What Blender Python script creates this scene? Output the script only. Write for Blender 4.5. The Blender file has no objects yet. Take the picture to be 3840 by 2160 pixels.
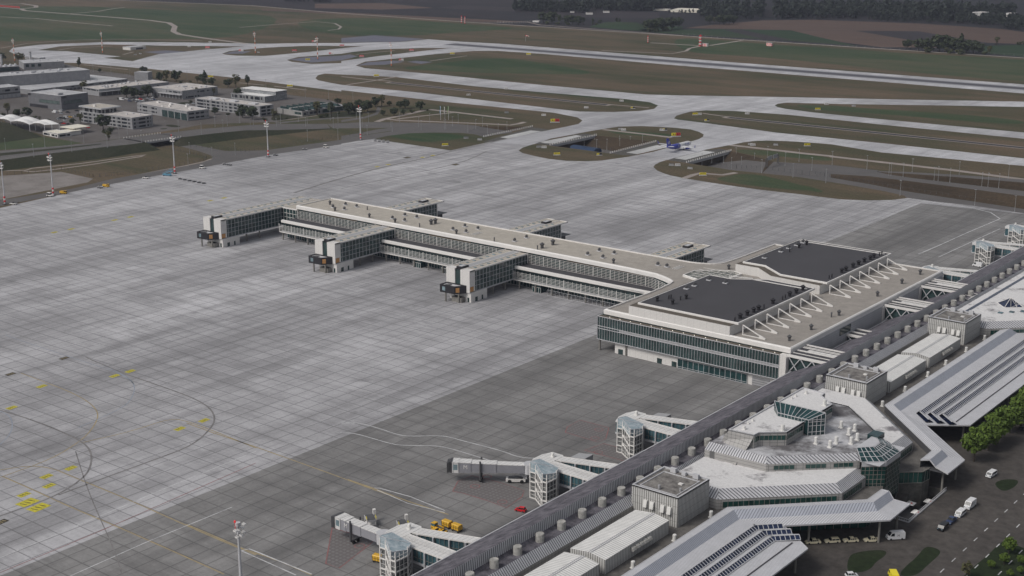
import bpy, bmesh, math, random
from mathutils import Vector, Matrix
from mathutils.geometry import delaunay_2d_cdt
random.seed(7)
sc = bpy.context.scene
COL = sc.collection
R = math.radians
# ---------------------------------------------------------------- camera
H = 190.0
FPX, YAW, PIT = 5201.4, R(-38.388), R(15.3354)
cy, sy, cp, sp = math.cos(YAW), math.sin(YAW), math.cos(PIT), math.sin(PIT)
FW = Vector((sy*cp, cy*cp, -sp)); RT = Vector((cy, -sy, 0)); UP = RT.cross(FW)
cd = bpy.data.cameras.new('camera'); cam = bpy.data.objects.new('camera', cd); COL.objects.link(cam)
cd.sensor_width = 36; cd.lens = FPX/3840*36; cd.clip_start = 1; cd.clip_end = 40000
cam.matrix_world = Matrix(((RT.x, UP.x, -FW.x, 0), (RT.y, UP.y, -FW.y, 0), (RT.z, UP.z, -FW.z, H), (0, 0, 0, 1)))
sc.camera = cam
# survey helpers: where a point of the photograph meets a level plane
def G(x, y, z=0.0):
    d = RT*(x-1920) - UP*(y-1080) + FW*FPX
    t = (z-H)/d.z
    return Vector((d.x*t, d.y*t, z))
def PR(p):
    q = Vector(p) - Vector((0, 0, H)); f = q.dot(FW)
    return 1920+FPX*q.dot(RT)/f, 1080-FPX*q.dot(UP)/f
def HZ(b, t, zb=0.0):                      # height of a vertical edge from its foot and head
    p = G(b[0], b[1], zb); lo, hi = zb-1, zb+120
    for _ in range(40):
        m = (lo+hi)/2
        if PR((p.x, p.y, m))[1] > t[1]: lo = m
        else: hi = m
    return m
def tile(ox, oy, k):
    return lambda x, y: (ox+x/k, oy+y/k)
ta, tb, tc = tile(0, 0, 2.0125), tile(1280, 0, 2.0125), tile(2560, 0, 2.0125)
t1, t2, t3, t4 = tile(0, 180, 3.0333), tile(440, 240, 3.0333), tile(880, 260, 3.0333), tile(0, 400, 3.0333)
t5, t6, t7, t8 = tile(440, 440, 3.0333), tile(1280, 380, 2.275), tile(1880, 400, 2.275), tile(2480, 480, 2.275)
tk = tile(3000, 500, 1.7333); tl = tile(0, 1360, 1.02375); tm = tile(700, 1560, 1.365)
tf = tile(1900, 0, 1.5167); tg = tile(2800, 0, 1.4); th = tile(0, 0, 1.5167); ti = tile(900, 60, 1.5167)
tq = tile(1280, 1440, 2.0125); t8b = tile(2560, 1440, 2.0125); tr = tile(3200, 1800, 2.275)
def GT(f, pts, z=0.0):
    return [G(*f(*p), z) for p in pts]
# ---------------------------------------------------------------- materials
MATS = {}
def nodes_of(name):
    m = bpy.data.materials.new(name); m.use_nodes = True
    nt = m.node_tree; b = nt.nodes['Principled BSDF']; MATS[name] = m
    return m, nt, b
def N(nt, typ, **kw):
    n = nt.nodes.new(typ)
    for k, v in kw.items():
        if k.startswith('i_'):
            key = k[2:]; n.inputs[int(key) if key.isdigit() else key].default_value = v
        else: setattr(n, k, v)
    return n
def ramp(nt, fac, stops):
    r = nt.nodes.new('ShaderNodeValToRGB'); e = r.color_ramp.elements
    while len(e) > len(stops): e.remove(e[-1])
    while len(e) < len(stops): e.new(0.5)
    for el, (p, c) in zip(e, stops):
        el.position = p; el.color = (c[0], c[1], c[2], 1)
    nt.links.new(fac, r.inputs[0]); return r.outputs[0]
def coords(nt, scale=(1, 1, 1), rot=0.0, obj=False):
    if obj: src = N(nt, 'ShaderNodeTexCoord').outputs['Object']
    else: src = N(nt, 'ShaderNodeNewGeometry').outputs['Position']
    mp = N(nt, 'ShaderNodeMapping'); mp.inputs['Scale'].default_value = scale
    mp.inputs['Rotation'].default_value = (0, 0, rot)
    nt.links.new(src, mp.inputs[0]); return mp.outputs[0]
def noise(nt, vec, scale, detail=4, rough=0.6):
    n = N(nt, 'ShaderNodeTexNoise'); n.inputs['Scale'].default_value = scale
    n.inputs['Detail'].default_value = detail; n.inputs['Roughness'].default_value = rough
    nt.links.new(vec, n.inputs['Vector']); return n.outputs['Fac']
def mixc(nt, fac, a, b, mode='MIX'):
    m = N(nt, 'ShaderNodeMix', data_type='RGBA', blend_type=mode)
    for s, v in ((0, fac), (6, a), (7, b)):
        if hasattr(v, 'is_linked') or hasattr(v, 'links'): nt.links.new(v, m.inputs[s])
        elif s == 0: m.inputs[0].default_value = v
        else: m.inputs[s].default_value = (v[0], v[1], v[2], 1)
    return m.outputs[2]
def math_(nt, op, a, b=None, c=None):
    m = N(nt, 'ShaderNodeMath', operation=op)
    for i, v in enumerate((a, b, c)):
        if v is None: continue
        if hasattr(v, 'links'): nt.links.new(v, m.inputs[i])
        else: m.inputs[i].default_value = v
    return m.outputs[0]
def lines(nt, coord, period, width):        # 1 on a thin line every period
    f = math_(nt, 'FRACT', math_(nt, 'DIVIDE', coord, period))
    return math_(nt, 'LESS_THAN', f, width/period)
def sepxyz(nt, vec):
    s = N(nt, 'ShaderNodeSeparateXYZ'); nt.links.new(vec, s.inputs[0]); return s.outputs
def sh(c, k): return tuple(v*k for v in c)
def plain(name, col, rough=0.6, var=0.18, scale=0.35, metal=0.0, spec=0.4, obj=False):
    m, nt, b = nodes_of(name)
    v = coords(nt, obj=obj)
    f = noise(nt, v, scale, 5, 0.65)
    nt.links.new(ramp(nt, f, [(0.25, sh(col, 1-var)), (0.75, sh(col, 1+var))]), b.inputs['Base Color'])
    b.inputs['Roughness'].default_value = rough; b.inputs['Metallic'].default_value = metal
    b.inputs['Specular IOR Level'].default_value = spec
    return m
def grass(name, c1, c2, c3, sc1=0.006, stretch=0.35, extra=None):
    m, nt, b = nodes_of(name)
    v = coords(nt, (stretch, 1, 1)); v2 = coords(nt, (stretch*0.6, 1, 1))
    big = noise(nt, v, sc1, 5, 0.62); mid = noise(nt, v2, 0.035, 5, 0.7); fine = noise(nt, coords(nt), 0.5, 4, 0.7)
    col = ramp(nt, big, [(0.36, c1), (0.5, c2), (0.62, c3)])
    col = mixc(nt, 0.55, col, ramp(nt, mid, [(0.3, c1), (0.5, c2), (0.7, c3)]))
    col = mixc(nt, 1.0, col, ramp(nt, fine, [(0.25, (0.62, 0.62, 0.62)), (0.75, (1.35, 1.35, 1.35))]), 'MULTIPLY')
    nt.links.new(col, b.inputs['Base Color']); b.inputs['Roughness'].default_value = 0.95
    b.inputs['Specular IOR Level'].default_value = 0.1
    return m
def concrete(name, col, dark, grid=7.5, jw=0.35, streak=0.55, rot=0.0, joint=0.62):
    m, nt, b = nodes_of(name)
    p = coords(nt, rot=rot); o = sepxyz(nt, p)
    w = noise(nt, p, 0.02, 3)
    jx = lines(nt, o[0], grid, jw); jy = lines(nt, o[1], grid, jw)
    j = math_(nt, 'MAXIMUM', jx, jy)
    cell = N(nt, 'ShaderNodeTexWhiteNoise', noise_dimensions='2D')
    q = N(nt, 'ShaderNodeVectorMath', operation='FLOOR'); s = N(nt, 'ShaderNodeVectorMath', operation='SCALE')
    s.inputs['Scale'].default_value = 1/grid; nt.links.new(p, s.inputs[0]); nt.links.new(s.outputs[0], q.inputs[0])
    nt.links.new(q.outputs[0], cell.inputs['Vector'])
    st = noise(nt, coords(nt, (1, 0.12, 1), rot), 0.05, 6, 0.7)       # long tyre and rain streaks
    st2 = noise(nt, coords(nt, (0.2, 1, 1), rot), 0.12, 5, 0.7)
    bl = noise(nt, p, 0.008, 5, 0.6); fine = noise(nt, p, 0.8, 4, 0.75)
    base = ramp(nt, bl, [(0.3, sh(col, 0.68)), (0.48, col), (0.7, sh(col, 1.2))])
    base = mixc(nt, math_(nt, 'MULTIPLY', ramp(nt, st, [(0.42, (0, 0, 0)), (0.72, (1, 1, 1))]), streak), base, dark)
    base = mixc(nt, math_(nt, 'MULTIPLY', ramp(nt, st2, [(0.46, (0, 0, 0)), (0.72, (1, 1, 1))]), streak*0.75), base, dark)
    st3 = noise(nt, coords(nt, (1, 0.05, 1), rot+0.06), 0.02, 6, 0.75)
    base = mixc(nt, math_(nt, 'MULTIPLY', ramp(nt, st3, [(0.5, (0, 0, 0)), (0.68, (1, 1, 1))]), streak*0.9), base, dark)
    spot = noise(nt, p, 0.06, 3, 0.5)
    base = mixc(nt, math_(nt, 'MULTIPLY', ramp(nt, spot, [(0.66, (0, 0, 0)), (0.74, (1, 1, 1))]), 0.5), base, dark)
    base = mixc(nt, 1.0, base, ramp(nt, cell.outputs['Value'], [(0, (0.955, 0.955, 0.955)), (1, (1.04, 1.04, 1.04))]), 'MULTIPLY')
    base = mixc(nt, 1.0, base, ramp(nt, fine, [(0.25, (0.86, 0.86, 0.86)), (0.75, (1.13, 1.13, 1.13))]), 'MULTIPLY')
    base = mixc(nt, math_(nt, 'MULTIPLY', j, joint), base, sh(dark, 0.55))
    nt.links.new(base, b.inputs['Base Color']); b.inputs['Roughness'].default_value = 0.85
    b.inputs['Specular IOR Level'].default_value = 0.25
    return m
def ribbed(name, col, gap, axis, period, width, rough=0.5, var=0.12, axis2=None, period2=4.0, width2=0.12, obj=False):
    m, nt, b = nodes_of(name)
    p = coords(nt, obj=obj); o = sepxyz(nt, p)
    f = noise(nt, p, 0.25, 5, 0.7)
    base = ramp(nt, f, [(0.25, sh(col, 1-var)), (0.75, sh(col, 1+var))])
    base = mixc(nt, lines(nt, o[axis], period, width), base, gap)
    if axis2 is not None: base = mixc(nt, lines(nt, o[axis2], period2, width2), base, gap)
    nt.links.new(base, b.inputs['Base Color']); b.inputs['Roughness'].default_value = rough
    b.inputs['Specular IOR Level'].default_value = 0.35
    return m
def glassy(name, col, rough=0.08, spec=0.6):
    m, nt, b = nodes_of(name)
    p = coords(nt); f = noise(nt, p, 0.3, 3, 0.6)
    nt.links.new(ramp(nt, f, [(0.3, sh(col, 0.55)), (0.7, sh(col, 1.5))]), b.inputs['Base Color'])
    b.inputs['Roughness'].default_value = rough; b.inputs['Specular IOR Level'].default_value = spec
    return m
def patchy(name, c1, c2, scale, lo=0.42, hi=0.58, rough=0.85, fine=0.15):
    m, nt, b = nodes_of(name)
    p = coords(nt); f = noise(nt, p, scale, 7, 0.7); g = noise(nt, p, scale*12, 4, 0.7)
    base = ramp(nt, f, [(lo, c1), (hi, c2)])
    base = mixc(nt, 1.0, base, ramp(nt, g, [(0.25, (1-fine,)*3), (0.75, (1+fine,)*3)]), 'MULTIPLY')
    nt.links.new(base, b.inputs['Base Color']); b.inputs['Roughness'].default_value = rough
    b.inputs['Specular IOR Level'].default_value = 0.2
    return m
def lamp_mat(name, col, strength):
    m, nt, b = nodes_of(name)
    b.inputs['Base Color'].default_value = (*col, 1); b.inputs['Emission Color'].default_value = (*col, 1)
    b.inputs['Emission Strength'].default_value = strength
    return m
# ---------------------------------------------------------------- mesh builder
class MB:
    def __init__(s): s.v = []; s.f = []; s.m = []; s.mi = 0; s.smooth = False
    def add(s, vs, fs):
        n = len(s.v); s.v += [tuple(v) for v in vs]; s.f += [tuple(i+n for i in f) for f in fs]; s.m += [s.mi]*len(fs); return s
    def quad(s, a, b, c, d): return s.add((a, b, c, d), ((0, 1, 2, 3),))
    def poly(s, pts): return s.add(pts, (tuple(range(len(pts))),))
    def box(s, x0, x1, y0, y1, z0, z1):
        return s.add([(x, y, z) for z in (z0, z1) for x, y in ((x0, y0), (x1, y0), (x1, y1), (x0, y1))],
                     ((3, 2, 1, 0), (4, 5, 6, 7), (0, 1, 5, 4), (1, 2, 6, 5), (2, 3, 7, 6), (3, 0, 4, 7)))
    def prism(s, pts, z0, z1, top=True, bot=True):
        n = len(pts); a = sum(pts[i][0]*pts[(i+1) % n][1]-pts[(i+1) % n][0]*pts[i][1] for i in range(n))
        if a < 0: pts = pts[::-1]
        s.add([(p[0], p[1], z0) for p in pts]+[(p[0], p[1], z1) for p in pts], [(i, (i+1) % n, n+(i+1) % n, n+i) for i in range(n)])
        if top: s.poly([(p[0], p[1], z1) for p in pts])
        if bot: s.poly([(p[0], p[1], z0) for p in pts[::-1]])
        return s
    def loft(s, rings, cap=True, closed=True):        # rings of equal length
        n = len(rings[0]); vs = [v for r in rings for v in r]; fs = []
        for k in range(len(rings)-1):
            for i in range(n if closed else n-1):
                fs.append((k*n+i, k*n+(i+1) % n, (k+1)*n+(i+1) % n, (k+1)*n+i))
        if cap and closed: fs += [tuple(range(n))[::-1], tuple(range((len(rings)-1)*n, len(rings)*n))]
        return s.add(vs, fs)
    def cyl(s, x, y, z0, z1, r0, r1=None, n=12):
        r1 = r0 if r1 is None else r1
        c = [(math.cos(2*math.pi*i/n), math.sin(2*math.pi*i/n)) for i in range(n)]
        return s.loft([[(x+r0*a, y+r0*b, z0) for a, b in c], [(x+r1*a, y+r1*b, z1) for a, b in c]])
    def lathe(s, x, y, prof, n=12):
        c = [(math.cos(2*math.pi*i/n), math.sin(2*math.pi*i/n)) for i in range(n)]
        return s.loft([[(x+r*a, y+r*b, z) for a, b in c] for r, z in prof])
    def bar(s, p, q, w=0.1, h=None):
        p, q = Vector(p), Vector(q); h = w if h is None else h
        d = q-p
        if d.length < 1e-6: return s
        d.normalize(); u = d.cross(Vector((0, 0, 1)))
        u = Vector((1, 0, 0)) if u.length < 1e-4 else u.normalized()
        w2 = u.cross(d)
        c = [u*w/2+w2*h/2, -u*w/2+w2*h/2, -u*w/2-w2*h/2, u*w/2-w2*h/2]
        return s.loft([[p+k for k in c], [q+k for k in c]])
    def tube(s, p, q, r, r1=None, n=8):
        p, q = Vector(p), Vector(q); r1 = r if r1 is None else r1; d = (q-p).normalized()
        u = d.cross(Vector((0, 0, 1))); u = Vector((1, 0, 0)) if u.length < 1e-4 else u.normalized(); w = u.cross(d)
        a = [(math.cos(2*math.pi*i/n), math.sin(2*math.pi*i/n)) for i in range(n)]
        return s.loft([[p+(u*x+w*y)*r for x, y in a], [q+(u*x+w*y)*r1 for x, y in a]])
    def xf(s, M):
        s.v = [tuple(M @ Vector(v)) for v in s.v]; return s
    def ob(s, name, mats, parent=None):
        me = bpy.data.meshes.new(name); me.from_pydata(s.v, [], s.f)
        for m in (mats if isinstance(mats, (list, tuple)) else [mats]): me.materials.append(m)
        if len(me.materials) > 1: me.polygons.foreach_set('material_index', s.m)
        if s.smooth: me.polygons.foreach_set('use_smooth', [True]*len(s.f))
        me.update()
        bmm = bmesh.new(); bmm.from_mesh(me); bmesh.ops.recalc_face_normals(bmm, faces=bmm.faces); bmm.to_mesh(me); bmm.free()
        o = bpy.data.objects.new(name, me); COL.objects.link(o)
        if parent: o.parent = parent
        return o
def thing(name, label, cat, loc=(0, 0, 0), rz=0.0, group=None):
    o = bpy.data.objects.new(name, None); COL.objects.link(o); o.empty_display_size = 1
    o.location = loc; o.rotation_euler = (0, 0, rz); return tag(o, label, cat, group)
def tag(o, label, cat, group=None, kind=None):
    if label: o['label'] = label
    if cat: o['category'] = cat
    if group: o['group'] = group
    if kind: o['kind'] = kind
    return o
def part(mb, name, mats, root, label=None):
    """mesh given in world axes, hung on its thing (which may be moved and turned)"""
    inv = (Matrix.Translation(root.location) @ root.rotation_euler.to_matrix().to_4x4()).inverted()
    mb.xf(inv); o = mb.ob(name, mats, root)
    if label: o['label'] = label
    return o
def dup(root, loc, rz=0.0, label=None, group=None, cat=None, scale=None):
    r = root.copy(); COL.objects.link(r); r.location = loc; r.rotation_euler = (0, 0, rz)
    if scale: r.scale = scale
    tag(r, label, cat, group)
    for ch in list(root.children):
        c = ch.copy(); COL.objects.link(c); c.parent = r
        for g in list(ch.children):
            d = g.copy(); COL.objects.link(d); d.parent = c
    return r
def offset_poly(pts, d):                       # inset (d>0) of a counter-clockwise polygon
    n = len(pts); a = sum(pts[i][0]*pts[(i+1) % n][1]-pts[(i+1) % n][0]*pts[i][1] for i in range(n))
    s = 1 if a > 0 else -1; out = []
    for i in range(n):
        p0, p1, p2 = Vector(pts[i-1][:2]), Vector(pts[i][:2]), Vector(pts[(i+1) % n][:2])
        e1 = (p1-p0).normalized(); e2 = (p2-p1).normalized()
        n1 = Vector((-e1.y, e1.x))*s; n2 = Vector((-e2.y, e2.x))*s
        b = (n1+n2); L = b.length; b = b/L if L > 1e-6 else n1
        k = d/max(0.35, b.dot(n1)); out.append((p1.x+b.x*k, p1.y+b.y*k))
    return out
def rim(mb, pts, w, z0, z1, r=0.0):             # parapet ring: outer face, top, inner face
    o, i = pts, offset_poly(pts, w); n = len(pts)
    rings = [[(p[0], p[1], z0) for p in o]]
    if r > 0:
        o2 = offset_poly(pts, r); rings += [[(p[0], p[1], z1-r) for p in o], [(p[0], p[1], z1) for p in o2]]
    else: rings += [[(p[0], p[1], z1) for p in o]]
    rings += [[(p[0], p[1], z1) for p in i], [(p[0], p[1], z0) for p in i]]
    rings += [rings[0]]
    return mb.loft(rings, cap=False)
def smooth_poly(pts, n=2, closed=True):        # corner cutting
    pts = [Vector((p[0], p[1])) for p in pts]
    for _ in range(n):
        q = []; m = len(pts)
        for i in range(m if closed else m-1):
            a, b = pts[i], pts[(i+1) % m]; q += [a*0.75+b*0.25, a*0.25+b*0.75]
        if not closed: q = [pts[0]]+q+[pts[-1]]
        pts = q
    return [(p.x, p.y) for p in pts]
def ribbon(pts, w, z=0.0):                      # strip of width w along a polyline -> list of quads' points
    pts = [Vector((p[0], p[1])) for p in pts]; n = len(pts); L = []; Rr = []
    for i in range(n):
        d = (pts[min(i+1, n-1)]-pts[max(i-1, 0)]).normalized(); nn = Vector((-d.y, d.x)); ww = w[i] if isinstance(w, (list, tuple)) else w
        L.append((pts[i]+nn*ww/2)); Rr.append((pts[i]-nn*ww/2))
    return L, Rr
def strip(mb, pts, w, z):
    L, Rr = ribbon(pts, w)
    for i in range(len(L)-1):
        mb.quad((L[i].x, L[i].y, z), (Rr[i].x, Rr[i].y, z), (Rr[i+1].x, Rr[i+1].y, z), (L[i+1].x, L[i+1].y, z))
def txt(name, s, size, loc, rot, mat, parent=None, ext=0.02, align='CENTER'):
    c = bpy.data.curves.new(name, 'FONT'); c.body = s; c.size = size; c.extrude = ext; c.align_x = align; c.align_y = 'CENTER'
    t = bpy.data.objects.new(name, c); me = bpy.data.meshes.new_from_object(t)
    o = bpy.data.objects.new(name, me); COL.objects.link(o); me.materials.append(mat)
    o.location = loc; o.rotation_euler = rot
    if parent:
        o.parent = parent
        o.matrix_parent_inverse = (Matrix.Translation(parent.location) @ parent.rotation_euler.to_matrix().to_4x4()).inverted()
    return o
# ---------------------------------------------------------------- daylight: overcast
w = bpy.data.worlds.new('World'); sc.world = w; w.use_nodes = True; nt = w.node_tree
bg = nt.nodes['Background']; sky = N(nt, 'ShaderNodeTexSky', sky_type='NISHITA'); sky.sun_disc = False
SUN_EL, SUN_AZ = R(46), R(203)                  # azimuth clockwise from +Y: light comes over the camera's left shoulder
sky.sun_elevation = SUN_EL; sky.sun_rotation = SUN_AZ; sky.air_density = 1.0; sky.dust_density = 3.0; sky.ozone_density = 1.0
hs = N(nt, 'ShaderNodeHueSaturation'); hs.inputs['Saturation'].default_value = 0.3
nt.links.new(sky.outputs[0], hs.inputs['Color']); nt.links.new(hs.outputs[0], bg.inputs[0]); bg.inputs[1].default_value = 0.078
sl = bpy.data.lights.new('sun', 'SUN'); so = bpy.data.objects.new('sun', sl); COL.objects.link(so)
sl.energy = 1.45; sl.angle = R(20); sl.color = (1.0, 0.96, 0.9)
dv = Vector((math.sin(SUN_AZ)*math.cos(SUN_EL), math.cos(SUN_AZ)*math.cos(SUN_EL), math.sin(SUN_EL)))
so.rotation_euler = dv.to_track_quat('Z', 'Y').to_euler()
sc.view_settings.view_transform = 'Standard'; sc.view_settings.look = 'None'; sc.view_settings.exposure = 0.33
# ---------------------------------------------------------------- palette
M_ = {}
def pal():
    g = M_
    g['grass'] = grass('grass_airfield', (0.0232, 0.0464, 0.0203), (0.087, 0.0725, 0.0464), (0.145, 0.1044, 0.0725))
    g['grass_green'] = grass('grass_green', (0.0232, 0.0493, 0.02175), (0.05075, 0.0696, 0.03625), (0.1015, 0.0899, 0.058))
    g['grass_dark'] = grass('grass_slope', (0.0225, 0.03, 0.01625), (0.035, 0.0375, 0.02375), (0.05, 0.0475, 0.0325), 0.02)
    g['slope_brown'] = grass('bare_slope', (0.035, 0.0275, 0.02), (0.05625, 0.0425, 0.03), (0.075, 0.05625, 0.0375), 0.03)
    g['lawn'] = grass('forecourt_lawn', (0.0156, 0.024, 0.012), (0.0216, 0.0312, 0.0156), (0.0288, 0.036, 0.0204), 0.05, 1)
    g['farm'] = grass('farm_dark', (0.0189, 0.0216, 0.0243), (0.027, 0.027, 0.03105), (0.0432, 0.0351, 0.03645), 0.0016, 0.5)
    g['farm_brown'] = grass('ploughed_field', (0.075, 0.054, 0.045), (0.099, 0.0705, 0.0585), (0.123, 0.087, 0.072), 0.003, 0.5)
    g['farm_purple'] = grass('dark_field', (0.0312, 0.0286, 0.0338), (0.039, 0.0351, 0.039), (0.052, 0.0442, 0.0468), 0.003, 0.5)
    g['farm_green'] = grass('green_field', (0.0189, 0.0432, 0.0243), (0.027, 0.0486, 0.027), (0.0486, 0.0567, 0.0351), 0.003, 0.4)
    g['conc'] = concrete('apron_light_concrete', (0.415, 0.409, 0.424), (0.17, 0.167, 0.173), jw=0.45, streak=0.8, joint=0.55)
    g['conc_dark'] = concrete('apron_dark_concrete', (0.225, 0.22, 0.218), (0.11, 0.107, 0.107), jw=0.45, streak=0.9, joint=0.5)
    g['taxi'] = concrete('taxiway_concrete', (0.47, 0.468, 0.488), (0.22, 0.218, 0.232), streak=0.65, joint=0.3)
    g['asph'] = plain('asphalt_road', (0.098, 0.092, 0.09), 0.9, 0.16, 0.06)
    g['asph_blue'] = plain('blue_grey_asphalt', (0.115, 0.117, 0.15), 0.9, 0.15, 0.03)
    g['dirt'] = plain('pale_track', (0.27, 0.235, 0.215), 0.95, 0.2, 0.1)
    g['lot'] = patchy('yard_asphalt', (0.085, 0.075, 0.068), (0.125, 0.115, 0.112), 0.02, 0.35, 0.6)
    g['fore'] = patchy('forecourt_paving', (0.05, 0.045, 0.042), (0.09, 0.081, 0.075), 0.03, 0.3, 0.65, 0.9, 0.35)
    g['white'] = plain('white_panel', (0.68, 0.66, 0.64), 0.45, 0.05, 0.2)
    g['offwhite'] = ribbed('cream_panel_joints', (0.64, 0.62, 0.6), (0.42, 0.41, 0.4), 2, 0.62, 0.07, axis2=0, period2=3.1, width2=0.07, var=0.04)
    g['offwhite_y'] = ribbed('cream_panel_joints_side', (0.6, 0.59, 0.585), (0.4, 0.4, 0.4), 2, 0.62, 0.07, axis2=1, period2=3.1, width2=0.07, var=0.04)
    g['tan'] = ribbed('pale_gravel_roof', (0.44, 0.405, 0.355), (0.3, 0.27, 0.235), 1, 1.15, 0.3, 0.9, 0.16)
    g['taupe'] = ribbed('brown_gravel_roof', (0.285, 0.262, 0.24), (0.19, 0.173, 0.158), 1, 1.15, 0.3, 0.9, 0.22)
    g['bitumen'] = plain('bitumen_roof', (0.056, 0.054, 0.06), 0.8, 0.12, 0.05)
    g['brownledge'] = plain('brown_ledge', (0.10, 0.085, 0.068), 0.9, 0.15, 0.5)
    g['bronze'] = plain('bronze_panel', (0.10, 0.072, 0.038), 0.6, 0.12, 0.3)
    g['grey'] = plain('grey_metal', (0.33, 0.33, 0.34), 0.5, 0.1, 0.5)
    g['lgrey'] = plain('light_grey_panel', (0.48, 0.48, 0.5), 0.5, 0.08, 0.3)
    g['dgrey'] = plain('dark_grey_metal', (0.075, 0.075, 0.08), 0.5, 0.15, 0.5)
    g['black'] = plain('black_cladding', (0.018, 0.017, 0.021), 0.5, 0.15, 0.4)
    g['post'] = plain('concrete_post', (0.19, 0.18, 0.165), 0.8, 0.15, 0.5)
    g['orange'] = plain('orange_door_panel', (0.46, 0.235, 0.085), 0.55, 0.06, 0.5)
    g['yellow'] = plain('yellow_paint', (0.62, 0.36, 0.03), 0.45, 0.1, 0.6)
    g['signyellow'] = plain('sign_yellow', (0.75, 0.62, 0.03), 0.5, 0.05, 0.5)
    g['signred'] = plain('sign_red', (0.6, 0.03, 0.035), 0.5, 0.05, 0.5)
    g['red'] = plain('red_paint', (0.55, 0.012, 0.018), 0.25, 0.05, 0.5, spec=0.6)
    g['orangered'] = plain('mast_orange', (0.6, 0.16, 0.05), 0.5, 0.06, 0.5)
    g['glass'] = glassy('dark_glass', (0.026, 0.048, 0.048), 0.16)
    g['teal'] = glassy('teal_glass', (0.012, 0.04, 0.043), 0.15)
    g['green'] = glassy('green_glass', (0.012, 0.055, 0.047), 0.12)
    g['blueglass'] = glassy('blue_glass', (0.05, 0.105, 0.125), 0.12)
    g['paleglass'] = glassy('pale_glass', (0.16, 0.22, 0.245), 0.15)
    g['navy'] = glassy('navy_skylight', (0.012, 0.02, 0.05), 0.1, 0.7)
    g['tyre'] = plain('rubber', (0.015, 0.015, 0.016), 0.85, 0.1, 2)
    g['moss'] = patchy('mossy_roof', (0.045, 0.042, 0.052), (0.2, 0.19, 0.215), 0.3, 0.34, 0.72, 0.9, 0.45)
    g['deck'] = patchy('gravel_deck', (0.085, 0.08, 0.076), (0.16, 0.15, 0.14), 0.3, 0.35, 0.65, 0.95, 0.35)
    g['roofwhite'] = patchy('weathered_white_roof', (0.2, 0.19, 0.2), (0.62, 0.61, 0.61), 0.09, 0.33, 0.44, 0.85, 0.14)
    g['roofworn'] = patchy('worn_roof', (0.12, 0.115, 0.12), (0.47, 0.47, 0.49), 0.045, 0.42, 0.56, 0.85, 0.2)
    g['seam_y'] = ribbed('standing_seam_y', (0.5, 0.5, 0.52), (0.1, 0.1, 0.115), 1, 0.9, 0.34)
    g['seam_x'] = ribbed('standing_seam_x', (0.5, 0.5, 0.52), (0.1, 0.1, 0.115), 0, 0.9, 0.34)
    g['seam_lav'] = ribbed('lavender_seam', (0.4, 0.42, 0.475), (0.22, 0.225, 0.26), 1, 0.7, 0.26)
    g['slab'] = ribbed('canopy_seam', (0.54, 0.54, 0.565), (0.3, 0.3, 0.32), 1, 0.7, 0.22)
    g['slab_x'] = ribbed('canopy_seam_x', (0.54, 0.54, 0.565), (0.3, 0.3, 0.32), 0, 0.7, 0.22)
    g['corr_y'] = ribbed('corrugated_wall_y', (0.52, 0.515, 0.5), (0.16, 0.155, 0.15), 1, 0.8, 0.3, axis2=2, period2=2.45, width2=0.1)
    g['corr_x'] = ribbed('corrugated_wall_x', (0.5, 0.495, 0.48), (0.16, 0.155, 0.15), 0, 0.8, 0.3, axis2=2, period2=2.45, width2=0.1)
    g['hallroof'] = ribbed('hall_roof_seams', (0.72, 0.71, 0.69), (0.3, 0.3, 0.3), 1, 1.0, 0.18)
    g['stone'] = ribbed('grey_cassette', (0.34, 0.33, 0.32), (0.12, 0.12, 0.12), 2, 1.1, 0.1, axis2=1, period2=1.6, width2=0.1)
    g['stone_x'] = ribbed('grey_cassette_x', (0.34, 0.33, 0.32), (0.12, 0.12, 0.12), 2, 1.1, 0.1, axis2=0, period2=1.6, width2=0.1)
    g['drum'] = patchy('stained_metal', (0.24, 0.235, 0.22), (0.42, 0.41, 0.39), 0.9, 0.35, 0.6)
    g['cyl'] = plain('white_ventilator', (0.66, 0.65, 0.63), 0.5, 0.06, 0.8)
    g['metalwall'] = ribbed('profiled_metal', (0.3, 0.3, 0.31), (0.16, 0.16, 0.17), 2, 1.0, 0.28, var=0.25)
    g['metaldark'] = ribbed('grey_metal_tiles', (0.15, 0.152, 0.165), (0.085, 0.085, 0.095), 2, 1.2, 0.2, var=0.25)
    g['roofpale'] = patchy('pale_flat_roof', (0.36, 0.34, 0.33), (0.52, 0.48, 0.45), 0.15, 0.35, 0.6)
    g['roofgrey'] = patchy('grey_flat_roof', (0.34, 0.34, 0.355), (0.46, 0.46, 0.47), 0.06, 0.35, 0.6)
    g['leaf1'] = plain('foliage_dark', (0.034, 0.046, 0.024), 0.9, 0.45, 0.6, obj=True)
    g['leaf2'] = plain('foliage_olive', (0.075, 0.078, 0.034), 0.9, 0.45, 0.6, obj=True)
    g['leaf3'] = plain('foliage_spring', (0.06, 0.098, 0.014), 0.9, 0.45, 0.5, obj=True)
    g['leaf4'] = plain('foliage_far', (0.024, 0.032, 0.026), 0.95, 0.5, 0.3, obj=True)
    g['bark'] = plain('bark', (0.05, 0.042, 0.035), 0.95, 0.2, 1)
    g['bluedeep'] = plain('airline_blue', (0.03, 0.045, 0.36), 0.35, 0.05, 0.5, spec=0.6)
    g['bluesteps'] = plain('light_blue_paint', (0.13, 0.33, 0.46), 0.5, 0.08, 0.8)
    g['bluehall'] = plain('blue_sheet_metal', (0.02, 0.04, 0.085), 0.85, 0.15, 0.2)
    g['cream'] = plain('taxi_cream', (0.66, 0.6, 0.44), 0.3, 0.04, 0.5, spec=0.6)
    g['carwhite'] = plain('car_white', (0.68, 0.68, 0.69), 0.3, 0.04, 0.5, spec=0.6)
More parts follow.
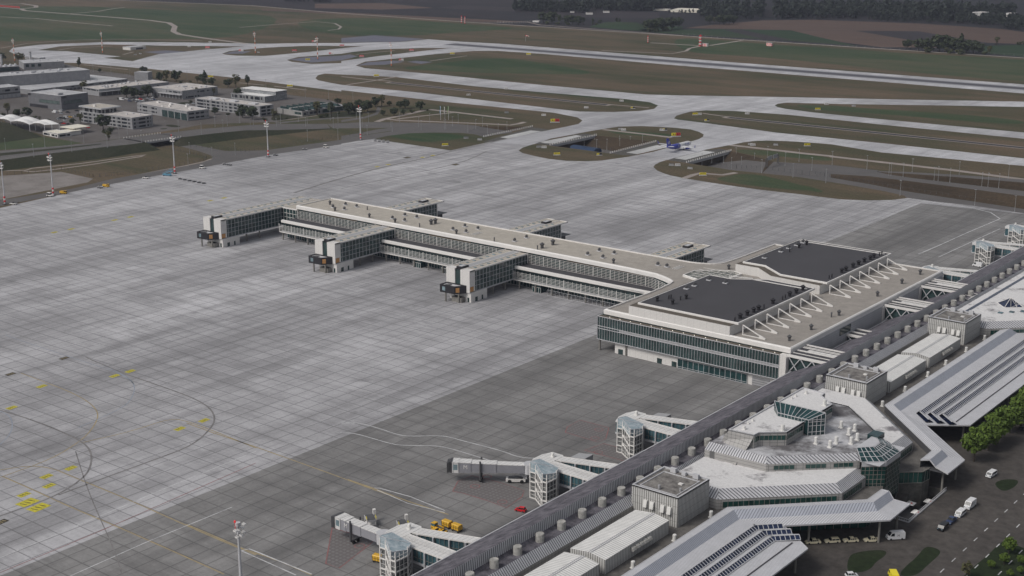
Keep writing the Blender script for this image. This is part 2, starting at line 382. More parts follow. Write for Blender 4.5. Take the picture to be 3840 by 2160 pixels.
    g['carblack'] = plain('car_black', (0.012, 0.013, 0.016), 0.3, 0.1, 0.5, spec=0.6)
    g['carblue'] = plain('car_blue', (0.03, 0.05, 0.12), 0.3, 0.1, 0.5, spec=0.6)
    g['carsilver'] = plain('car_silver', (0.38, 0.4, 0.43), 0.3, 0.06, 0.5, metal=0.3)
    g['cargrey'] = plain('car_grey', (0.09, 0.095, 0.1), 0.3, 0.06, 0.5, metal=0.3)
    g['window'] = glassy('car_glass', (0.012, 0.015, 0.018), 0.25, 0.35)
    g['membrane'] = plain('white_membrane', (0.72, 0.71, 0.7), 0.6, 0.04, 0.1)
    g['creamroof'] = plain('cream_roof', (0.68, 0.64, 0.55), 0.6, 0.05, 0.1)
    g['beacon'] = lamp_mat('red_beacon', (0.7, 0.03, 0.03), 0.25)
    g['downlight'] = lamp_mat('downlight', (1.0, 0.95, 0.85), 1.0)
    g['markyellow'] = patchy('painted_yellow', (0.3, 0.27, 0.06), (0.52, 0.46, 0.05), 0.6, 0.3, 0.55)
    g['markline'] = patchy('worn_yellow_line', (0.24, 0.2, 0.14), (0.36, 0.29, 0.16), 0.15, 0.35, 0.6)
    g['markwhite'] = patchy('worn_white_line', (0.32, 0.32, 0.33), (0.55, 0.55, 0.56), 0.2, 0.35, 0.55)
    g['markred'] = patchy('worn_red_line', (0.17, 0.12, 0.12), (0.27, 0.115, 0.115), 0.2, 0.35, 0.55)
    g['markblue'] = patchy('worn_blue_line', (0.2, 0.22, 0.27), (0.28, 0.31, 0.36), 0.2, 0.35, 0.55)
    g['markdark'] = patchy('tyre_line', (0.13, 0.125, 0.125), (0.22, 0.21, 0.21), 0.2, 0.35, 0.6)
    g['markblack'] = patchy('black_panel', (0.04, 0.036, 0.03), (0.075, 0.065, 0.045), 0.3, 0.35, 0.6)
    g['asphdark'] = patchy('black_asphalt', (0.018, 0.02, 0.026), (0.03, 0.032, 0.04), 0.2)
    g['slabwhite'] = concrete('bridge_slab', (0.52, 0.52, 0.52), (0.3, 0.3, 0.3), 6, 0.4, 0.3)
    g['gravel'] = patchy('dark_gravel', (0.055, 0.053, 0.05), (0.115, 0.11, 0.1), 0.5, 0.35, 0.65, 0.95, 0.3)
    g['roofbrick'] = ribbed('sign_stripes', (0.6, 0.58, 0.57), (0.5, 0.05, 0.05), 0, 2.0, 1.0, axis2=None, obj=True)
pal()
def tan_taupe():
    m, nt, b = nodes_of('gravel_roof'); p = coords(nt); o = sepxyz(nt, p)
    f = noise(nt, p, 0.3, 5, 0.7); ln = lines(nt, o[1], 1.15, 0.35)
    k = N(nt, 'ShaderNodeMapRange'); k.inputs[1].default_value = -420; k.inputs[2].default_value = -330; nt.links.new(o[0], k.inputs[0])
    base = mixc(nt, k.outputs[0], (0.42, 0.385, 0.335), (0.30, 0.275, 0.25))
    base = mixc(nt, 1.0, base, ramp(nt, f, [(0.25, (0.78,)*3), (0.75, (1.2,)*3)]), 'MULTIPLY')
    base = mixc(nt, math_(nt, 'MULTIPLY', ln, 0.5), base, (0.2, 0.18, 0.16))
    nt.links.new(base, b.inputs['Base Color']); b.inputs['Roughness'].default_value = 0.9
    M_['tan_taupe'] = m
tan_taupe()
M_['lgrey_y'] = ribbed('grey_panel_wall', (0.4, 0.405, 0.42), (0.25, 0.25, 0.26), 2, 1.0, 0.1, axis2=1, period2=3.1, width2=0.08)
# ================================================================ THE GROUND: one sheet cut into its surfaces
LAY = []
def layer(name, mat, *polys): LAY.append((name, mat, [[(p[0], p[1]) for p in q] for q in polys]))
def spoly(f, pts, n=1): return smooth_poly(GT(f, pts), n)
def strips(pts, w):
    """a strip along a polyline as one polygon"""
    L, Rr = ribbon(pts, w); return [(p.x, p.y) for p in L]+[(p.x, p.y) for p in Rr[::-1]]
def srcs(*a):                                  # (tile, points) pairs -> world points
    out = []
    for f, pts in a: out += GT(f, pts)
    return out
RWY0, RWY1 = 1495.5, 1569.5
layer('airfield_grass', 'grass', [(-9000, -3000), (9000, -3000), (9000, 16000), (-9000, 16000)])
edge = srcs((ta, [(-900, -75), (0, -40), (900, 2), (1900, 42), (2576, 100)]), (tb, [(1000, 170), (2576, 270)]), (tc, [(1300, 355), (2576, 437), (3600, 520)]))
layer('farmland', 'farm', [(p.x, p.y) for p in edge]+[(9000, 3600), (9000, 16000), (-9000, 16000), (-9000, 5200)])
layer('ploughed_field', 'farm_brown',
      GT(tc, [(150, 195), (600, 154), (1000, 149), (1800, 178), (2400, 218), (2576, 242), (3100, 285), (3100, 350), (2300, 322), (1780, 236), (1310, 232), (820, 228), (0, 212)]),
      GT(tc, [(820, 229), (1310, 233), (1700, 300), (2000, 360), (1500, 356), (1200, 318), (900, 252)]),
      GT(tb, [(-600, 68), (0, 92), (700, 128), (1450, 166), (1000, 166), (0, 105), (-600, 80)]),
      GT(tb, [(-200, 28), (300, 22), (700, 60), (300, 72), (-200, 62)]))
layer('fallow_field', 'farm_purple', GT(tc, [(1310, 234), (1780, 237), (2300, 323), (2150, 345), (1700, 298)]),
      GT(tb, [(900, 40), (1500, 62), (2400, 95), (2400, 135), (1600, 130), (1500, 95), (700, 60)]))
layer('meadow', 'farm_green', GT(tc, [(0, 222), (300, 220), (820, 230), (1200, 320), (1320, 348), (800, 305), (0, 262)]),
      GT(tc, [(2060, 352), (2576, 338), (3200, 350), (3200, 470), (2576, 430), (2330, 405)]),
      GT(tb, [(1900, 190), (2100, 185), (2576, 200), (2576, 262), (2300, 240), (1880, 205)]))
layer('stubble_field', 'farm_purple', GT(tc, [(300, 224), (440, 224), (810, 300), (640, 302)]))
# green swathes of the airfield
layer('green_swathe', 'grass_green',
      spoly(tb, [(-400, 150), (300, 130), (1000, 190), (1400, 215), (900, 240), (500, 275), (-200, 250)], 2),
      spoly(tc, [(-100, 270), (600, 330), (1300, 380), (2576, 450), (3200, 500), (3200, 640), (2400, 610), (1500, 520), (500, 420), (0, 400)], 2),
      spoly(ta, [(-400, 60), (600, 40), (1500, 90), (2200, 120), (1800, 300), (900, 290), (-400, 330)], 2))
# light concrete: apron and taxiways
layer('taxiway', 'taxi',
      srcs((ta, [(600, 475), (300, 472), (200, 428), (120, 412), (68, 388), (95, 362), (300, 337), (800, 317), (1400, 320), (2000, 330), (2300, 325)]),
           (tb, [(0, 325), (450, 316), (640, 300), (1200, 330), (2576, 440)]), (tc, [(1500, 560), (3500, 720), (3500, 1700)]),
           (tb, [(2400, 1400), (1300, 1300), (240, 1180), (830, 1135), (1100, 1075), (1250, 1045), (1500, 995), (1700, 955), (1790, 935), (1820, 910), (1780, 885), (1600, 850), (800, 770), (0, 680)]),
           (ta, [(2576, 690), (1800, 590), (1130, 520)])))
layer('apron', 'conc',
      srcs((ta, [(-1500, 1850), (-500, 1680), (540, 1449), (1000, 1358), (1500, 1270), (2030, 1170), (2576, 1090)]),
           (tb, [(0, 1085), (130, 1062), (240, 1050), (830, 1136), (1120, 1075), (1700, 1115), (2576, 1200)]),
           (tc, [(0, 1250), (1500, 1400), (1660, 1440), (2100, 1500), (2576, 1560), (3200, 1650)]))+[(-200, 900), (-200, 100), (-640, 60)])
X_D = -349.3                                    # joint between the light slabs and the darker stands
layer('stand_apron', 'conc_dark', [(X_D, 60), (X_D, 880), (-200, 900), (-200, 60)])
layer('runway', 'taxi', [(-1404, RWY0), (3200, RWY0), (3200, RWY1), (-1404, RWY1)])
layer('runway_strip', 'runway_dark', [(-1330, 1513), (3200, 1513), (3200, 1552), (-1330, 1552)])
# grass islands
I1 = srcs((tb, [(108, 494), (180, 465), (420, 441), (700, 409), (1000, 384), (1180, 384), (1500, 405), (2576, 497)]), (tc, [(1500, 617), (3300, 765), (3300, 790), (2576, 767), (1600, 750), (800, 733), (0, 720)]), (tb, [(2300, 713), (1500, 640), (700, 560), (330, 527), (180, 515)]))
I2 = srcs((ta, [(2380, 590), (2400, 568), (2450, 555)]), (tb, [(0, 562), (400, 580), (1000, 650), (1500, 695), (2150, 748), (2330, 772), (2390, 796), (2360, 822), (2250, 838), (2050, 845), (1800, 842), (1200, 772), (600, 700), (0, 640)]), (ta, [(2500, 626), (2400, 606)]))
I4 = GT(t7, [(148, 375), (180, 350), (240, 330), (330, 305), (420, 272), (620, 235), (760, 208), (870, 190), (1000, 170), (1200, 165), (1456, 178)])+GT(t8, [(140, 0), (250, 12), (320, 32), (362, 55), (355, 75), (320, 95), (262, 112), (150, 140), (20, 172)])+GT(t7, [(1420, 350), (1300, 385), (1080, 428), (850, 460), (700, 466), (560, 462), (400, 445), (270, 418), (180, 395)])
I5 = srcs((tc, [(695, 795), (720, 782), (780, 775), (1200, 785), (2000, 796), (2576, 807), (3300, 835), (3300, 1055), (2576, 1000), (1500, 900), (1000, 850), (780, 822), (715, 808)]))
I5b = srcs((tb, [(2510, 893), (2530, 872), (2576, 858)]), (tc, [(60, 842), (180, 833), (400, 838), (800, 866), (1500, 940), (2576, 1047), (3300, 1120), (3300, 1270), (2576, 1195), (1500, 1080), (700, 1000), (200, 932), (0, 907)]), (tb, [(2540, 903)]))
I6 = GT(t7, [(1298, 515), (1310, 495), (1350, 475), (1400, 458), (1456, 446)])+GT(t8, [(40, 280), (230, 230), (380, 184), (480, 165), (590, 144), (700, 122), (800, 110), (900, 107), (1050, 111), (1300, 126), (1456, 140)])+srcs((tc, [(1500, 1150), (2576, 1252), (3600, 1360), (3600, 1800)]), (tk, [(1900, 575), (1456, 513), (1130, 466), (860, 438), (700, 420), (660, 425), (600, 433), (450, 436), (280, 430), (120, 412), (0, 396)]), (t8, [(850, 528), (500, 478), (200, 430), (0, 388)]), (t7, [(1456, 590), (1390, 570), (1330, 545)]))
I7 = srcs((ta, [(285, 378), (450, 350), (800, 335), (1300, 345), (1850, 350), (1500, 378), (1200, 408), (1085, 438), (1000, 462), (780, 436), (910, 426), (500, 386), (380, 383)]))
I8 = srcs((ta, [(1675, 405), (1730, 386), (2000, 360), (2300, 346), (2560, 346)]), (tb, [(170, 348), (0, 364)]), (ta, [(2300, 395), (2000, 422), (1780, 420), (1700, 412)]))
I9 = srcs((ta, [(2165, 452), (2250, 430), (2576, 405)]), (tb, [(100, 390), (300, 372), (600, 362), (830, 362), (600, 386), (300, 421), (0, 460)]), (ta, [(2576, 476), (2350, 482), (2200, 466)]))
layer('grass_island', 'grass', I1, I2, I4, I5, I5b, I6, I7, I8, I9)
layer('green_patch', 'grass_green',
      spoly(tb, [(380, 520), (700, 480), (1200, 430), (1500, 470), (2000, 560), (1500, 560), (900, 545)], 2), spoly(tc, [(820, 790), (1000, 790), (1600, 830), (2576, 900), (2576, 950), (1500, 860), (1000, 830)], 2),
      spoly(tb, [(300, 1010), (700, 1002), (1000, 1030), (700, 1075), (500, 1060)], 2), spoly(t8, [(600, 180), (900, 190), (1456, 250), (1456, 290), (1000, 240), (700, 225)], 2),
      spoly(t8, [(760, 380), (1100, 460), (1370, 540), (1000, 520), (600, 470), (420, 430)], 2), spoly(tk, [(0, 330), (150, 370), (140, 388), (0, 360)], 2), spoly(t7, [(880, 200), (1000, 200), (1456, 235), (1456, 262), (1000, 238)], 2))
layer('blue_grey_asphalt', 'asph_blue', GT(tb, [(0, 288), (250, 266), (632, 294), (450, 314), (0, 322)]), GT(ta, [(2180, 450), (2310, 432), (2576, 420), (2640, 410), (2700, 425), (2576, 455), (2350, 472)]),
      GT(tb, [(120, 494), (200, 470), (380, 458), (480, 466), (330, 488)]), GT(tb, [(500, 466), (560, 458), (690, 468), (600, 482)]), GT(ta, [(1690, 405), (1760, 388), (1900, 385), (1830, 405)]), GT(ta, [(1080, 392), (1250, 380), (1420, 390), (1200, 405)]))
# drainage channels between the taxiways
def chan(x0, x1, y): return [(x0, y-3.4), (x1, y-3.4), (x1, y+3.4), (x0, y+3.4)]
ca, cb = G(*tb(372, 622)), G(*tb(2010, 791)); cc = G(*tc(340, 887))
yc = (ca.y+cb.y+cc.y)/3
layer('channel_kerb', 'dirt', [(ca.x-4, yc-5.6), (cb.x+4, yc-5.6), (cb.x+4, yc+5.6), (ca.x-4, yc+5.6)], [(cc.x-4, yc-5.6), (2000, yc-5.6), (2000, yc+5.6), (cc.x-4, yc+5.6)])
layer('drainage_channel', 'asphdark', chan(ca.x, cb.x, yc), chan(cc.x, 2000, yc))
# tracks
TR = [strips(edge, 7), strips(GT(tb, [(1040, 172), (1400, 165), (1500, 188), (2576, 268)]), 5),
      strips(GT(th, [(0, 25), (120, 20), (205, 32), (205, 42), (120, 50), (140, 60), (300, 72), (600, 95), (850, 115), (960, 130), (995, 150), (985, 178), (1020, 195), (1150, 215), (1300, 235), (1400, 248)]), 9),
      strips(GT(th, [(0, 95), (200, 105), (450, 130), (640, 147)]), 5), strips(GT(th, [(400, 78), (550, 65), (640, 50), (710, 41)]), 5), strips(GT(ti, [(0, 65), (200, 48), (430, 32), (540, 42), (575, 62), (560, 75), (500, 82)]), 4),
      strips(GT(tf, [(815, 243), (1100, 260), (1160, 258), (1340, 230)]), 6), strips(GT(tf, [(1100, 262), (1040, 275), (1020, 290), (940, 305), (540, 287)]), 5),
      strips(GT(tb, [(0, 577), (200, 600), (370, 612)]), 3.5), strips(GT(tb, [(40, 640), (280, 603), (420, 578)]), 3.5), strips(GT(tb, [(2010, 787), (2320, 813)]), 3), strips(GT(tc, [(150, 855), (330, 880)]), 3),
      strips(GT(t6, [(300, 175), (370, 150), (520, 120), (700, 78), (760, 70), (960, 92), (1200, 120), (1456, 150)]), 6), strips(GT(t6, [(370, 150), (500, 162), (900, 178), (1250, 192), (1456, 202)])+GT(t7, [(60, 158), (150, 145), (200, 130)]), 5),
      strips(GT(t6, [(1456, 150)])+GT(t7, [(40, 98), (200, 122), (400, 140), (590, 160)]), 5), strips(GT(t6, [(960, 95), (640, 130), (480, 150)]), 4),
      strips(GT(t7, [(870, 195), (1100, 220), (1456, 262)]), 6), strips(GT(t8, [(590, 145), (900, 180), (1200, 215), (1456, 240)])+GT(tk, [(200, 150), (600, 195), (1000, 240), (1456, 300), (1900, 355)]), 7),
      strips(GT(ta, [(-100, 1290), (190, 1285), (240, 1270), (600, 1235), (1000, 1180), (1100, 1168), (1060, 1182), (700, 1240), (400, 1280), (250, 1296), (180, 1290)]), 2.6),
      strips(GT(ta, [(880, 1350), (1400, 1250), (1540, 1220), (1600, 1198)]), 2.5), strips(GT(t8, [(190, 430), (270, 400), (330, 385), (520, 400), (640, 380)]), 5),
      strips(GT(t3, [(50, 153), (340, 180)]), 3), strips(GT(t3, [(450, 192), (820, 235)]), 3), strips(GT(t1, [(950, 190), (1456, 245)]), 3), strips(GT(t3, [(430, 595), (760, 550), (940, 525)]), 2.2),
      strips(GT(th, [(0, 274), (150, 248), (400, 228), (700, 222), (1150, 232)]), 3), strips(GT(th, [(330, 285), (420, 270), (640, 262)]), 3), strips(GT(th, [(700, 310), (760, 295)]), 3), strips(GT(ti, [(660, 218), (880, 196)]), 3), strips(GT(ti, [(1080, 256), (1290, 226)]), 3)]
layer('track', 'dirt', *TR)
# roads and yards
layer('yard', 'lot', srcs((t1, [(-300, 620), (-100, 300), (150, 190), (560, 150), (720, 175), (950, 235), (1456, 300)]), (t2, [(180, 135), (600, 205), (1000, 245), (1200, 280)]), (t3, [(250, 210), (680, 300), (1070, 345), (1240, 405), (1240, 460), (900, 512), (660, 560), (470, 600)]), (t2, [(1456, 668), (950, 690), (700, 740), (300, 800)]), (t4, [(1456, 350), (950, 415), (640, 360), (340, 280), (100, 190), (0, 130), (-300, 120)])))
layer('yard_lawn', 'grass_dark', spoly(t2, [(560, 690), (640, 690), (740, 712), (640, 722), (550, 705)], 1), spoly(t2, [(480, 735), (560, 728), (570, 738), (500, 745)], 1), spoly(t3, [(490, 500), (640, 530), (770, 540), (700, 555), (450, 590), (400, 560)], 1), spoly(t2, [(760, 430), (880, 445), (700, 465), (640, 450)], 1), spoly(t3, [(1240, 480), (1400, 470), (1456, 480), (1456, 530), (1100, 560), (950, 560), (980, 520)], 1))
layer('road', 'asph',
      srcs((ta, [(-1500, 1850), (-1500, 1780), (-300, 1560), (540, 1425), (850, 1350), (1500, 1235), (1600, 1200), (1610, 1180), (1500, 1140), (1350, 1100), (1230, 1075), (1310, 1062), (1450, 1090), (1700, 1140), (2000, 1135), (2576, 1055)]),
           (tb, [(0, 1045), (180, 1020), (420, 985), (640, 965), (900, 960), (1080, 985), (1075, 1020), (900, 1003), (700, 1000), (520, 1005), (350, 1025), (240, 1050), (130, 1062), (0, 1085)]), (ta, [(2576, 1090), (2030, 1170), (1500, 1270), (1000, 1358), (540, 1449)])),
      srcs((t3, [(1050, 620), (1456, 602)]), (t6, [(0, 183), (260, 178), (420, 180), (760, 185), (1000, 195), (1150, 208), (1456, 235), (1456, 268), (1215, 298), (1000, 255), (800, 240), (600, 243), (400, 255), (200, 285), (0, 318), (0, 295), (160, 270), (300, 240), (420, 226), (0, 230)]), (t3, [(1120, 672)])),
      srcs((t6, [(0, 160), (200, 130), (290, 100), (310, 45), (340, 60), (310, 112), (200, 145), (0, 178)])),
      strips(GT(t3, [(470, 612), (900, 570), (1300, 545), (1456, 540)])+GT(t6, [(0, 165)]), 7))
layer('road_ramp', 'asph', srcs((t8, [(955, 287)]), (tk, [(0, 195), (200, 205), (500, 240), (560, 255), (900, 300), (1200, 340), (1456, 385), (1900, 450), (1900, 590), (1456, 520), (1130, 470), (860, 442), (690, 418), (680, 405), (560, 378), (300, 332), (0, 285)]), (t8, [(862, 386)])))
layer('stand_field', 'sandpad', GT(t4, [(-900, 830), (0, 788), (560, 752), (690, 740), (1060, 819), (1000, 860), (-200, 1100), (-900, 1200)]))
# forecourt on the land side
layer('forecourt', 'fore', [(-214, 100), (-214, 760), (140, 760), (140, 100)])
layer('forecourt_lawn', 'lawn', spoly(tr, [(-40, 640), (60, 610), (200, 595), (290, 605), (270, 650), (190, 700), (150, 760), (60, 790), (-60, 790)], 2), spoly(tr, [(610, 568), (680, 572), (745, 600), (735, 640), (640, 720), (540, 819), (380, 819), (440, 740), (540, 660)], 2),
      spoly(tr, [(1265, 520), (1320, 530), (1456, 580), (1600, 640), (1600, 900), (860, 900), (1000, 760), (1150, 640)], 1), spoly(tr, [(1200, 20), (1300, -10), (1420, 0), (1380, 60), (1290, 100), (1230, 70)], 2))
# openings cut for the sunken road
CUT_B = [G(*t7(*p)) for p in ((415, 331), (812, 246), (1318, 300), (929, 399))]
CUT_A = [G(*t6(*p)) for p in ((1080, 262), (1180, 212))]+[G(*t7(265, 172)), G(*t6(1214, 305))]
CUT_C = [G(*t8(*p)) for p in ((214, 298), (594, 196), (780, 240), (960, 288), (860, 385), (620, 362))]
TERR = [(-163, 399.5), (-154.3, 399.2), (-154.7, 431.5), (-163, 431.5)]
layer(None, None, CUT_B, CUT_A, CUT_C, TERR)
# -------- extra ground materials
m, nt_, b_ = nodes_of('runway_rubber'); o_ = sepxyz(nt_, coords(nt_))
d_ = math_(nt_, 'ABSOLUTE', math_(nt_, 'SUBTRACT', o_[1], 1532.5))
f_ = math_(nt_, 'ADD', math_(nt_, 'DIVIDE', d_, 20), math_(nt_, 'MULTIPLY', math_(nt_, 'SUBTRACT', noise(nt_, coords(nt_, (0.03, 1, 1)), 0.12, 5, 0.7), 0.5), 0.9))
nt_.links.new(ramp(nt_, f_, [(0.1, (0.055, 0.055, 0.065)), (0.5, (0.14, 0.14, 0.155)), (0.95, (0.4, 0.4, 0.425))]), b_.inputs['Base Color']); b_.inputs['Roughness'].default_value = 0.9
M_['runway_dark'] = m
M_['sandpad'] = patchy('pale_hardstand', (0.16, 0.145, 0.135), (0.235, 0.215, 0.205), 0.05, 0.35, 0.6)
def clean(q):
    out = []
    for p in q:
        if not out or (abs(p[0]-out[-1][0])+abs(p[1]-out[-1][1])) > 0.05: out.append((p[0], p[1]))
    return out
def build_ground():
    vs, fs, own = [], [], []
    for li, (nm, mt, polys) in enumerate(LAY):
        for q in polys:
            q = clean([(p[0], p[1]) for p in q]); n = len(vs); a = sum(q[i][0]*q[(i+1) % len(q)][1]-q[(i+1) % len(q)][0]*q[i][1] for i in range(len(q)))
            if a < 0: q = q[::-1]
            vs += [Vector(p) for p in q]; fs.append(list(range(n, n+len(q)))); own.append(li)
    V, E_, F_, ov, oe, of = delaunay_2d_cdt(vs, [], fs, 1, 1e-3, True)
    by = {}
    for f, o in zip(F_, of):
        if not o: continue
        li = max(own[i] for i in o); by.setdefault(li, []).append(f)
    for li, faces in by.items():
        nm, mt, _ = LAY[li]
        if nm is None: continue
        used = {}; mv = []; mf = []
        for f in faces:
            g = []
            for i in f:
                if i not in used: used[i] = len(mv); mv.append((V[i].x, V[i].y, 0))
                g.append(used[i])
            mf.append(g)
        mb = MB(); mb.add(mv, mf); o = mb.ob(nm, M_[mt]); o['kind'] = 'structure'
        for p in o.data.polygons:
            if p.normal.z < 0: o.data.flip_normals(); break
build_ground()
# -------- sunken road: banks and floor
def basin(name, rimpts, floorpts, zf, mats=('slope_brown', 'asph')):
    mb = MB(); n = len(rimpts)
    for i in range(n):
        j = (i+1) % n
        mb.quad((rimpts[i].x, rimpts[i].y, 0), (rimpts[j].x, rimpts[j].y, 0), (floorpts[j][0], floorpts[j][1], zf[j]), (floorpts[i][0], floorpts[i][1], zf[i]))
    mb.mi = 1; mb.poly([(p[0], p[1], z) for p, z in zip(floorpts, zf)])
    o = mb.ob(name, [M_[k] for k in mats]); o['kind'] = 'structure'
def L2(a, b, t): return a+(b-a)*t
a, b, c, d = CUT_B
fb = [L2(a, b, 0.06), L2(a, b, 0.86)-Vector((2, 10, 0)), L2(d, c, 0.8)-Vector((6, 14, 0)), L2(d, c, 0.04)]
basin('sunken_road', CUT_B, fb, [-7]*4)
# tunnels below the two taxiway bridges
def tunnel(p, q, dx):
    mb = MB(); zf = -7.02
    P = [Vector((p.x, p.y, 0)), Vector((q.x, q.y, 0))]; D = Vector((dx, 0, 0))
    mb.quad(P[0]+Vector((0, 0, zf)), P[1]+Vector((0, 0, zf)), P[1]+D+Vector((0, 0, zf)), P[0]+D+Vector((0, 0, zf)))
    for k in P: mb.quad(k+Vector((0, 0, zf)), k+D+Vector((0, 0, zf)), k+D+Vector((0, 0, -.1)), k+Vector((0, 0, -.1)))
    mb.quad(P[0]+D+Vector((0, 0, zf)), P[1]+D+Vector((0, 0, zf)), P[1]+D+Vector((0, 0, -.1)), P[0]+D+Vector((0, 0, -.1)))
    o = mb.ob('road_tunnel', M_['dgrey']); o['kind'] = 'structure'
# ================================================================ PIER BUILDING ON THE APRON
pier = thing('pier_building', 'long white pier building on the apron with gate wings and two dark raised roof blocks', 'terminal pier', (-430, 570, 0))
ZR = 18.2
fr = smooth_poly([(-605, 556), (-356, 556), (-340, 549.8), (-334, 544.5), (-334.2, 487.2)], 2, closed=False)
bk = smooth_poly([(-334.4, 645.6), (-334.6, 600), (-336, 590.5), (-345, 585.2), (-358, 584.8), (-605, 584.8)], 2, closed=False)
OUT = fr+[(-242.6, 487.2), (-242.6, 645.6)]+bk
# split roof materials: pale along the pier, browner over the head building
mb = MB(); mb.poly([(p[0], p[1], ZR) for p in offset_poly(OUT, 0.8)])
part(mb, 'roof', M_['tan_taupe'] if 'tan_taupe' in M_ else M_['taupe'], pier)
mb = MB(); rim(mb, OUT, 1.0, 16.5, 18.75, 0.45); part(mb, 'parapet', M_['white'], pier)
mb = MB(); mb.poly([(p[0], p[1], 16.55) for p in offset_poly(OUT, 0.1)][::-1]); part(mb, 'soffit', M_['brownledge'], pier)
# body under the roof
BODY = [(-604, 557.5), (-357, 557.5), (-343, 552), (-336.8, 546), (-335, 530), (-335, 487.6), (-243.4, 487.6), (-243.4, 645), (-333, 645), (-334, 600), (-344, 584), (-604, 583.5)]
mb = MB(); mb.prism(BODY, 4.9, 16.5, bot=False); part(mb, 'upper_wall', M_['glass'], pier)
for x0, x1 in ((-585, -556), (-500, -470), (-405, -356)):
    mb = MB(); mb.box(x0, x1, 557.1, 557.44, 15.3, 16.5); part(mb, 'bronze_fascia', M_['bronze'], pier)
mb = MB(); mb.prism([(-606, 549), (-345, 549), (-336, 530), (-336, 500), (-305, 500), (-305, 489), (-250, 489), (-250, 644), (-330, 644), (-345, 590), (-606, 590)], 0, 4.9, bot=False, top=False); part(mb, 'ground_floor_wall', M_['teal'], pier)
# lower storey terrace towards the apron
LOW = [(-605.5, 544.6), (-352, 544.6), (-343, 546.5), (-338.5, 551), (-336.9, 557.4), (-605.5, 557.4)]
mb = MB(); mb.poly([(p[0], p[1], 10.9) for p in LOW]); part(mb, 'terrace_roof', M_['bitumen'], pier)
mb = MB(); mb.prism([(-606, 543.6), (-350, 543.6), (-340, 546), (-336, 552), (-336, 590), (-606, 590)], 4.55, 4.95, top=True); part(mb, 'underside', M_['lgrey'], pier)
mb = MB(); mb.prism([(-606, 546.4), (-350, 546.4), (-340.5, 549), (-337.2, 556), (-606, 556)], 4.95, 10.3, top=False, bot=False); part(mb, 'lower_wall', M_['glass'], pier)
low_line = smooth_poly([(-605.8, 545), (-350, 545), (-341, 547), (-337.4, 556)], 2, closed=False)
mb = MB(); L_, R_ = ribbon(low_line, 1.3)
mb.loft([[(p.x, p.y, z) for p in q] for q, z in ((R_, 10.2), (R_, 11.5), (L_, 11.7), (L_, 10.2))], cap=False, closed=False); part(mb, 'terrace_parapet', M_['white'], pier)
WX = [(-632.2, -616.8), (-539.0, -523.7), (-444.6, -429.3)]
def louvre(path, z0, z1, dz, step, heavy=4):
    mb = MB(); P = [Vector((p[0], p[1], 0)) for p in path]
    z = z0
    while z <= z1+1e-3:
        for a, b in zip(P, P[1:]): mb.bar((a.x, a.y, z), (b.x, b.y, z), 0.2, 0.1)
        z += dz
    k = 0
    for a, b in zip(P, P[1:]):
        n = max(1, round((b-a).length/step))
        for i in range(n):
            q = a.lerp(b, i/n); wd = 0.1 if k % heavy else 0.26
            mb.bar((q.x, q.y, z0-0.05), (q.x, q.y, z1+0.05), wd, wd); k += 1
    e = P[-1]; mb.bar((e.x, e.y, z0), (e.x, e.y, z1), 0.3, 0.3)
    return mb
gaps = [(-606.3, -539.2), (-523.5, -444.8), (-429.1, None)]
for x0, x1 in gaps:
    up = [(x0+4 if x0 < -600 else x0, 554.6), (x1, 554.6)] if x1 else [(x0, 554.6), (-356, 554.6)]+smooth_poly([(-352, 554.2), (-341, 549), (-336, 545)], 1, closed=False)
    lo = [(x0, 543.2), (x1, 543.2)] if x1 else [(x0, 543.2), (-352, 543.2)]+smooth_poly([(-350, 543.4), (-341, 546), (-336.6, 551)], 1, closed=False)
    part(louvre(up, 11.1, 15.95, 0.8, 2.62), 'upper_louvre', M_['white'], pier)
    part(louvre(lo, 5.2, 9.5, 0.72, 2.62), 'lower_louvre', M_['white'], pier)
for x0, x1 in ((-606, -539.2), (-523.5, -444.8), (-429.1, -345)):
    mb = MB(); mb.bar((x0, 543.15, 4.75), (x1, 543.15, 4.75), 0.5, 0.4); part(mb, 'edge_beam', M_['white'], pier)
# columns and ground floor glazing bars
x = -604.0
while x < -345:
    mb = MB(); mb.cyl(x, 543.9, 0, 4.6, 0.42, n=10); part(mb, 'column', M_['post'], pier); x += 10.47
for p in ((-335, 485.8), (-335, 500), (-335, 514), (-321, 485.9)):
    mb = MB(); mb.cyl(p[0], p[1], 0, 4.9, 0.5, n=10); part(mb, 'column', M_['post'], pier)
mb = MB(); x = -605.9
while x < -346:
    mb.box(x, x+0.13, 548.85, 549.0, 0.05, 4.5); x += 2.05
mb.box(-606, -345, 548.83, 549, 0.02, 0.2); mb.box(-606, -345, 548.83, 549, 3.0, 3.1)
part(mb, 'glazing_bars', M_['lgrey'], pier)
for x in (-500.5, -480.0, -418.0):              # entrance lobbies standing forward of the glazing
    mb = MB(); mb.box(x, x+5.5, 544.4, 548.7, 0, 3.9); lob = part(mb, 'entrance_lobby', M_['teal'], pier)
    mb = MB()
    for k in range(5): mb.box(x+k*1.35, x+k*1.35+0.12, 544.25, 544.38, 0, 2.6)
    mb.box(x, x+5.5, 544.22, 544.38, 2.6, 2.72); mb.box(x, x+5.5, 544.22, 544.38, 3.8, 3.95); part(mb, 'lobby_frame', M_['white'], pier)
mb = MB(); x = -407.5                           # glazed apron fence
while x < -344:
    mb.box(x, x+0.1, 543.0, 543.1, 0, 2.9); x += 2.55
mb.box(-407.5, -344, 543.0, 543.1, 2.8, 2.92); mb.box(-407.5, -344, 543.0, 543.1, 0.02, 0.15); mb.box(-407.5, -407.4, 543, 549, 2.8, 2.92); mb.box(-407.5, -407.4, 546, 546.1, 0, 2.9)
part(mb, 'glass_fence', M_['lgrey'], pier)
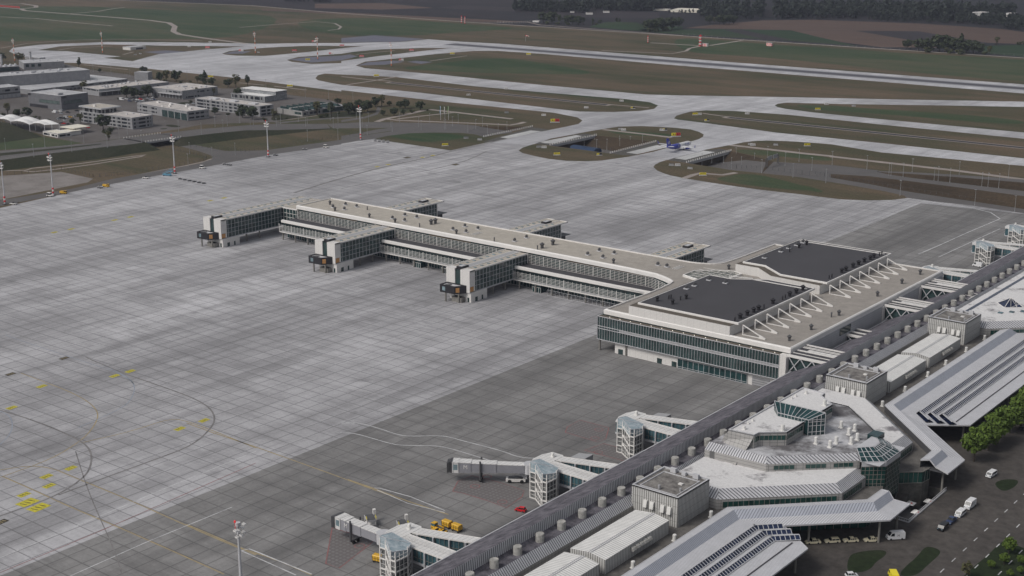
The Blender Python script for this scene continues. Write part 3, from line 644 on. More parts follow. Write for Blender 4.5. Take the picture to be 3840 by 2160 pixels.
# roof equipment
def mushroom(x, y, z, r=1.0, h=2.3):
    mb = MB(); mb.lathe(x, y, [(r*.62, z), (r*.62, z+h*.42), (r*.55, z+h*.45), (r*1.05, z+h*.78), (r*.98, z+h*.82), (r*.3, z+h), (r*.28, z+h*1.06)], 8); return mb
def pipe(x, y, z, h=1.9):
    mb = MB(); mb.cyl(x, y, z, z+h*.72, .3, n=8); mb.lathe(x, y, [(.3, z+h*.72), (.52, z+h*.76), (.08, z+h)], 8); return mb
def fan(x, y, z):
    mb = MB(); mb.box(x-1.15, x+1.15, y-.9, y+.9, z, z+.35); mb.mi = 1
    mb.box(x-.6, x+.35, y-.5, y+.5, z+.35, z+1.5); mb.cyl(x+.1, y, z+1.3, z+1.9, .55, .4, 8); mb.box(x+.35, x+.9, y-.25, y+.25, z+.9, z+1.6); return mb
A_, B_, C_, D_, E_4, G_ = tile(1040, 720, 4.025), tile(1560, 720, 4.025), tile(1880, 900, 4.025), tile(2400, 860, 4.025), tile(2480, 1160, 4.025), tile(2960, 900, 4.025)
for f, pts in ((A_, [(795, 190), (870, 285), (1390, 385), (1778, 460)]), (B_, [(610, 632)]), (C_, [(1693, 352)]), (D_, [(1338, 603)]), (E_4, [(2260, 310), (1930, 475)]), (G_, [(1973, 520), (1697, 660), (1328, 850), (747, 1140), (328, 1355)])):
    for p in pts:
        q = G(*f(*p), ZR); part(mushroom(q.x, q.y, ZR, .95, 2.5), 'roof_ventilator', M_['dgrey'], pier)
for f, pts in ((A_, [(2322, 490), (2385, 475)]), (B_, [(1903, 850), (2066, 800)])):
    for p in pts:
        q = G(*f(*p), ZR); part(mushroom(q.x, q.y, ZR, 1.35, 3.0), 'roof_ventilator', M_['dgrey'], pier)
for f, pts in ((A_, [(1358, 270), (2148, 530)]), (B_, [(1182, 745), (1834, 868)]), (G_, [(634, 1165)])):
    for p in pts:
        q = G(*f(*p), ZR); part(pipe(q.x, q.y, ZR, 2.4), 'vent_pipe', M_['dgrey'], pier)
for f, pts in ((A_, [(1030, 197), (840, 235), (1013, 268), (1198, 228), (1925, 360), (1738, 405), (1922, 440), (2105, 392)]), (B_, [(738, 525), (557, 575), (755, 610), (935, 563), (1667, 695), (1487, 745)]), (C_, [(1478, 170), (1303, 228), (1532, 272), (1703, 212)]), (D_, [(268, 545), (405, 570)])):
    for p in pts:
        q = G(*f(*p), ZR); part(fan(q.x, q.y, ZR), 'roof_fan', [M_['lgrey'], M_['dgrey']], pier)
for f, p in ((B_, (857, 645)), (D_, (522, 600))):
    q = G(*f(*p), ZR); mb = MB()
    for k in (-1.2, 0, 1.2): mb.box(q.x+k-.15, q.x+k+.15, q.y, q.y+7, ZR, ZR+.25)
    mb.box(q.x-1.2, q.x+1.2, q.y+3.4, q.y+3.5, ZR, ZR+.1); part(mb, 'roof_walkway', M_['white'], pier)
# ---- head building glass front
gz0, gz1, gx0, gx1, gy = 5.3, 16.0, -335.7, -246.2, 484.4
mb = MB(); mb.box(gx0+.3, gx1, gy+.25, 487.1, gz0+.1, gz1-.3); part(mb, 'front_glazing', M_['glass'], pier)
mb = MB(); mb.box(gx0+.3, gx0+.6, gy+.25, 530, gz0+.1, gz1-.3); part(mb, 'side_glazing', M_['glass'], pier)
mb = MB(); n = 66
for i in range(n+1):
    x = gx0+(gx1-gx0)*i/n; mb.box(x-.045, x+.045, gy-.05, gy+.22, gz0, gz1)
for z in (gz0, 10.35, 11.45, gz1-.15): mb.box(gx0, gx1, gy-.09, gy+.24, z, z+.2)
for z in (gz0, 10.35, 11.45, gz1-.15): mb.box(gx0-.05, gx0+.28, gy+.3, 530, z, z+.2)
for i in range(34): mb.box(gx0-.02, gx0+.27, gy+.3+i*1.36, gy+.45+i*1.36, gz0, gz1)
part(mb, 'mullions', M_['lgrey'], pier)
mb = MB(); mb.box(-324, gx1, gy+.1, gy+.24, 10.6, 11.4); part(mb, 'spandrel_band', M_['grey'], pier)
mb = MB(); mb.box(gx0, gx1, gy, 487.5, gz1-.28, gz1-.05); part(mb, 'glazing_top', M_['brownledge'], pier)
mb = MB()
for i in range(16): mb.cyl(-330+i*5.4, 485.9, gz1-.04, gz1+.12, .16, n=6)
part(mb, 'downlights', M_['downlight'], pier)
mb = MB(); mb.box(-327.1, -243.5, 486.1, 500, 0, 5.3); part(mb, 'base_wall', M_['offwhite'], pier)
mb = MB(); mb.box(-336, -246, 485.2, 500, 4.9, 5.25); part(mb, 'plinth_soffit', M_['dgrey'], pier)
mb = MB(); mb.box(-294.5, -261, 485.8, 486.09, 0.1, 4.2); part(mb, 'ground_glazing', M_['teal'], pier)
mb = MB()
for i in range(14): mb.box(-294.5+i*2.577-.07, -294.5+i*2.577+.07, 485.7, 485.79, 0, 4.25)
for z in (0.02, .7, 4.15): mb.box(-294.5, -261, 485.68, 485.8, z, z+.12)
part(mb, 'ground_frames', M_['lgrey'], pier)
for x in (-325.2, -305, -297.6):
    mb = MB(); mb.box(x, x+2.4, 485.95, 486.09, 0.05, 2.3); dr = part(mb, 'service_door', M_['glass'], pier)
mb = MB(); mb.box(-258.7, -250.5, 485.95, 486.09, 0.05, 3.9); part(mb, 'roller_door', M_['metalwall'], pier)
mb = MB(); mb.box(-246.1, -242.7, 484.6, 487.15, 0, 16.2); part(mb, 'corner_wall', M_['offwhite'], pier)
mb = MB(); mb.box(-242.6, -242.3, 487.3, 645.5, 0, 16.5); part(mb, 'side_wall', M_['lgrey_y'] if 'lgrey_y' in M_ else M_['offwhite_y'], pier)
mb = MB(); mb.box(-242.28, -242.1, 531.5, 542, 13.2, 16.3); wn = part(mb, 'window', M_['glass'], pier)
# ---- the two raised roof blocks
def block(wall_pts, roof_pts, zw=22.6, zr=23.3):
    mb = MB(); mb.prism(wall_pts, 16.8, zw, top=False, bot=False); part(mb, 'block_wall', M_['offwhite'], pier)
    mb = MB(); mb.poly([(p[0], p[1], zw) for p in offset_poly(wall_pts, 0.15)]); part(mb, 'block_ledge', M_['brownledge'], pier)
    mb = MB(); mb.poly([(p[0], p[1], zr-.12) for p in offset_poly(roof_pts, .3)]); part(mb, 'block_roof', M_['bitumen'], pier)
    mb = MB(); rim(mb, roof_pts, .55, zw-.1, zr+.12, .12); part(mb, 'block_rim', M_['white'], pier)
n_roof = [(-319.3, 491.6), (-269.3, 491.6), (-269.3, 561.8), (-293.3, 562.2), (-307.5, 552.9), (-319.3, 552.9)]
n_wall = [(-321.2, 487.5), (-271, 487.5), (-271, 559.5), (-292, 560), (-306.5, 550.5), (-321.2, 550.5)]
f_roof = [(-319.3, 584.4), (-307.3, 584.4), (-293.6, 574), (-269.3, 573.8), (-269.3, 645.4), (-319.3, 645.4)]
f_wall = [(-321.3, 581), (-308.8, 581), (-296.8, 571.2), (-271, 569.8), (-271, 644.4), (-321.3, 644.4)]
block(n_wall, n_roof); block(f_wall, f_roof)
mb = MB()
mb.bar((-311, 556.5, 23.25), (-300, 559.5, 23.25), .5, .3)
for y0 in (558, 642): mb.box(-300, -271.5, y0-.4, y0+.4, 23.2, 23.42)
mb.box(-318, -300, 641.6, 642.4, 23.2, 23.42)
part(mb, 'roof_curb', M_['white'], pier)
for f, pts in ((D_, [(260, 1085), (492, 1130), (698, 1050), (1510, 1345), (1618, 1298), (1715, 1253), (1790, 1220), (2005, 1122), (2258, 1010), (2357, 965), (2457, 920)]), (G_, [(260, 75), (145, 120), (790, 495), (853, 465), (960, 415), (1043, 377), (1130, 335), (1220, 298), (1275, 268)])):
    for i, p in enumerate(pts):
        q = G(*f(*p), 23.2); part(mushroom(q.x, q.y, 23.2, 1.2 if q.x > -280 else .95, 2.4), 'roof_ventilator', M_['black'], pier)
for f, pts in ((D_, [(435, 1052), (468, 1040), (610, 1068), (1430, 1390), (1870, 1190), (2150, 1062), (2192, 1040), (2257, 340)]), (G_, [(600, 583), (640, 568), (1360, 240), (1395, 222)])):
    for p in pts:
        q = G(*f(*p), 23.2); part(pipe(q.x, q.y, 23.2, 2.0), 'vent_pipe', M_['black'], pier)
for f, pts in ((D_, [(700, 900), (820, 855), (1040, 770), (1287, 815), (1880, 435), (2127, 340), (2245, 290), (2365, 245), (2460, 205)]),):
    for p in pts:
        q = G(*f(*p), 23.2); part(fan(q.x, q.y, 23.2), 'roof_fan', [M_['lgrey'], M_['dgrey']], pier)
for y in [492.5+10.4*i for i in range(7)]+[573.3+10.58*i for i in range(7)]:      # triangular roof braces
    mb = MB(); mb.bar((-267.5, y, ZR+.2), (-267.5, y, 22.7), .36, .45); mb.bar((-267.5, y, 22.6), (-257.4, y, ZR+.35), .38, .38); mb.bar((-267.5, y, ZR+.25), (-257.4, y, ZR+.25), .36, .32)
    mb.add([(-259.8, y-.24, ZR), (-257, y-.24, ZR), (-257, y-.24, ZR+.6), (-259.8, y-.24, ZR+1.6), (-259.8, y+.24, ZR), (-257, y+.24, ZR), (-257, y+.24, ZR+.6), (-259.8, y+.24, ZR+1.6)], ((0, 1, 2, 3), (7, 6, 5, 4), (0, 4, 5, 1), (1, 5, 6, 2), (2, 6, 7, 3), (3, 7, 4, 0)))
    part(mb, 'roof_brace', M_['white'], pier)
SK = [(-337.4, 558.6), (-337.4, 569.5), (-329, 577), (-321.4, 580.4), (-316, 578.6), (-316, 564.8), (-321.5, 555.4), (-328, 555.4)]
mb = MB(); rim(mb, SK, .6, ZR, 19.3, .2); sk = part(mb, 'skylight', M_['white'], pier)
M_['skyglass'] = glassy('olive_skylight', (0.1, 0.1, 0.075), 0.2)
mb = MB(); mb.poly([(p[0], p[1], 18.9) for p in offset_poly(SK, .4)]); mb.ob('skylight_glass', M_['skyglass']).parent = sk
mb = MB()
for k in range(7): mb.bar((-337+k*3.3, 558+max(0, k-5)*3, 18.98), (-337+k*3.3, 569.5+min(k, 3)*3, 18.98), .25, .14)
for k in range(6): mb.bar((-336.8+max(0, 2-k)*3, 557+k*4, 19.0), (-316.4, 557+k*4, 19.0), .2, .1)
mb.ob('skylight_bars', M_['white']).parent = sk
for c_ in sk.children: c_.matrix_parent_inverse = Matrix.Translation(-Vector(pier.location))
# ---- gate wings
def wing(x0, x1, ye, yi, s, full):
    """x0..x1 wide; ye outer end, yi where it meets the pier, s = -1 towards the camera, +1 away"""
    e = bpy.data.objects.new('gate_wing', None); COL.objects.link(e); e.parent = pier; e.location = (x0-pier.location.x, ye-pier.location.y, 0)
    W = Matrix.Translation(Vector((-x0, -ye, 0)))
    def sp(mb, name, mat): mb.xf(W); return mb.ob(name, mat, e)
    y0, y1 = min(ye, yi), max(ye, yi); xm = (x0+x1)/2
    mb = MB(); mb.box(x0, x1, y0, y1, 4.9, 5.25); mb.box(x0-.15, x1+.15, y0, y1, 4.75, 5.0); sp(mb, 'wing_floor', M_['lgrey'])
    mb = MB(); mb.box(x0+.25, x1-.2, y0+.3, y1, 5.3, 15.6); sp(mb, 'wing_glass', M_['glass'])
    mb = MB()
    n = round((y1-y0)/2.62)
    for xx in (x1-.12, x0+.12):
        for i in range(n+1):
            y = y0+(y1-y0)*i/n; mb.box(xx-.1, xx+.1, y-.06, y+.06, 5.2, 15.7)
        for z in (5.2, 7.9, 10.3, 12.7, 15.5): mb.box(xx-.12, xx+.12, y0, y1, z, z+.12)
    sp(mb, 'wing_mullions', M_['lgrey'])
    ov = 6.5 if s > 0 else 0
    ya, yb = y0, y1+ov
    mb = MB(); mb.box(x0+.1, x1-.1, ya+(4 if s < 0 else 0), yb, 15.6, 16.0); sp(mb, 'wing_roof', M_['tan'])
    mb = MB()
    for xx in (x0, x0+5.3, x1-5.3-.35, x1-.4): mb.box(xx, xx+.4, ya+.2, yb, 15.55, 16.3)
    if s > 0: mb.box(x0, x0+5.3, yb-.4, yb, 15.55, 16.3); mb.box(x1-5.3, x1, yb-.4, yb, 15.55, 16.3)
    sp(mb, 'roof_edge', M_['white'])
    mb = MB(); mb.box(x0+5.75, x1-5.75, ya+5, y1, 16.0, 16.22); sp(mb, 'roof_channel', M_['grey'])
    k = ya+8
    while k < y1-3:
        for xx in (x0+2.6, x1-3.2): mb = MB(); mb.box(xx-.7, xx+.7, k-.7, k+.7, 16.0, 16.25); sp(mb, 'roof_hatch', M_['paleglass'])
        k += 5.3
    yl = ye+1.0 if s < 0 else ye-1.0
    mb = MB(); mb.box(xm-1.9, xm+1.6, min(yl, yl-s*5.5), max(yl, yl-s*5.5), 4.9, 17.2); sp(mb, 'lift_shaft', M_['black'])
    mb = MB(); mb.box(xm-1.3, xm+1.0, min(yl-s*.8, yl-s*4.6), max(yl-s*.8, yl-s*4.6), 17.2, 17.32); sp(mb, 'shaft_top', M_['lgrey'])
    if s < 0:
        mb = MB(); mb.box(x0, xm-1.95, y0-.25, y0+4, 4.9, 16.2); mb.box(xm+1.65, x1, y0-.25, y0+4, 4.9, 16.2); sp(mb, 'end_wall', M_['offwhite'])
        mb = MB(); mb.box(x1-2.8, x1+.02, y0+.1, y0+2.9, 5.4, 7.9); sp(mb, 'door_panel', M_['orange'])
        mb = MB(); mb.box(x0+2, x1+.35, y0+.35, y0+13, 0, 4.9); sp(mb, 'base_block', M_['offwhite'])
        mb = MB()
        for yy, wd in ((y0+3.6, 1.9), (y0+8.6, 1.1)): mb.box(x1+.36, x1+.42, yy, yy+wd, 0, 2.3)
        mb.box(x1-1.9, x1-.8, y0+.24, y0+.34, 0, 2.3); sp(mb, 'base_doors', M_['glass'])
        q = [(x0+.7, y0-6), (x0+9.6, y0-5.3), (x0+13.2, y0-.6), (x0+13.2, y0-.3), (x0+.7, y0-.3)]
        mb = MB(); mb.prism(q, 4.6, 8.6, top=False); mb.loft([[(p[0], p[1], 8.6) for p in q], [(p[0], p[1], 8.6) for p in offset_poly(q, .35)], [(p[0], p[1], 8.0) for p in offset_poly(q, .4)]], cap=False); dk = sp(mb, 'bridge_cabin', M_['black'])
        mb = MB(); mb.poly([(p[0], p[1], 8.05) for p in offset_poly(q, .3)]); sp(mb, 'cabin_roof', M_['lgrey'])
        mb = MB(); mb.box(x0+3, x0+5.4, y0-4.8, y0-2.2, 8.1, 8.5); sp(mb, 'cabin_hatch', M_['dgrey'])
        d = Vector((8.9, .7, 0)).normalized(); nn = Vector((d.y, -d.x, 0)); a0 = Vector((x0+.7, y0-6, 0))
        mb = MB(); u = a0+d*1.5+nn*.06; v = a0+d*3.3+nn*.06
        mb.loft([[u, v, v+Vector((0, 0, 2)), u+Vector((0, 0, 2))], [p-nn*.05 for p in (u, v, v+Vector((0, 0, 2)), u+Vector((0, 0, 2)))]]); mb.v = [(p[0], p[1], p[2]+5.6) for p in mb.v]; sp(mb, 'cabin_window', M_['paleglass'])
        a1 = Vector((x0+9.6, y0-5.3, 0)); d = Vector((3.6, 4.7, 0)).normalized(); nn = Vector((d.y, -d.x, 0))
        u = a1+d*.7+nn*.06; v = a1+d*2.6+nn*.06
        mb = MB(); mb.loft([[u, v, v+Vector((0, 0, 2.4)), u+Vector((0, 0, 2.4))], [p-nn*.05 for p in (u, v, v+Vector((0, 0, 2.4)), u+Vector((0, 0, 2.4)))]]); mb.v = [(p[0], p[1], p[2]+5.3) for p in mb.v]; sp(mb, 'cabin_door', M_['orange'])
        for px, py in ((x0+3.8, y0-5.2), (x0+11.0, y0-3.6)):
            mb = MB(); mb.cyl(px, py, 0, 4.6, .45, n=10); sp(mb, 'cabin_column', M_['post'])
        mb = MB(); mb.box(x0+6, x0+12.2, y0-3.2, y0-.2, 0, 2.5); sp(mb, 'plant_box', M_['post'])
        mb = MB(); mb.box(x0+6.3, x0+8.9, y0-2.9, y0-.5, 2.5, 2.56); mb.box(x0+9.3, x0+11.9, y0-2.9, y0-.5, 2.5, 2.56); sp(mb, 'plant_grille', M_['black'])
    else:
        mb = MB(); mb.box(x0, xm-2, y1-.3, y1+.2, 4.9, 15.6); mb.box(xm+1.7, x1, y1-.3, y1+.2, 4.9, 15.6); sp(mb, 'end_wall', M_['offwhite'])
        mb = MB(); mb.box(x0+2, x1-2, y1+.2, y1+7, 4.6, 8.4); sp(mb, 'bridge_cabin', M_['black'])
        mb = MB(); mb.box(x0+2.5, x1+.5, y1+.4, y1+8.5, 8.4, 8.7); sp(mb, 'cabin_roof', M_['dgrey'])
        for px, py in ((x0+4, y1+5), (x1-4, y1+5)):
            mb = MB(); mb.cyl(px, py, 0, 4.6, .45, n=10); sp(mb, 'cabin_column', M_['post'])
        mb = MB(); mb.box(x0+2, x1-.2, y1-13, y1-.5, 0, 4.9); sp(mb, 'base_block', M_['offwhite'])
    for yy in (ye-s*20, ye-s*30):
        for xx in (x0+1.5, x1-1.5):
            mb = MB(); mb.cyl(xx, yy, 0, 4.9, .42, n=8); sp(mb, 'wing_column', M_['post'])
    return e
w1 = wing(*WX[0], 508.2, 585.5, -1, True); wing(*WX[1], 508.2, 555.6, -1, True); wing(*WX[2], 508.2, 555.6, -1, True)
for x0, x1 in ((-567.2, -551.9), (-472.9, -457.8), (-378.9, -363.6)): wing(x0, x1, 623.0, 584.4, 1, True)
# low connecting piece between the far wing and the pier
mb = MB(); mb.box(-616.7, -604.2, 556.3, 585, 4.95, 15.6); part(mb, 'link_glass', M_['glass'], pier)
mb = MB(); mb.box(-616.6, -604.2, 555.9, 585.5, 15.6, 16.1); part(mb, 'link_roof', M_['tan'], pier)
mb = MB()
for i in range(5): mb.box(-616.4+i*2.7, -616.2+i*2.7, 556.05, 556.28, 5, 15.6)
for z in (5.0, 7.9, 10.3, 12.7, 15.4): mb.box(-616.6, -604.2, 556.03, 556.28, z, z+.2)
mb.box(-616.6, -604.2, 555.6, 556, 15.55, 16.3); part(mb, 'link_frames', M_['white'], pier)
# ================================================================ TERMINAL ON THE RIGHT
Y0, Y1 = 70, 900
term = thing('terminal_building', 'long grey terminal with dark mossy sloped roof and two ribbed metal bands, at right', 'terminal', (-228, 400, 0))
LE, LZ = [(-240.5, 10), (-226.7, 15.8)], 0
def sweepY(mb, prof, y0, y1, step=None):
    mb.loft([[(x, y0, z) for x, z in prof], [(x, y1, z) for x, z in prof]], cap=False, closed=False); return mb
mb = MB(); sweepY(mb, [(-240.5, 10), (-224.25, 17.7)], Y0, Y1); part(mb, 'sloped_roof', M_['moss'], term)
mb = MB(); mb.box(-240.85, -240.45, Y0, Y1, 9.75, 10.15); part(mb, 'gutter', M_['lgrey'], term)
mb = MB(); sweepY(mb, [(-224.25, 17.7), (-223.95, 14.3)], Y0, Y1); part(mb, 'upper_band', M_['seam_y'], term)
mb = MB(); sweepY(mb, [(-223.95, 14.3), (-222.9, 13.5), (-219.7, 13.5)], Y0, Y1); part(mb, 'ventilator_strip', M_['moss'], term)
mb = MB(); sweepY(mb, [(-219.7, 13.5), (-217.4, 11)], Y0, Y1); part(mb, 'lower_band', M_['seam_y'], term)
mb = MB(); sweepY(mb, [(-217.4, 11), (-217.4, 8)], Y0, Y1); part(mb, 'band_wall', M_['stone'], term)
mb = MB(); sweepY(mb, [(-239.2, 0), (-239.2, 10)], Y0, Y1); part(mb, 'airside_wall', M_['dgrey'], term)
C0 = 411.0
def mir(p): return (p[0], 2*C0-p[1])
A1 = [(-194, Y0), (-194, 352.8), (-162.5, 385.2), (-162.3, 395.2)]
front = [(-165.5, 404), (-165.4, 414.8), (-166.2, 418.4), (-160.2, 423.8), (-159.6, 428.5)]
A2 = [mir(p) for p in A1[::-1]]; A2[-1] = (-194, Y1)
DECK = [(-217.4, Y0)]+A1+front+A2[:-1]+[(-194, Y1), (-217.4, Y1)]
mb = MB(); mb.poly([(p[0], p[1], 8.0) for p in DECK]); part(mb, 'roof_deck', M_['deck'], term)
WALL = [(-196, Y0), (-196, 355), (-163.5, 387.5), (-163.3, 396)]
mb = MB()
def wallstrip(mb, pts, z0, z1, off=0):
    mb.loft([[(p[0], p[1], z0) for p in pts], [(p[0], p[1], z1) for p in pts]], cap=False, closed=False); return mb
wallstrip(mb, WALL+[(-165.4, 404.2)], 0, 7.98); part(mb, 'landside_glazing', M_['green'], term)
mb = MB(); wallstrip(mb, [mir(p) for p in WALL], 0, 7.98); part(mb, 'landside_glazing', M_['green'], term)
mb = MB(); wallstrip(mb, front[1:]+[mir(WALL[-1])], 3.9, 7.98); part(mb, 'entrance_glazing', M_['green'], term)
mb = MB(); wallstrip(mb, front[1:]+[(-163, 431)], -5, 3.9); part(mb, 'concrete_plinth', M_['gravel'], term)
mb = MB()
for pl in (WALL, [mir(p) for p in WALL]):
    for a, b in zip(pl, pl[1:]):
        a, b = Vector((*a, 0)), Vector((*b, 0)); n = max(1, int((b-a).length/2.6))
        if (b-a).length > 200: continue
        for i in range(n+1):
            q = a.lerp(b, i/n)+Vector((.15, 0, 0)); mb.bar((q.x, q.y, 0.1), (q.x, q.y, 7.9), .16)
for a, b in zip(front[1:], front[2:]):
    a, b = Vector((*a, 0)), Vector((*b, 0)); n = max(1, int((b-a).length/1.5))
    for i in range(n+1): q = a.lerp(b, i/n)+Vector((.1, -.1, 0)); mb.bar((q.x, q.y, 4), (q.x, q.y, 7.9), .12)
    mb.bar((a.x+.1, a.y-.1, 3.9), (b.x+.1, b.y-.1, 3.9), .2); mb.bar((a.x+.1, a.y-.1, 7.9), (b.x+.1, b.y-.1, 7.9), .25)
part(mb, 'glazing_bars', M_['post'], term)
k = 0                                              # drums on the strip
mbp = None
y = 292.7-10.47*14
DRUM = None
while y < 760:
    mb = MB(); mb.lathe(-221.6, y, [(1.3, 13.5), (1.3, 15.9), (1.22, 16.05), (1.22, 15.95), (.2, 15.9)], 14)
    if 60 < y: part(mb, 'drum_ventilator', M_['drum'], term)
    y += 10.47
for y in (304.6-21.8*k for k in range(8)):
    mb = MB(); mb.box(-197.9, -196.5, y-.7, y+.7, 8, 8.25); mb.lathe(-197.2, y, [(.62, 8.25), (.62, 10), (.5, 10.15), (.05, 10.15)], 12); part(mb, 'deck_ventilator', M_['cyl'], term)
for y in (326.9, 348.1, 474.7, 495.8, 518.3, 537.1, 559.6, 581.1, 602.6, 624):
    mb = MB(); mb.box(-197.9, -196.5, y-.7, y+.7, 8, 8.25); mb.lathe(-197.2, y, [(.62, 8.25), (.62, 10), (.5, 10.15), (.05, 10.15)], 12); part(mb, 'deck_ventilator', M_['cyl'], term)
# ---- faceted hall of one module
def facet(root, eave, top, ze, zt, zb, roofmat, zr=None, name='band', windows=None, wname='wall'):
    mb = MB(); n = len(eave)
    mb.loft([[(p[0], p[1], zb) for p in eave], [(p[0], p[1], ze) for p in eave]], cap=False, closed=False); part(mb, wname, M_['stone'], root)
    mb = MB()
    for i in range(n-1):
        mb.mi = 0 if abs(eave[i+1][1]-eave[i][1]) > abs(eave[i+1][0]-eave[i][0])*.6 else 1
        mb.quad((*eave[i], ze), (*eave[i+1], ze), (*top[i+1], zt), (*top[i], zt))
    part(mb, name, [M_['seam_y'], M_['seam_x']], root)
    mb = MB(); mb.poly([(p[0], p[1], zr or zt) for p in top]); part(mb, roofmat[1], M_[roofmat[0]], root)
def winband(root, a, b, z0, z1, pitch=1.7, name='window_band'):
    a, b = Vector((*a, 0)), Vector((*b, 0)); d = (b-a).normalized(); nn = Vector((d.y, -d.x, 0))
    mb = MB(); P = [a+nn*.06, b+nn*.06, b-nn*.1, a-nn*.1]
    mb.loft([[(p.x, p.y, z0) for p in P], [(p.x, p.y, z1) for p in P]]); o = part(mb, name, M_['green'], root)
    mb = MB(); n = max(2, round((b-a).length/pitch))
    for i in range(n+1): q = a.lerp(b, i/n)+nn*.1; mb.bar((q.x, q.y, z0), (q.x, q.y, z1), .1)
    f = part(mb, 'window_frame', M_['post'], root); return o
hall = thing('check_in_hall', 'faceted terminal hall with weathered white roofs, ribbed slopes, green glass bands and white roof ventilators', 'terminal hall', (-195, 411, 8))
wt = [(-217.3, 357.5), (-200, 357.7), (-173.1, 384.6), (-173.2, 398.5)]; we = [(-217.3, 354.2), (-198.7, 354.4), (-170.3, 383.2), (-170, 397.8)]
facet(hall, we+[mir(p) for p in we[::-1]], wt+[mir(p) for p in wt[::-1]], 11.3, 13.6, 8, ('roofwhite', 'lower_roof'))
winband(hall, (-197.5, 355.6), (-171.5, 382), 8.5, 10.4); winband(hall, (-170.25, 384.2), (-169.98, 397), 8.5, 10.4); winband(hall, mir((-170, 397)), mir((-170.25, 384.2)), 8.5, 10.4)
te = [(-217.3, 377.5), (-195, 378.7), (-172.6, 400.4)]; tt = [(-217.3, 380.6), (-196, 380.8), (-174.6, 401.6)]
facet(hall, te+[mir(p) for p in te[::-1]], tt+[mir(p) for p in tt[::-1]], 16.2, 18.0, 13.6, ('roofworn', 'middle_roof'), 17.7, 'middle_band', None, 'middle_wall')
for s_, e_ in ((.08, .3), (.42, .64), (.72, .93)):
    a, b = Vector(te[1]), Vector(te[2]); winband(hall, a.lerp(b, s_), a.lerp(b, e_), 14.2, 15.6, 1.6)
t3p = [(-212.4, 384.2), (-203.2, 385), (-203, 388), (-196, 394), (-196, 428), (-203, 434), (-203.2, 437), (-212.4, 437.8)]
mb = MB(); mb.prism(t3p, 17.6, 22.4, top=False, bot=False); part(mb, 'upper_wall', M_['stone'], hall)
mb = MB(); mb.poly([(p[0], p[1], 22.1) for p in offset_poly(t3p, .3)]); part(mb, 'upper_roof', M_['roofwhite'], hall)
mb = MB(); rim(mb, t3p, .45, 21.8, 22.5); part(mb, 'upper_parapet', M_['lgrey'], hall)
mb = MB(); pr_ = [(-217.3, 13.0), (-212.42, 13.0), (-212.42, 21.8), (-213.6, 20.5), (-215, 17), (-217.3, 13.6)]
mb.loft([[(x, 384.2, z) for x, z in pr_], [(x, 437.8, z) for x, z in pr_]]); part(mb, 'curved_shoulder', M_['stone_x'], hall)
mb = MB(); mb.loft([[(-217.3, 380.8, 13.6), (-212.4, 383.9, 19), (-212.4, 384, 22), (-203.4, 384.8, 22)], [(-205.5, 377.2, 13.6), (-204, 383, 19), (-203.5, 384.6, 21), (-203.4, 384.8, 22)]], cap=False, closed=False); part(mb, 'shoulder_end', M_['stone_x'], hall)
for a, b in (((-211.5, 384.3), (-203.6, 385)), ((-203.0, 385.4), (-203, 388)), ((-202.8, 388.2), (-196.2, 393.8)), ((-196, 394.3), (-196, 405.5)), ((-196, 416.5), (-196, 427.6))): winband(hall, a, b, 19.7, 21.3, 1.5)
# glazed lantern
ln_t, ln_f = [(-206, 406.5, 23.3), (-194.4, 406.5, 23.3), (-190.6, 411, 25.4), (-209.8, 411, 25.4)], None
mb = MB(); mb.poly(ln_t); mb.poly([(p[0], 2*C0-p[1], p[2]) for p in ln_t[::-1]])
mb.loft([[(-209.8, 411, 22), (-206, 406.5, 22), (-194.5, 406.5, 17.7), (-190.6, 411, 17.7)], [(-209.8, 411, 25.4), (-206, 406.5, 23.3), (-194.4, 406.5, 23.3), (-190.6, 411, 25.4)]], cap=False, closed=False)
mb.loft([[(-209.8, 411, 22), (-206, 415.5, 22), (-194.5, 415.5, 17.7), (-190.6, 411, 17.7)], [(-209.8, 411, 25.4), (-206, 415.5, 23.3), (-194.4, 415.5, 23.3), (-190.6, 411, 25.4)]], cap=False, closed=False)
lan = part(mb, 'glass_lantern', M_['teal'], hall)
mb = MB()
for i in range(10):
    t = i/9; a = Vector((-206, 406.45, 23.38)).lerp(Vector((-194.4, 406.45, 23.38)), t); b = Vector((-209.8, 411, 25.5)).lerp(Vector((-190.6, 411, 25.5)), t); mb.bar(a, b, .14)
    mb.bar((a.x, a.y, 22), a, .12)
for i in range(5):
    t = i/4; a = Vector((-194.4, 406.4, 0)).lerp(Vector((-190.5, 411, 0)), t); zt = 23.3+2.1*t; mb.bar((a.x+.05, a.y-.05, 17.7), (a.x+.05, a.y-.05, zt), .14)
for z in (19, 21.2, 22.6, 23.3): mb.bar((-194.4, 406.35, z), (-190.5, 410.95, z), .14)
mb.bar((-194.4, 406.4, 23.35), (-190.5, 411, 25.45), .16); mb.bar((-206, 406.4, 23.35), (-194.4, 406.4, 23.35), .2); mb.bar((-209.8, 411, 25.5), (-190.6, 411, 25.5), .2)
f = part(mb, 'lantern_bars', M_['lgrey'], hall)
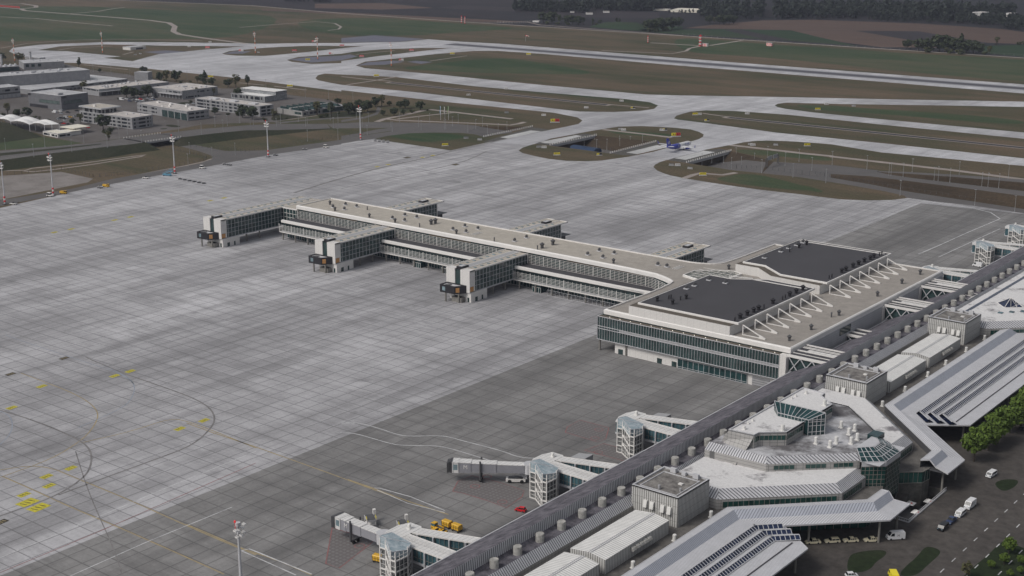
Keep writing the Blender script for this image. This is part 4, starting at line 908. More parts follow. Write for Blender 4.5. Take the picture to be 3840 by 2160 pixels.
# atrium over the entrance
E1 = [(-171.4, 399), (-165.2, 404.3), (-165.2, 415.6), (-171.4, 421)]; T1_ = [(-175.6, 404), (-171.9, 408.3), (-171.8, 413), (-175.4, 418)]
mb = MB(); mb.loft([[(*p, 16.4) for p in E1], [(*p, 18.9) for p in T1_]], cap=False, closed=False); part(mb, 'atrium_roof', M_['teal'], hall)
mb = MB()
for i in range(3):
    a0, a1, b0, b1 = Vector((*E1[i], 16.45)), Vector((*E1[i+1], 16.45)), Vector((*T1_[i], 18.95)), Vector((*T1_[i+1], 18.95))
    n = 4 if i != 1 else 5
    for k in range(n+1): mb.bar(a0.lerp(a1, k/n), b0.lerp(b1, k/n), .2, .12)
    for t in (0.02, .35, .68, .98): mb.bar(a0.lerp(b0, t), a1.lerp(b1, t), .2, .12)
part(mb, 'atrium_bars', M_['lgrey'], hall)
mb = MB(); mb.loft([[(*p, 2) for p in E1], [(*p, 14.9) for p in E1]], cap=False, closed=False); part(mb, 'atrium_glass', M_['green'], hall)
mb = MB(); EO = [(p[0]+.12, p[1]-.05) for p in E1]; mb.loft([[(*p, 14.9) for p in EO], [(*p, 16.4) for p in EO]], cap=False, closed=False); part(mb, 'atrium_fascia', M_['lgrey'], hall)
mb = MB()
for i in range(2):
    a, b = Vector((*E1[i], 0)), Vector((*E1[i+1], 0)); n = 6 if i == 0 else 9
    for k in range(n+1): q = a.lerp(b, k/n)+Vector((.1, -.08, 0)); mb.bar((q.x, q.y, 2.5), (q.x, q.y, 14.9), .12)
    for z in (4, 5.6, 7.2, 8.8, 10.4, 12, 13.5, 14.8): mb.bar((a.x+.1, a.y-.08, z), (b.x+.1, b.y-.08, z), .12)
part(mb, 'atrium_mullions', M_['post'], hall)
mb = MB(); mb.box(-177.5, -173.6, 416.5, 421.5, 17.6, 19.3); part(mb, 'small_skylight', M_['teal'], hall)
mb = MB(); mb.box(-172.2, -165.4, 399.6, 420, 16.2, 16.35); mb.prism([(-176, 403.8), (-171.3, 408.4), (-171.3, 413), (-176, 418)], 16.2, 18.85); part(mb, 'atrium_core', M_['lgrey'], hall)
for f_, pts, z in ((tile(2560, 1400, 2.275), [(1137, 602), (1257, 632), (1310, 597), (1352, 464), (1418, 524), (1437, 602)], 17.7), (tile(3000, 1500, 2.275), [(412, 298), (467, 263), (488, 342), (436, 376)], 17.7)):
    for p in pts:
        q = G(*f_(*p), z)
        if any((q.x-e[0])**2+(q.y-e[1])**2 < 2 for e in globals().setdefault('_VT', [])): continue
        _VT.append((q.x, q.y)); mb = MB(); mb.box(q.x-.75, q.x+.75, q.y-.75, q.y+.75, z, z+.3); mb.lathe(q.x, q.y, [(.62, z+.3), (.62, z+2.3), (.5, z+2.5), (.05, z+2.5)], 12); part(mb, 'roof_ventilator', M_['cyl'], hall)
for p, r, h in (((525, 478), .5, 1.2), ((560, 430), .3, .8), ((598, 408), .35, .9), ((852, 490), .65, 2.2), ((930, 218), .3, .8), ((964, 198), .35, .9), ((1053, 175), .45, 1.2), ((1210, 275), .65, 2.2)):
    q = G(*tile(2560, 1400, 2.275)(*p), 22.1); mb = MB(); mb.box(q.x-r*1.3, q.x+r*1.3, q.y-r*1.3, q.y+r*1.3, 22.1, 22.3); mb.lathe(q.x, q.y, [(r, 22.3), (r, 22.1+h), (.05, 22.15+h)], 10); part(mb, 'roof_ventilator', M_['cyl'], hall)
# second module further along
C2 = C0+233
hall2 = thing('check_in_hall', 'flat white-roofed terminal hall with blue gutter and glass pyramid skylight at the right edge', 'terminal hall', (-200, 640, 8))
sh2 = lambda ps: [(p[0], p[1]+233) for p in ps]
w2e, w2t = sh2(we), sh2(wt)
facet(hall2, w2e+[(-170, 660), (-217.3, 700)], w2t+[(-173, 660), (-217.3, 700)], 11.3, 13.6, 8, ('roofwhite', 'flat_roof'))
winband(hall2, (-197.5, 588.6), (-171.5, 615), 8.5, 10.4)
mb = MB(); mb.box(-214, -212.4, 600, 700, 13.62, 13.7); part(mb, 'blue_gutter', M_['navy'], hall2)
px, py = -198.5, 624.5
mb = MB(); mb.add([(-201.8, 617.2, 13.65), (-195, 622.9, 13.65), (-200.5, 629, 13.65), (-207.3, 623.3, 13.65), (-201.2, 623.1, 17.2)], ((0, 1, 4), (1, 2, 4), (2, 3, 4), (3, 0, 4))); py_ = part(mb, 'glass_pyramid', M_['navy'], hall2)
mb = MB(); ap = (-201.2, 623.1, 17.25); bs = [(-201.8, 617.2, 13.7), (-195, 622.9, 13.7), (-200.5, 629, 13.7), (-207.3, 623.3, 13.7)]
for i in range(4): mb.bar(bs[i], ap, .2); mb.bar(bs[i], bs[(i+1) % 4], .2)
for t in (.33, .66): mb.bar(Vector(bs[0]).lerp(Vector(bs[1]), t), Vector(bs[0]).lerp(Vector(ap), t) if 0 else Vector(bs[1]).lerp(Vector(ap), t), .12); mb.bar(Vector(bs[0]).lerp(Vector(bs[1]), t), Vector(ap), .1)
part(mb, 'pyramid_bars', M_['white'], hall2)
for q in ((-200.2, 607.6), (-196.6, 612), (-193, 616.4)):
    mb = MB(); mb.box(q[0]-1, q[0]+1, q[1]-1, q[1]+1, 13.6, 14.0); part(mb, 'roof_light', M_['blueglass'], hall2)
# ---- box shaped service towers on the deck
def tower(x0, x1, y0, y1, label):
    t = thing('service_tower', label, 'roof tower', ((x0+x1)/2, (y0+y1)/2, 8), group='ribbed box towers on the terminal roof')
    mb = MB(); mb.mi = 0
    for a, b in (((x0, y0), (x1, y0)), ((x1, y1), (x0, y1))): mb.quad((*a, 8), (*b, 8), (*b, 17.8), (*a, 17.8))
    mb.mi = 1
    for a, b in (((x1, y0), (x1, y1)), ((x0, y1), (x0, y0))): mb.quad((*a, 8), (*b, 8), (*b, 17.8), (*a, 17.8))
    part(mb, 'wall', [M_['corr_x'], M_['corr_y']], t)
    mb = MB(); rim(mb, [(x0, y0), (x1, y0), (x1, y1), (x0, y1)], .5, 17.4, 17.95); part(mb, 'coping', M_['lgrey'], t)
    mb = MB(); mb.box(x0+.5, x1-.5, y0+.5, y1-.5, 17.2, 17.45); part(mb, 'roof', M_['gravelroof'], t)
    mb = MB(); rim(mb, [(x0+1.8, y0+1.6), (x1-1.6, y0+1.6), (x1-1.6, y1-3), (x0+1.8, y1-3)], .3, 17.45, 17.7); part(mb, 'roof_curb', M_['lgrey'], t)
    for fx, fy, s in ((x0+4.5, y1-1.6, 1.0), (x1-4, y1-1.5, 1.0), ((x0+x1)/2, y1-1.5, .7)):
        mb = MB(); mb.box(fx-s, fx+s, fy-.5, fy+.5, 17.45, 17.45+1.5*s); o = part(mb, 'condenser', M_['lgrey'], t)
    mb = MB(); mb.box(x1-6, x1-4.6, y0+9.5, y0+10.7, 17.45, 17.8); part(mb, 'roof_hatch', M_['white'], t)
    mb = MB(); mb.cyl(x0+8, y0+3, 17.45, 18.8, .45, n=10); part(mb, 'roof_pipe', M_['grey'], t)
    mb = MB(); mb.cyl(x1-2.6, y0+5.5, 17.45, 18.5, .4, n=10); part(mb, 'roof_pipe', M_['grey'], t)
    for k in range(4):
        xx = x0+4.6+[0, 2.4, 6.2, 8.6][k]; mb = MB(); mb.loft([[(xx, y0-.1, 12), (xx+1.3, y0-.1, 12), (xx+1.3, y0-1.0, 12), (xx, y0-1.0, 12)], [(xx, y0-.1, 14.2), (xx+1.3, y0-.1, 14.2), (xx+1.3, y0-.5, 14.2), (xx, y0-.5, 14.2)]]); part(mb, 'duct_hood', M_['cyl'], t)
    return t
M_['gravelroof'] = patchy('stained_gravel', (0.09, 0.083, 0.08), (0.27, 0.255, 0.24), 0.35, 0.35, 0.65, 0.95, 0.3)
tower(-218, -201.3, 335, 353.5, 'ribbed box tower between the white seamed halls and faceted hall, nearest the bottom')
tower(-218, -201.3, 468.6, 487, 'ribbed box tower directly behind the faceted hall, middle of three')
tower(-218, -201.4, 568, 586.3, 'ribbed box tower beside the flat white roof with the pyramid, farthest of three')
tower(-218, -201.3, 235, 253, 'ribbed box tower') if 0 else None
# ---- white seamed plant halls
def plant(y0, y1, label):
    x0, x1, xm, ze, zr = -213.3, -201.2, -206.6, 12.4, 13.2
    t = thing('plant_hall', label, 'roof hall', ((x0+x1)/2, (y0+y1)/2, 8), group='white seamed plant halls on the terminal deck')
    mb = MB(); mb.mi = 0
    for y in (y0, y1): mb.poly([(x0, y, 8), (x1, y, 8), (x1, y, ze), (xm, y, zr), (x0, y, ze)])
    mb.mi = 1
    for x in (x0, x1): mb.quad((x, y0, 8), (x, y1, 8), (x, y1, ze), (x, y0, ze))
    part(mb, 'wall', [M_['corr_x2'], M_['corr_y2']], t)
    mb = MB(); mb.quad((x0-.05, y0, ze+.02), (xm, y0, zr+.02), (xm, y1, zr+.02), (x0-.05, y1, ze+.02)); mb.quad((xm, y0, zr+.02), (x1+.05, y0, ze+.02), (x1+.05, y1, ze+.02), (xm, y1, zr+.02)); part(mb, 'roof', M_['hallroof'], t)
    mb = MB(); mb.box(xm-.45, xm-.25, y0, y1, zr-.02, zr+.12); mb.box(xm+.25, xm+.45, y0, y1, zr-.02, zr+.12); part(mb, 'ridge_cap', M_['lgrey'], t)
    for k in range(5):
        y = y0+(y1-y0)*.38+k*2.1; mb = MB(); prof = [(0, 0), (.9, -.3), (1.3, -.9), (1.1, -1.3), (0, -1.3)]
        mb.loft([[(x1+a, y, 11.6+b) for a, b in prof], [(x1+a, y+1.7, 11.6+b) for a, b in prof]]); part(mb, 'hood', M_['drum'], t)
    return t
M_['corr_x2'] = ribbed('hall_wall_x', (0.55, 0.545, 0.53), (0.17, 0.165, 0.16), 0, 0.8, 0.3); M_['corr_y2'] = ribbed('hall_wall_y', (0.52, 0.515, 0.5), (0.2, 0.195, 0.19), 1, 0.8, 0.28)
plant(296.3, 330, 'white seamed plant hall just below the nearest box tower'); plant(256, 293.4, 'white seamed plant hall cut by the bottom edge of the picture')
plant(529, 562.6, 'white seamed plant hall just below the farthest box tower'); plant(490.5, 525.5, 'white seamed plant hall just above the middle box tower')
# ---- entrance canopies
def canopy(m, label, yend):
    q = (lambda p: p) if m else mir
    t = thing('entrance_canopy', label, 'canopy', (-175, q((0, 370))[1], 8), group='seamed metal canopies over the forecourt')
    ye = yend
    A = [(-194.1, ye), (-194.1, 352.6), (-162.6, 385), (-162.4, 395.4)]
    Bp = [(-191.2, ye), (-191.2, 351.4), (-159.8, 383.4), (-159.6, 394.4)]
    Cc = [(-188.7, ye), (-188.7, 350.6), (-157.9, 382.4), (-157.7, 394)]
    D = [(-163.6, ye), (-163.6, 346.6), (-168.5, 350.4), (-176.6, 356.4), (-152.8, 380.4), (-152.8, 395.4)]
    if m: fix = lambda P: P
    else: fix = lambda P: [(x, 2*C0-y) for x, y in P]
    def rng(P): return fix(P)
    A, Bp, Cc, D = rng(A), rng(Bp), rng(Cc), rng(D)
    def surf(P, zp, Q, zq, name, mats):
        mb = MB()
        for i in range(len(P)-1):
            mb.mi = 0 if i != 1 else 1
            mb.quad((*P[i], zp), (*P[i+1], zp), (*Q[i+1], zq), (*Q[i], zq))
        return part(mb, name, mats, t)
    surf(A, 10.6, Bp, 11.1, 'ridge_strip', [M_['slab'], M_['slab_x']]); surf(Bp, 11.1, Cc, 8.9, 'slope_band', [M_['seam_lav'], M_['seam_lav_x']])
    mb = MB(); mb.mi = 0; mb.poly([(*p, z) for p, z in ((Cc[0], 8.9), (Cc[1], 8.9), (D[3], 8.2), (D[2], 8.2), (D[1], 8.2), (D[0], 8.2))])
    mb.mi = 1; mb.poly([(*p, z) for p, z in ((Cc[1], 8.9), (Cc[2], 8.9), (D[4], 8.2), (D[3], 8.2))]); mb.mi = 0; mb.quad((*Cc[2], 8.9), (*Cc[3], 8.9), (*D[5], 8.2), (*D[4], 8.2))
    part(mb, 'canopy_roof', [M_['slab'], M_['slab_x']], t)
    mb = MB(); mb.poly([(*p, 7.75) for p in A+D[::-1]]); part(mb, 'canopy_soffit', M_['dgrey'], t)
    mb = MB()
    for a, b in zip(D, D[1:]): mb.bar((*a, 8.0), (*b, 8.0), .25, .5)
    mb.bar((*A[-1], 10.5), (*Bp[-1], 11.0), .2, .4); mb.bar((*Bp[-1], 11), (*Cc[-1], 8.9), .2, .4); mb.bar((*Cc[-1], 8.8), (*D[-1], 8.1), .2, .5)
    for a, b in zip(A, A[1:]): mb.bar((*a, 10.55), (*b, 10.55), .2, .3)
    part(mb, 'eave_trim', M_['lgrey'], t)
    mb = MB(); mb.loft([[(*p, 7.75) for p in A], [(*p, 10.6) for p in A]], cap=False, closed=False); part(mb, 'upstand', M_['dgrey'], t)
    # three rows of raised skylights, bent at the end
    for k in range(3):
        xs = -183.4+k*3.75; rows = [((xs, ye), (xs, 348.6+ (0 if k == 0 else -1.6*k))), ((xs, 348.6-1.6*k if k else 348.6), (xs+6.4, 355.2-1.7*k if k else 355.2))]
        for a, b in rows:
            a, b = rng([a])[0], rng([b])[0]; a, b = Vector((*a, 0)), Vector((*b, 0)); d = (b-a).normalized(); nn = Vector((-d.y, d.x, 0))
            if nn.x < 0: nn = -nn
            zb = 8.75-k*.1
            mb = MB(); mb.loft([[(a.x, a.y, zb), (b.x, b.y, zb), (b.x+nn.x*1.2, b.y+nn.y*1.2, zb+.95), (a.x+nn.x*1.2, a.y+nn.y*1.2, zb+.95)], [(a.x+nn.x*2.7, a.y+nn.y*2.7, zb-.1), (b.x+nn.x*2.7, b.y+nn.y*2.7, zb-.1), (b.x+nn.x*2.7, b.y+nn.y*2.7, zb+.05), (a.x+nn.x*2.7, a.y+nn.y*2.7, zb+.05)]], cap=False)
            mb.poly([(b.x, b.y, zb), (b.x+nn.x*1.2, b.y+nn.y*1.2, zb+.95), (b.x+nn.x*2.7, b.y+nn.y*2.7, zb)])
            s = part(mb, 'skylight_row', M_['navy'], t)
            mb = MB(); L = (b-a).length; n = int(L/1.35)
            for i in range(n+1):
                p = a.lerp(b, i/max(1, n)); mb.bar((p.x+nn.x*1.25, p.y+nn.y*1.25, zb+1.0), (p.x+nn.x*2.72, p.y+nn.y*2.72, zb+.08), .16, .1)
            mb.bar((a.x+nn.x*1.1, a.y+nn.y*1.1, zb+1.0), (b.x+nn.x*1.1, b.y+nn.y*1.1, zb+1.0), .5, .12); mb.bar((a.x+nn.x*2.7, a.y+nn.y*2.7, zb+.05), (b.x+nn.x*2.7, b.y+nn.y*2.7, zb+.05), .22, .12)
            part(mb, 'skylight_frame', M_['lgrey'], t)
    a, b = rng([(-168.8, ye)])[0], rng([(-168.8, 347)])[0]
    mb = MB(); mb.bar((*a, 8.38), (*b, 8.38), .35, .1); part(mb, 'drain_groove', M_['bitumen'], t)
    for c in ((-155.7, 379.6), (-172.2, 365), (-155.4, 392.5), (-166.5, 345), (-181, 356)):
        c = rng([c])[0]; mb = MB(); mb.cyl(c[0], c[1], 0, 8, .38, n=10); part(mb, 'column', M_['post'], t)
    yy = 322
    while yy > 200:
        c = rng([(-166.5, yy)])[0]; mb = MB(); mb.cyl(c[0], c[1], 0, 8, .38, n=8); part(mb, 'column', M_['post'], t); yy -= 24
M_['seam_lav_x'] = ribbed('lavender_seam_x', (0.4, 0.42, 0.475), (0.22, 0.225, 0.26), 0, 0.7, 0.26)
canopy(True, 'seamed metal canopy with three skylight rows at the bottom, over the taxi rank', 180)
canopy(False, 'seamed metal canopy with three skylight rows behind the green trees at the right edge', -60)
# ---- sunken terrace
mb = MB(); TR_ = TERR
for i in range(4): mb.quad((*TR_[i], 0), (*TR_[(i+1) % 4], 0), (*TR_[(i+1) % 4], -5), (*TR_[i], -5))
o = mb.ob('terrace_wall', M_['gravel']); o['kind'] = 'structure'
mb = MB(); mb.poly([(*p, -4.95) for p in TR_]); o = mb.ob('sunken_terrace', M_['terracefloor'] if 'terracefloor' in M_ else M_['dgrey']); o['kind'] = 'structure'
rl = thing('terrace_railing', 'grey metal railing around the sunken terrace beside the glass entrance', 'railing', (-154.3, 415, 0))
mb = MB(); pts = [(-161, 399.4), (-154.2, 399.1), (-154.6, 431.6)]
for a, b in zip(pts, pts[1:]):
    for z in (.2, 1.1): mb.bar((*a, z), (*b, z), .14)
    a, b = Vector((*a, 0)), Vector((*b, 0)); n = int((b-a).length/.7)
    for i in range(n+1): q = a.lerp(b, i/n); mb.bar((q.x, q.y, 0), (q.x, q.y, 1.1), .07)
part(mb, 'balustrade', M_['lgrey'], rl)
mb = MB()
for a, b in zip(pts, pts[1:]): mb.bar((*a, .12), (*b, .12), .5, .24)
part(mb, 'kerb', M_['grey'], rl)
UM = None
for (x, y), lb in zip(((-162.0, 419.5), (-157.6, 425), (-157.4, 414)), ('left white square umbrella with red dots below the curved green glass', 'white square umbrella with red dot near the far railing corner', 'white square umbrella with red dot nearest the near railing')):
    u = thing('parasol', lb, 'umbrella', (x, y, -4.95), group='white umbrellas on the sunken terrace')
    mb = MB(); mb.add([(x-1.6, y-1.6, -2.6), (x+1.6, y-1.6, -2.6), (x+1.6, y+1.6, -2.6), (x-1.6, y+1.6, -2.6), (x, y, -1.7)], ((0, 1, 4), (1, 2, 4), (2, 3, 4), (3, 0, 4))); part(mb, 'canopy', M_['membrane'], u)
    mb = MB(); mb.cyl(x, y, -4.95, -1.75, .06, n=6); part(mb, 'pole', M_['grey'], u)
    mb = MB(); mb.add([(x+.75+.3*math.cos(a), y-.75+.3*math.sin(a), -2.08-.25*(math.cos(a)-math.sin(a))*.3*1.12*.9) for a in [i*math.pi/4 for i in range(8)]], (tuple(range(8)),)); part(mb, 'emblem', M_['signred'], u)
# ================================================================ LINK BRIDGES FROM PIER TO TERMINAL
def link(y0, y1, label, small=False):
    xa, xb = -242.25, -224.4
    t = thing('link_bridge', label, 'footbridge', (-233, (y0+y1)/2, 9), group='lattice link bridges between pier and terminal')
    z0, z1 = (9.0, 17.2) if not small else (7, 12.6)
    if small: xb = -233
    mb = MB(); mb.box(xa, xb, y0+.6, y1-.6, z0, z1-1.4); part(mb, 'glazing', M_['glass'], t)
    mb = MB(); mb.box(xa, xb, y0+.3, y1-.3, z1-1.3, z1-.5); part(mb, 'roof', M_['bitumen'], t)
    for k, y in enumerate((y0, y1)):
        mb = MB(); mb.box(xa, xb, y-.25, y+.25, z1-1.1, z1); mb.box(xa, xb, y-.25, y+.25, z0-.3, z0+.4); part(mb, 'chord', M_['white'], t)
        mb = MB(); x = xa+.3
        while x < xb-2:
            mb.bar((x, y, z0+.3), (x+5.2, y, z1-1), .32); mb.bar((x, y, z1-1), (x+5.2, y, z0+.3), .32); x += 5.2
        part(mb, 'lattice', M_['lgrey'], t)
    if not small:
        d = y1-y0
        for f, wd, h in ((.26, .3, .25), (.5, .9, .3), (.78, .3, .25), (.86, .22, .25)):
            mb = MB(); mb.box(xa, xb, y0+d*f-wd/2, y0+d*f+wd/2, z1-.5, z1-.5+h); part(mb, 'roof_beam', M_['white'], t)
        for i in range(5):
            mb = MB(); mb.box(xa+4+i*2.6, xa+6.4+i*2.6, y0+d*.56, y0+d*.68, z1-.5, z1-.25); part(mb, 'roof_light', M_['white'], t)
        mb = MB(); mb.box(xa, xa+.35, y0-2.2, y0+.3, 0, z1-.9); part(mb, 'corner_pier', M_['offwhite'], t)
    else:
        mb = MB(); mb.box(xa, xb, (y0+y1)/2-.5, (y0+y1)/2+.5, z1-.5, z1-.2); part(mb, 'roof_beam', M_['white'], t)
    return t
link(484.2, 500.5, 'white lattice link bridge nearest the glazed corner of the pier building'); link(577, 592.6, 'white lattice link bridge in the middle of the side wall')
link(618.5, 634, 'white lattice link bridge at the far corner of the side wall'); link(538.8, 548.4, 'small low link bridge below the window in the side wall', True)
for y in (484.2, 577, 618.5):
    mb = MB()
    for k in (0, 6, 12): mb.bar((-223.6, y+k+1.5, 14.15), (-219.8, y+k+1.5, 13.7), .25, .2)
    mb.bar((-219.8, y+1.5, 13.7), (-219.8, y+13.5, 13.7), .45, .25); part(mb, 'roof_frame', M_['white'], term)
# ================================================================ PASSENGER BRIDGES
def tinv(t): return None
def pbridge(yo, label, tunnel=None, dark=False):
    """yo: offset along the terminal from the second bridge"""
    t = thing('passenger_bridge', label, 'jet bridge', (-258, 345+yo, 0), group='passenger boarding bridges along the terminal')
    O = lambda p: (p[0], p[1]+yo)
    tw = [O(p) for p in ((-261.2, 339.4), (-258.9, 339.4), (-253, 335.3), (-251.2, 335.3), (-251, 340.3), (-253, 344), (-260.6, 344))]
    mb = MB(); mb.prism(offset_poly(tw, .25), .1, 9.3, bot=False); part(mb, 'stair_core', M_['towerdark'], t)
    mb = MB()
    for z in (.1, 2.7, 5.9, 9.3):
        n = len(tw)
        for i in range(n):
            a, b = Vector((*tw[i], z)), Vector((*tw[(i+1) % n], z))
            if i == 1: a.z += (1.6 if z > .2 else 0)*0; mb.bar(a+Vector((0, 0, 1.2 if .2 < z else 0)), b-Vector((0, 0, .6 if .2 < z else 0)), .34, .38)
            else: mb.bar(a, b, .34, .38)
    part(mb, 'landing_ring', M_['white'], t)
    mb = MB()
    for i, p in enumerate(tw):
        q = tw[(i+1) % len(tw)]; mb.bar((*p, 0), (*p, 12.2 if i < 5 else 10), .3)
        a, b = Vector((*p, 0)), Vector((*q, 0)); n = max(1, int((b-a).length/1.5))
        for k in range(1, n): c = a.lerp(b, k/n); mb.bar((c.x, c.y, 0), (c.x, c.y, 11.5 if i < 5 else 10), .13)
    for z in (1.4, 4.3, 7.4, 10.6):
        for i in range(5): mb.bar((*tw[i], z), (*tw[i+1], z), .1)
    mb.bar((*tw[1], 3), (*tw[2], 5.6), .2); mb.bar((*tw[1], 6.2), (*tw[2], 9), .2)
    part(mb, 'stair_frame', M_['white'], t)
    mb = MB(); hi = [tw[0], tw[1], tw[2], tw[4], tw[5], tw[6]]; zt = [13, 13, 11.8, 11.2, 11.4, 12.6]
    mb.loft([[(p[0], p[1], 9.4) for p in hi], [(p[0], p[1], z) for p, z in zip(hi, zt)]], cap=False); mb.poly([(p[0], p[1], z) for p, z in zip(hi, zt)]); part(mb, 'glass_top', M_['towerglass'], t)
    mb = MB()
    for i in range(6): mb.bar((*hi[i], zt[i]), (*hi[(i+1) % 6], zt[(i+1) % 6]), .14)
    mb.bar((*hi[0], zt[0]), (*hi[3], zt[3]), .1); mb.bar((*hi[1], zt[1]), (*hi[4], zt[4]), .1); mb.bar((*hi[2], zt[2]), (*hi[5], zt[5]), .1); part(mb, 'glass_top_frame', M_['lgrey'], t)
    rot = [O(p) for p in ((-264.6, 343.2), (-260.8, 343.6), (-259.4, 345), (-259.4, 355.6), (-260.2, 356.4), (-264.6, 356.4), (-266.2, 352.5), (-266.2, 347.5))]
    mb = MB(); mb.prism(rot, 9.6, 10.05); part(mb, 'rotunda_roof', M_['bridgeroof'], t)
    mb = MB(); mb.prism(offset_poly(rot, .2), 5.6, 9.6); part(mb, 'rotunda_glass', M_['blueglass'], t)
    mb = MB(); mb.prism(rot, 5.1, 5.6); part(mb, 'rotunda_floor', M_['lgrey'], t)
    c = O((-262, 353)); mb = MB(); mb.box(c[0]-.7, c[0]+.7, c[1]-.7, c[1]+.7, 10.05, 10.3); mb.lathe(c[0], c[1], [(.55, 10.3), (.55, 11.4), (.4, 11.6), (.05, 11.6)], 10); part(mb, 'roof_ventilator', M_['cyl'], t)
    for p in ((-262.6, 346), (-263.5, 353)):
        p = O(p); mb = MB(); mb.cyl(p[0], p[1], 0, 5.2, .5, n=10); part(mb, 'column', M_['post'], t)
    for a0, b0, a1, b1 in (((-259.9, 344.3), (-259.9, 350.2), (-240.6, 344.3), (-240.6, 350.0)), ((-259.7, 351.3), (-259.6, 355.2), (-240.8, 357.6), (-240.8, 361.4))):
        P = [O(p) for p in (a0, a1, b1, b0)]
        mb = MB(); mb.prism(P, 9.65, 10.0); part(mb, 'walkway_roof', M_['bridgeroof'], t)
        mb = MB()
        for u, v in ((P[0], P[1]), (P[3], P[2])): mb.bar((*u, 9.85), (*v, 9.85), .3, .45)
        part(mb, 'roof_edge', M_['white'], t)
        mb = MB(); mb.prism(offset_poly(P, .25), 5.6, 9.65); part(mb, 'walkway_glass', M_['blueglass'], t)
        mb = MB(); mb.prism(P, 5.0, 5.7); part(mb, 'walkway_floor', M_['lgrey'], t)
        mb = MB(); u, v = Vector((*P[0], 0)), Vector((*P[1], 0)); nn = Vector(((v-u).y, -(v-u).x, 0)).normalized()*.05
        for k in range(14): q = u.lerp(v, k/13)+nn; mb.bar((q.x, q.y, 5.6), (q.x, q.y, 9.7), .1)
        mb.bar((u.x, u.y-.05, 7.2), (v.x, v.y-.05, 7.2), .1); part(mb, 'glazing_bars', M_['post'], t)
        for k in (.1, .36, .62, .88):
            q = u.lerp(v, k)+nn*4; mb = MB(); mb.tube((q.x, q.y, 3.6), (q.x, q.y, 9.7), .3, n=8); part(mb, 'hanger_post', M_['lgrey'], t)
        if a0[1] < 350:
            mb = MB()
            for f_ in (.4, .62):
                for z in (10.5, 11.05): mb.bar(Vector((*P[0], z)).lerp(Vector((*P[3], z)), f_), Vector((*P[1], z)).lerp(Vector((*P[2], z)), f_), .07)
                for k in range(9):
                    q = Vector((*P[0], 10)).lerp(Vector((*P[3], 10)), f_).lerp(Vector((*P[1], 10)).lerp(Vector((*P[2], 10)), f_), k/8); mb.bar(q, q+Vector((0, 0, 1.1)), .07)
            part(mb, 'roof_handrail', M_['white'], t)
    for xx in (-247, -254):
        p = O((xx, 344.6)); mb = MB(); mb.cyl(p[0], p[1], 0, 5, .35, n=8); part(mb, 'walkway_column', M_['post'], t)
    if tunnel:
        a, b = Vector((*tunnel[0], 0)), Vector((*tunnel[1], 0)); d = (b-a).normalized(); nn = Vector((-d.y, d.x, 0)); L = (b-a).length
        mb = MB(); mb.cyl(a.x, a.y, 3.7, 7.2, 2.2, n=14); part(mb, 'tunnel_rotunda', M_['lgrey'], t)
        mb = MB(); mb.cyl(a.x, a.y, 0, 3.7, .5, n=10); part(mb, 'column', M_['dgrey'], t)
        def seg(s0, s1, wd, z0, z1, name, mat, roofmat):
            mb = MB(); P = [a+d*s0-nn*wd/2, a+d*s1-nn*wd/2, a+d*s1+nn*wd/2, a+d*s0+nn*wd/2]; mb.prism([(p.x, p.y) for p in P], z0, z1); o = part(mb, name, mat, t)
            mb = MB(); mb.prism([(p.x, p.y) for p in offset_poly([(p.x, p.y) for p in P], -.08)] if 0 else offset_poly([(p.x, p.y) for p in P], -.08), z1, z1+.2); part(mb, 'tunnel_roof', roofmat, t); return o
        seg(1.8, L*.42, 3.0, 3.9, 6.7, 'tunnel_section', M_['tunnelgrey'], M_['bridgeroof']); seg(L*.42, L*.74, 3.3, 3.75, 6.9, 'tunnel_section', M_['tunnelgrey'], M_['bridgeroof']); seg(L*.74, L-2.8, 3.6, 3.6, 7.1, 'tunnel_section', M_['tunnelgrey'], M_['bridgeroof'])
        seg(L-2.8, L-.6, 4.0, 3.5, 7.2, 'cab', M_['bridgeroof'], M_['bridgeroof'])
        mb = MB()
        for k in range(4): P = [a+d*(L-.6+k*.5)-nn*(2.1-.05*k), a+d*(L-.3+k*.5)-nn*(2.1-.05*k), a+d*(L-.3+k*.5)+nn*(2.1-.05*k), a+d*(L-.6+k*.5)+nn*(2.1-.05*k)]; mb.prism([(p.x, p.y) for p in P], 3.4, 7.6-.18*k)
        part(mb, 'cab_bellows', M_['dgrey'], t)
        sd = -1 if nn.y > 0 else 1
        mb = MB(); P0 = a+d*(L-2.5)+nn*sd*2.03; P1 = a+d*(L-1)+nn*sd*2.03
        mb.loft([[(P0.x, P0.y, 4.6), (P1.x, P1.y, 4.6), (P1.x, P1.y, 6.6), (P0.x, P0.y, 6.6)], [(P0.x-nn.x*sd*.05, P0.y-nn.y*sd*.05, 4.6), (P1.x-nn.x*sd*.05, P1.y-nn.y*sd*.05, 4.6), (P1.x-nn.x*sd*.05, P1.y-nn.y*sd*.05, 6.6), (P0.x-nn.x*sd*.05, P0.y-nn.y*sd*.05, 6.6)]]); part(mb, 'cab_window', M_['paleglass'], t)
        w0 = a+d*L*.62
        for s_ in (-1, 1):
            q = w0+nn*s_*2.1; mb = MB(); mb.bar((q.x, q.y, 1.2), (q.x, q.y, 8.0), .45); part(mb, 'lift_post', M_['dgrey'], t)
        mb = MB(); mb.bar(w0-nn*2.3+Vector((0, 0, 1.2)), w0+nn*2.3+Vector((0, 0, 1.2)), .6, .5); part(mb, 'wheel_axle', M_['dgrey'], t)
        for s_ in (-1, 1):
            q = w0+nn*s_*.9; mb = MB(); mb.tube(q-nn*.3+Vector((0, 0, .62)), q+nn*.3+Vector((0, 0, .62)), .62, n=14); part(mb, 'wheel', M_['tyre'], t)
        lp = a+d*(L-5.2)+nn*sd*1.84+Vector((0, 0, 5.6))
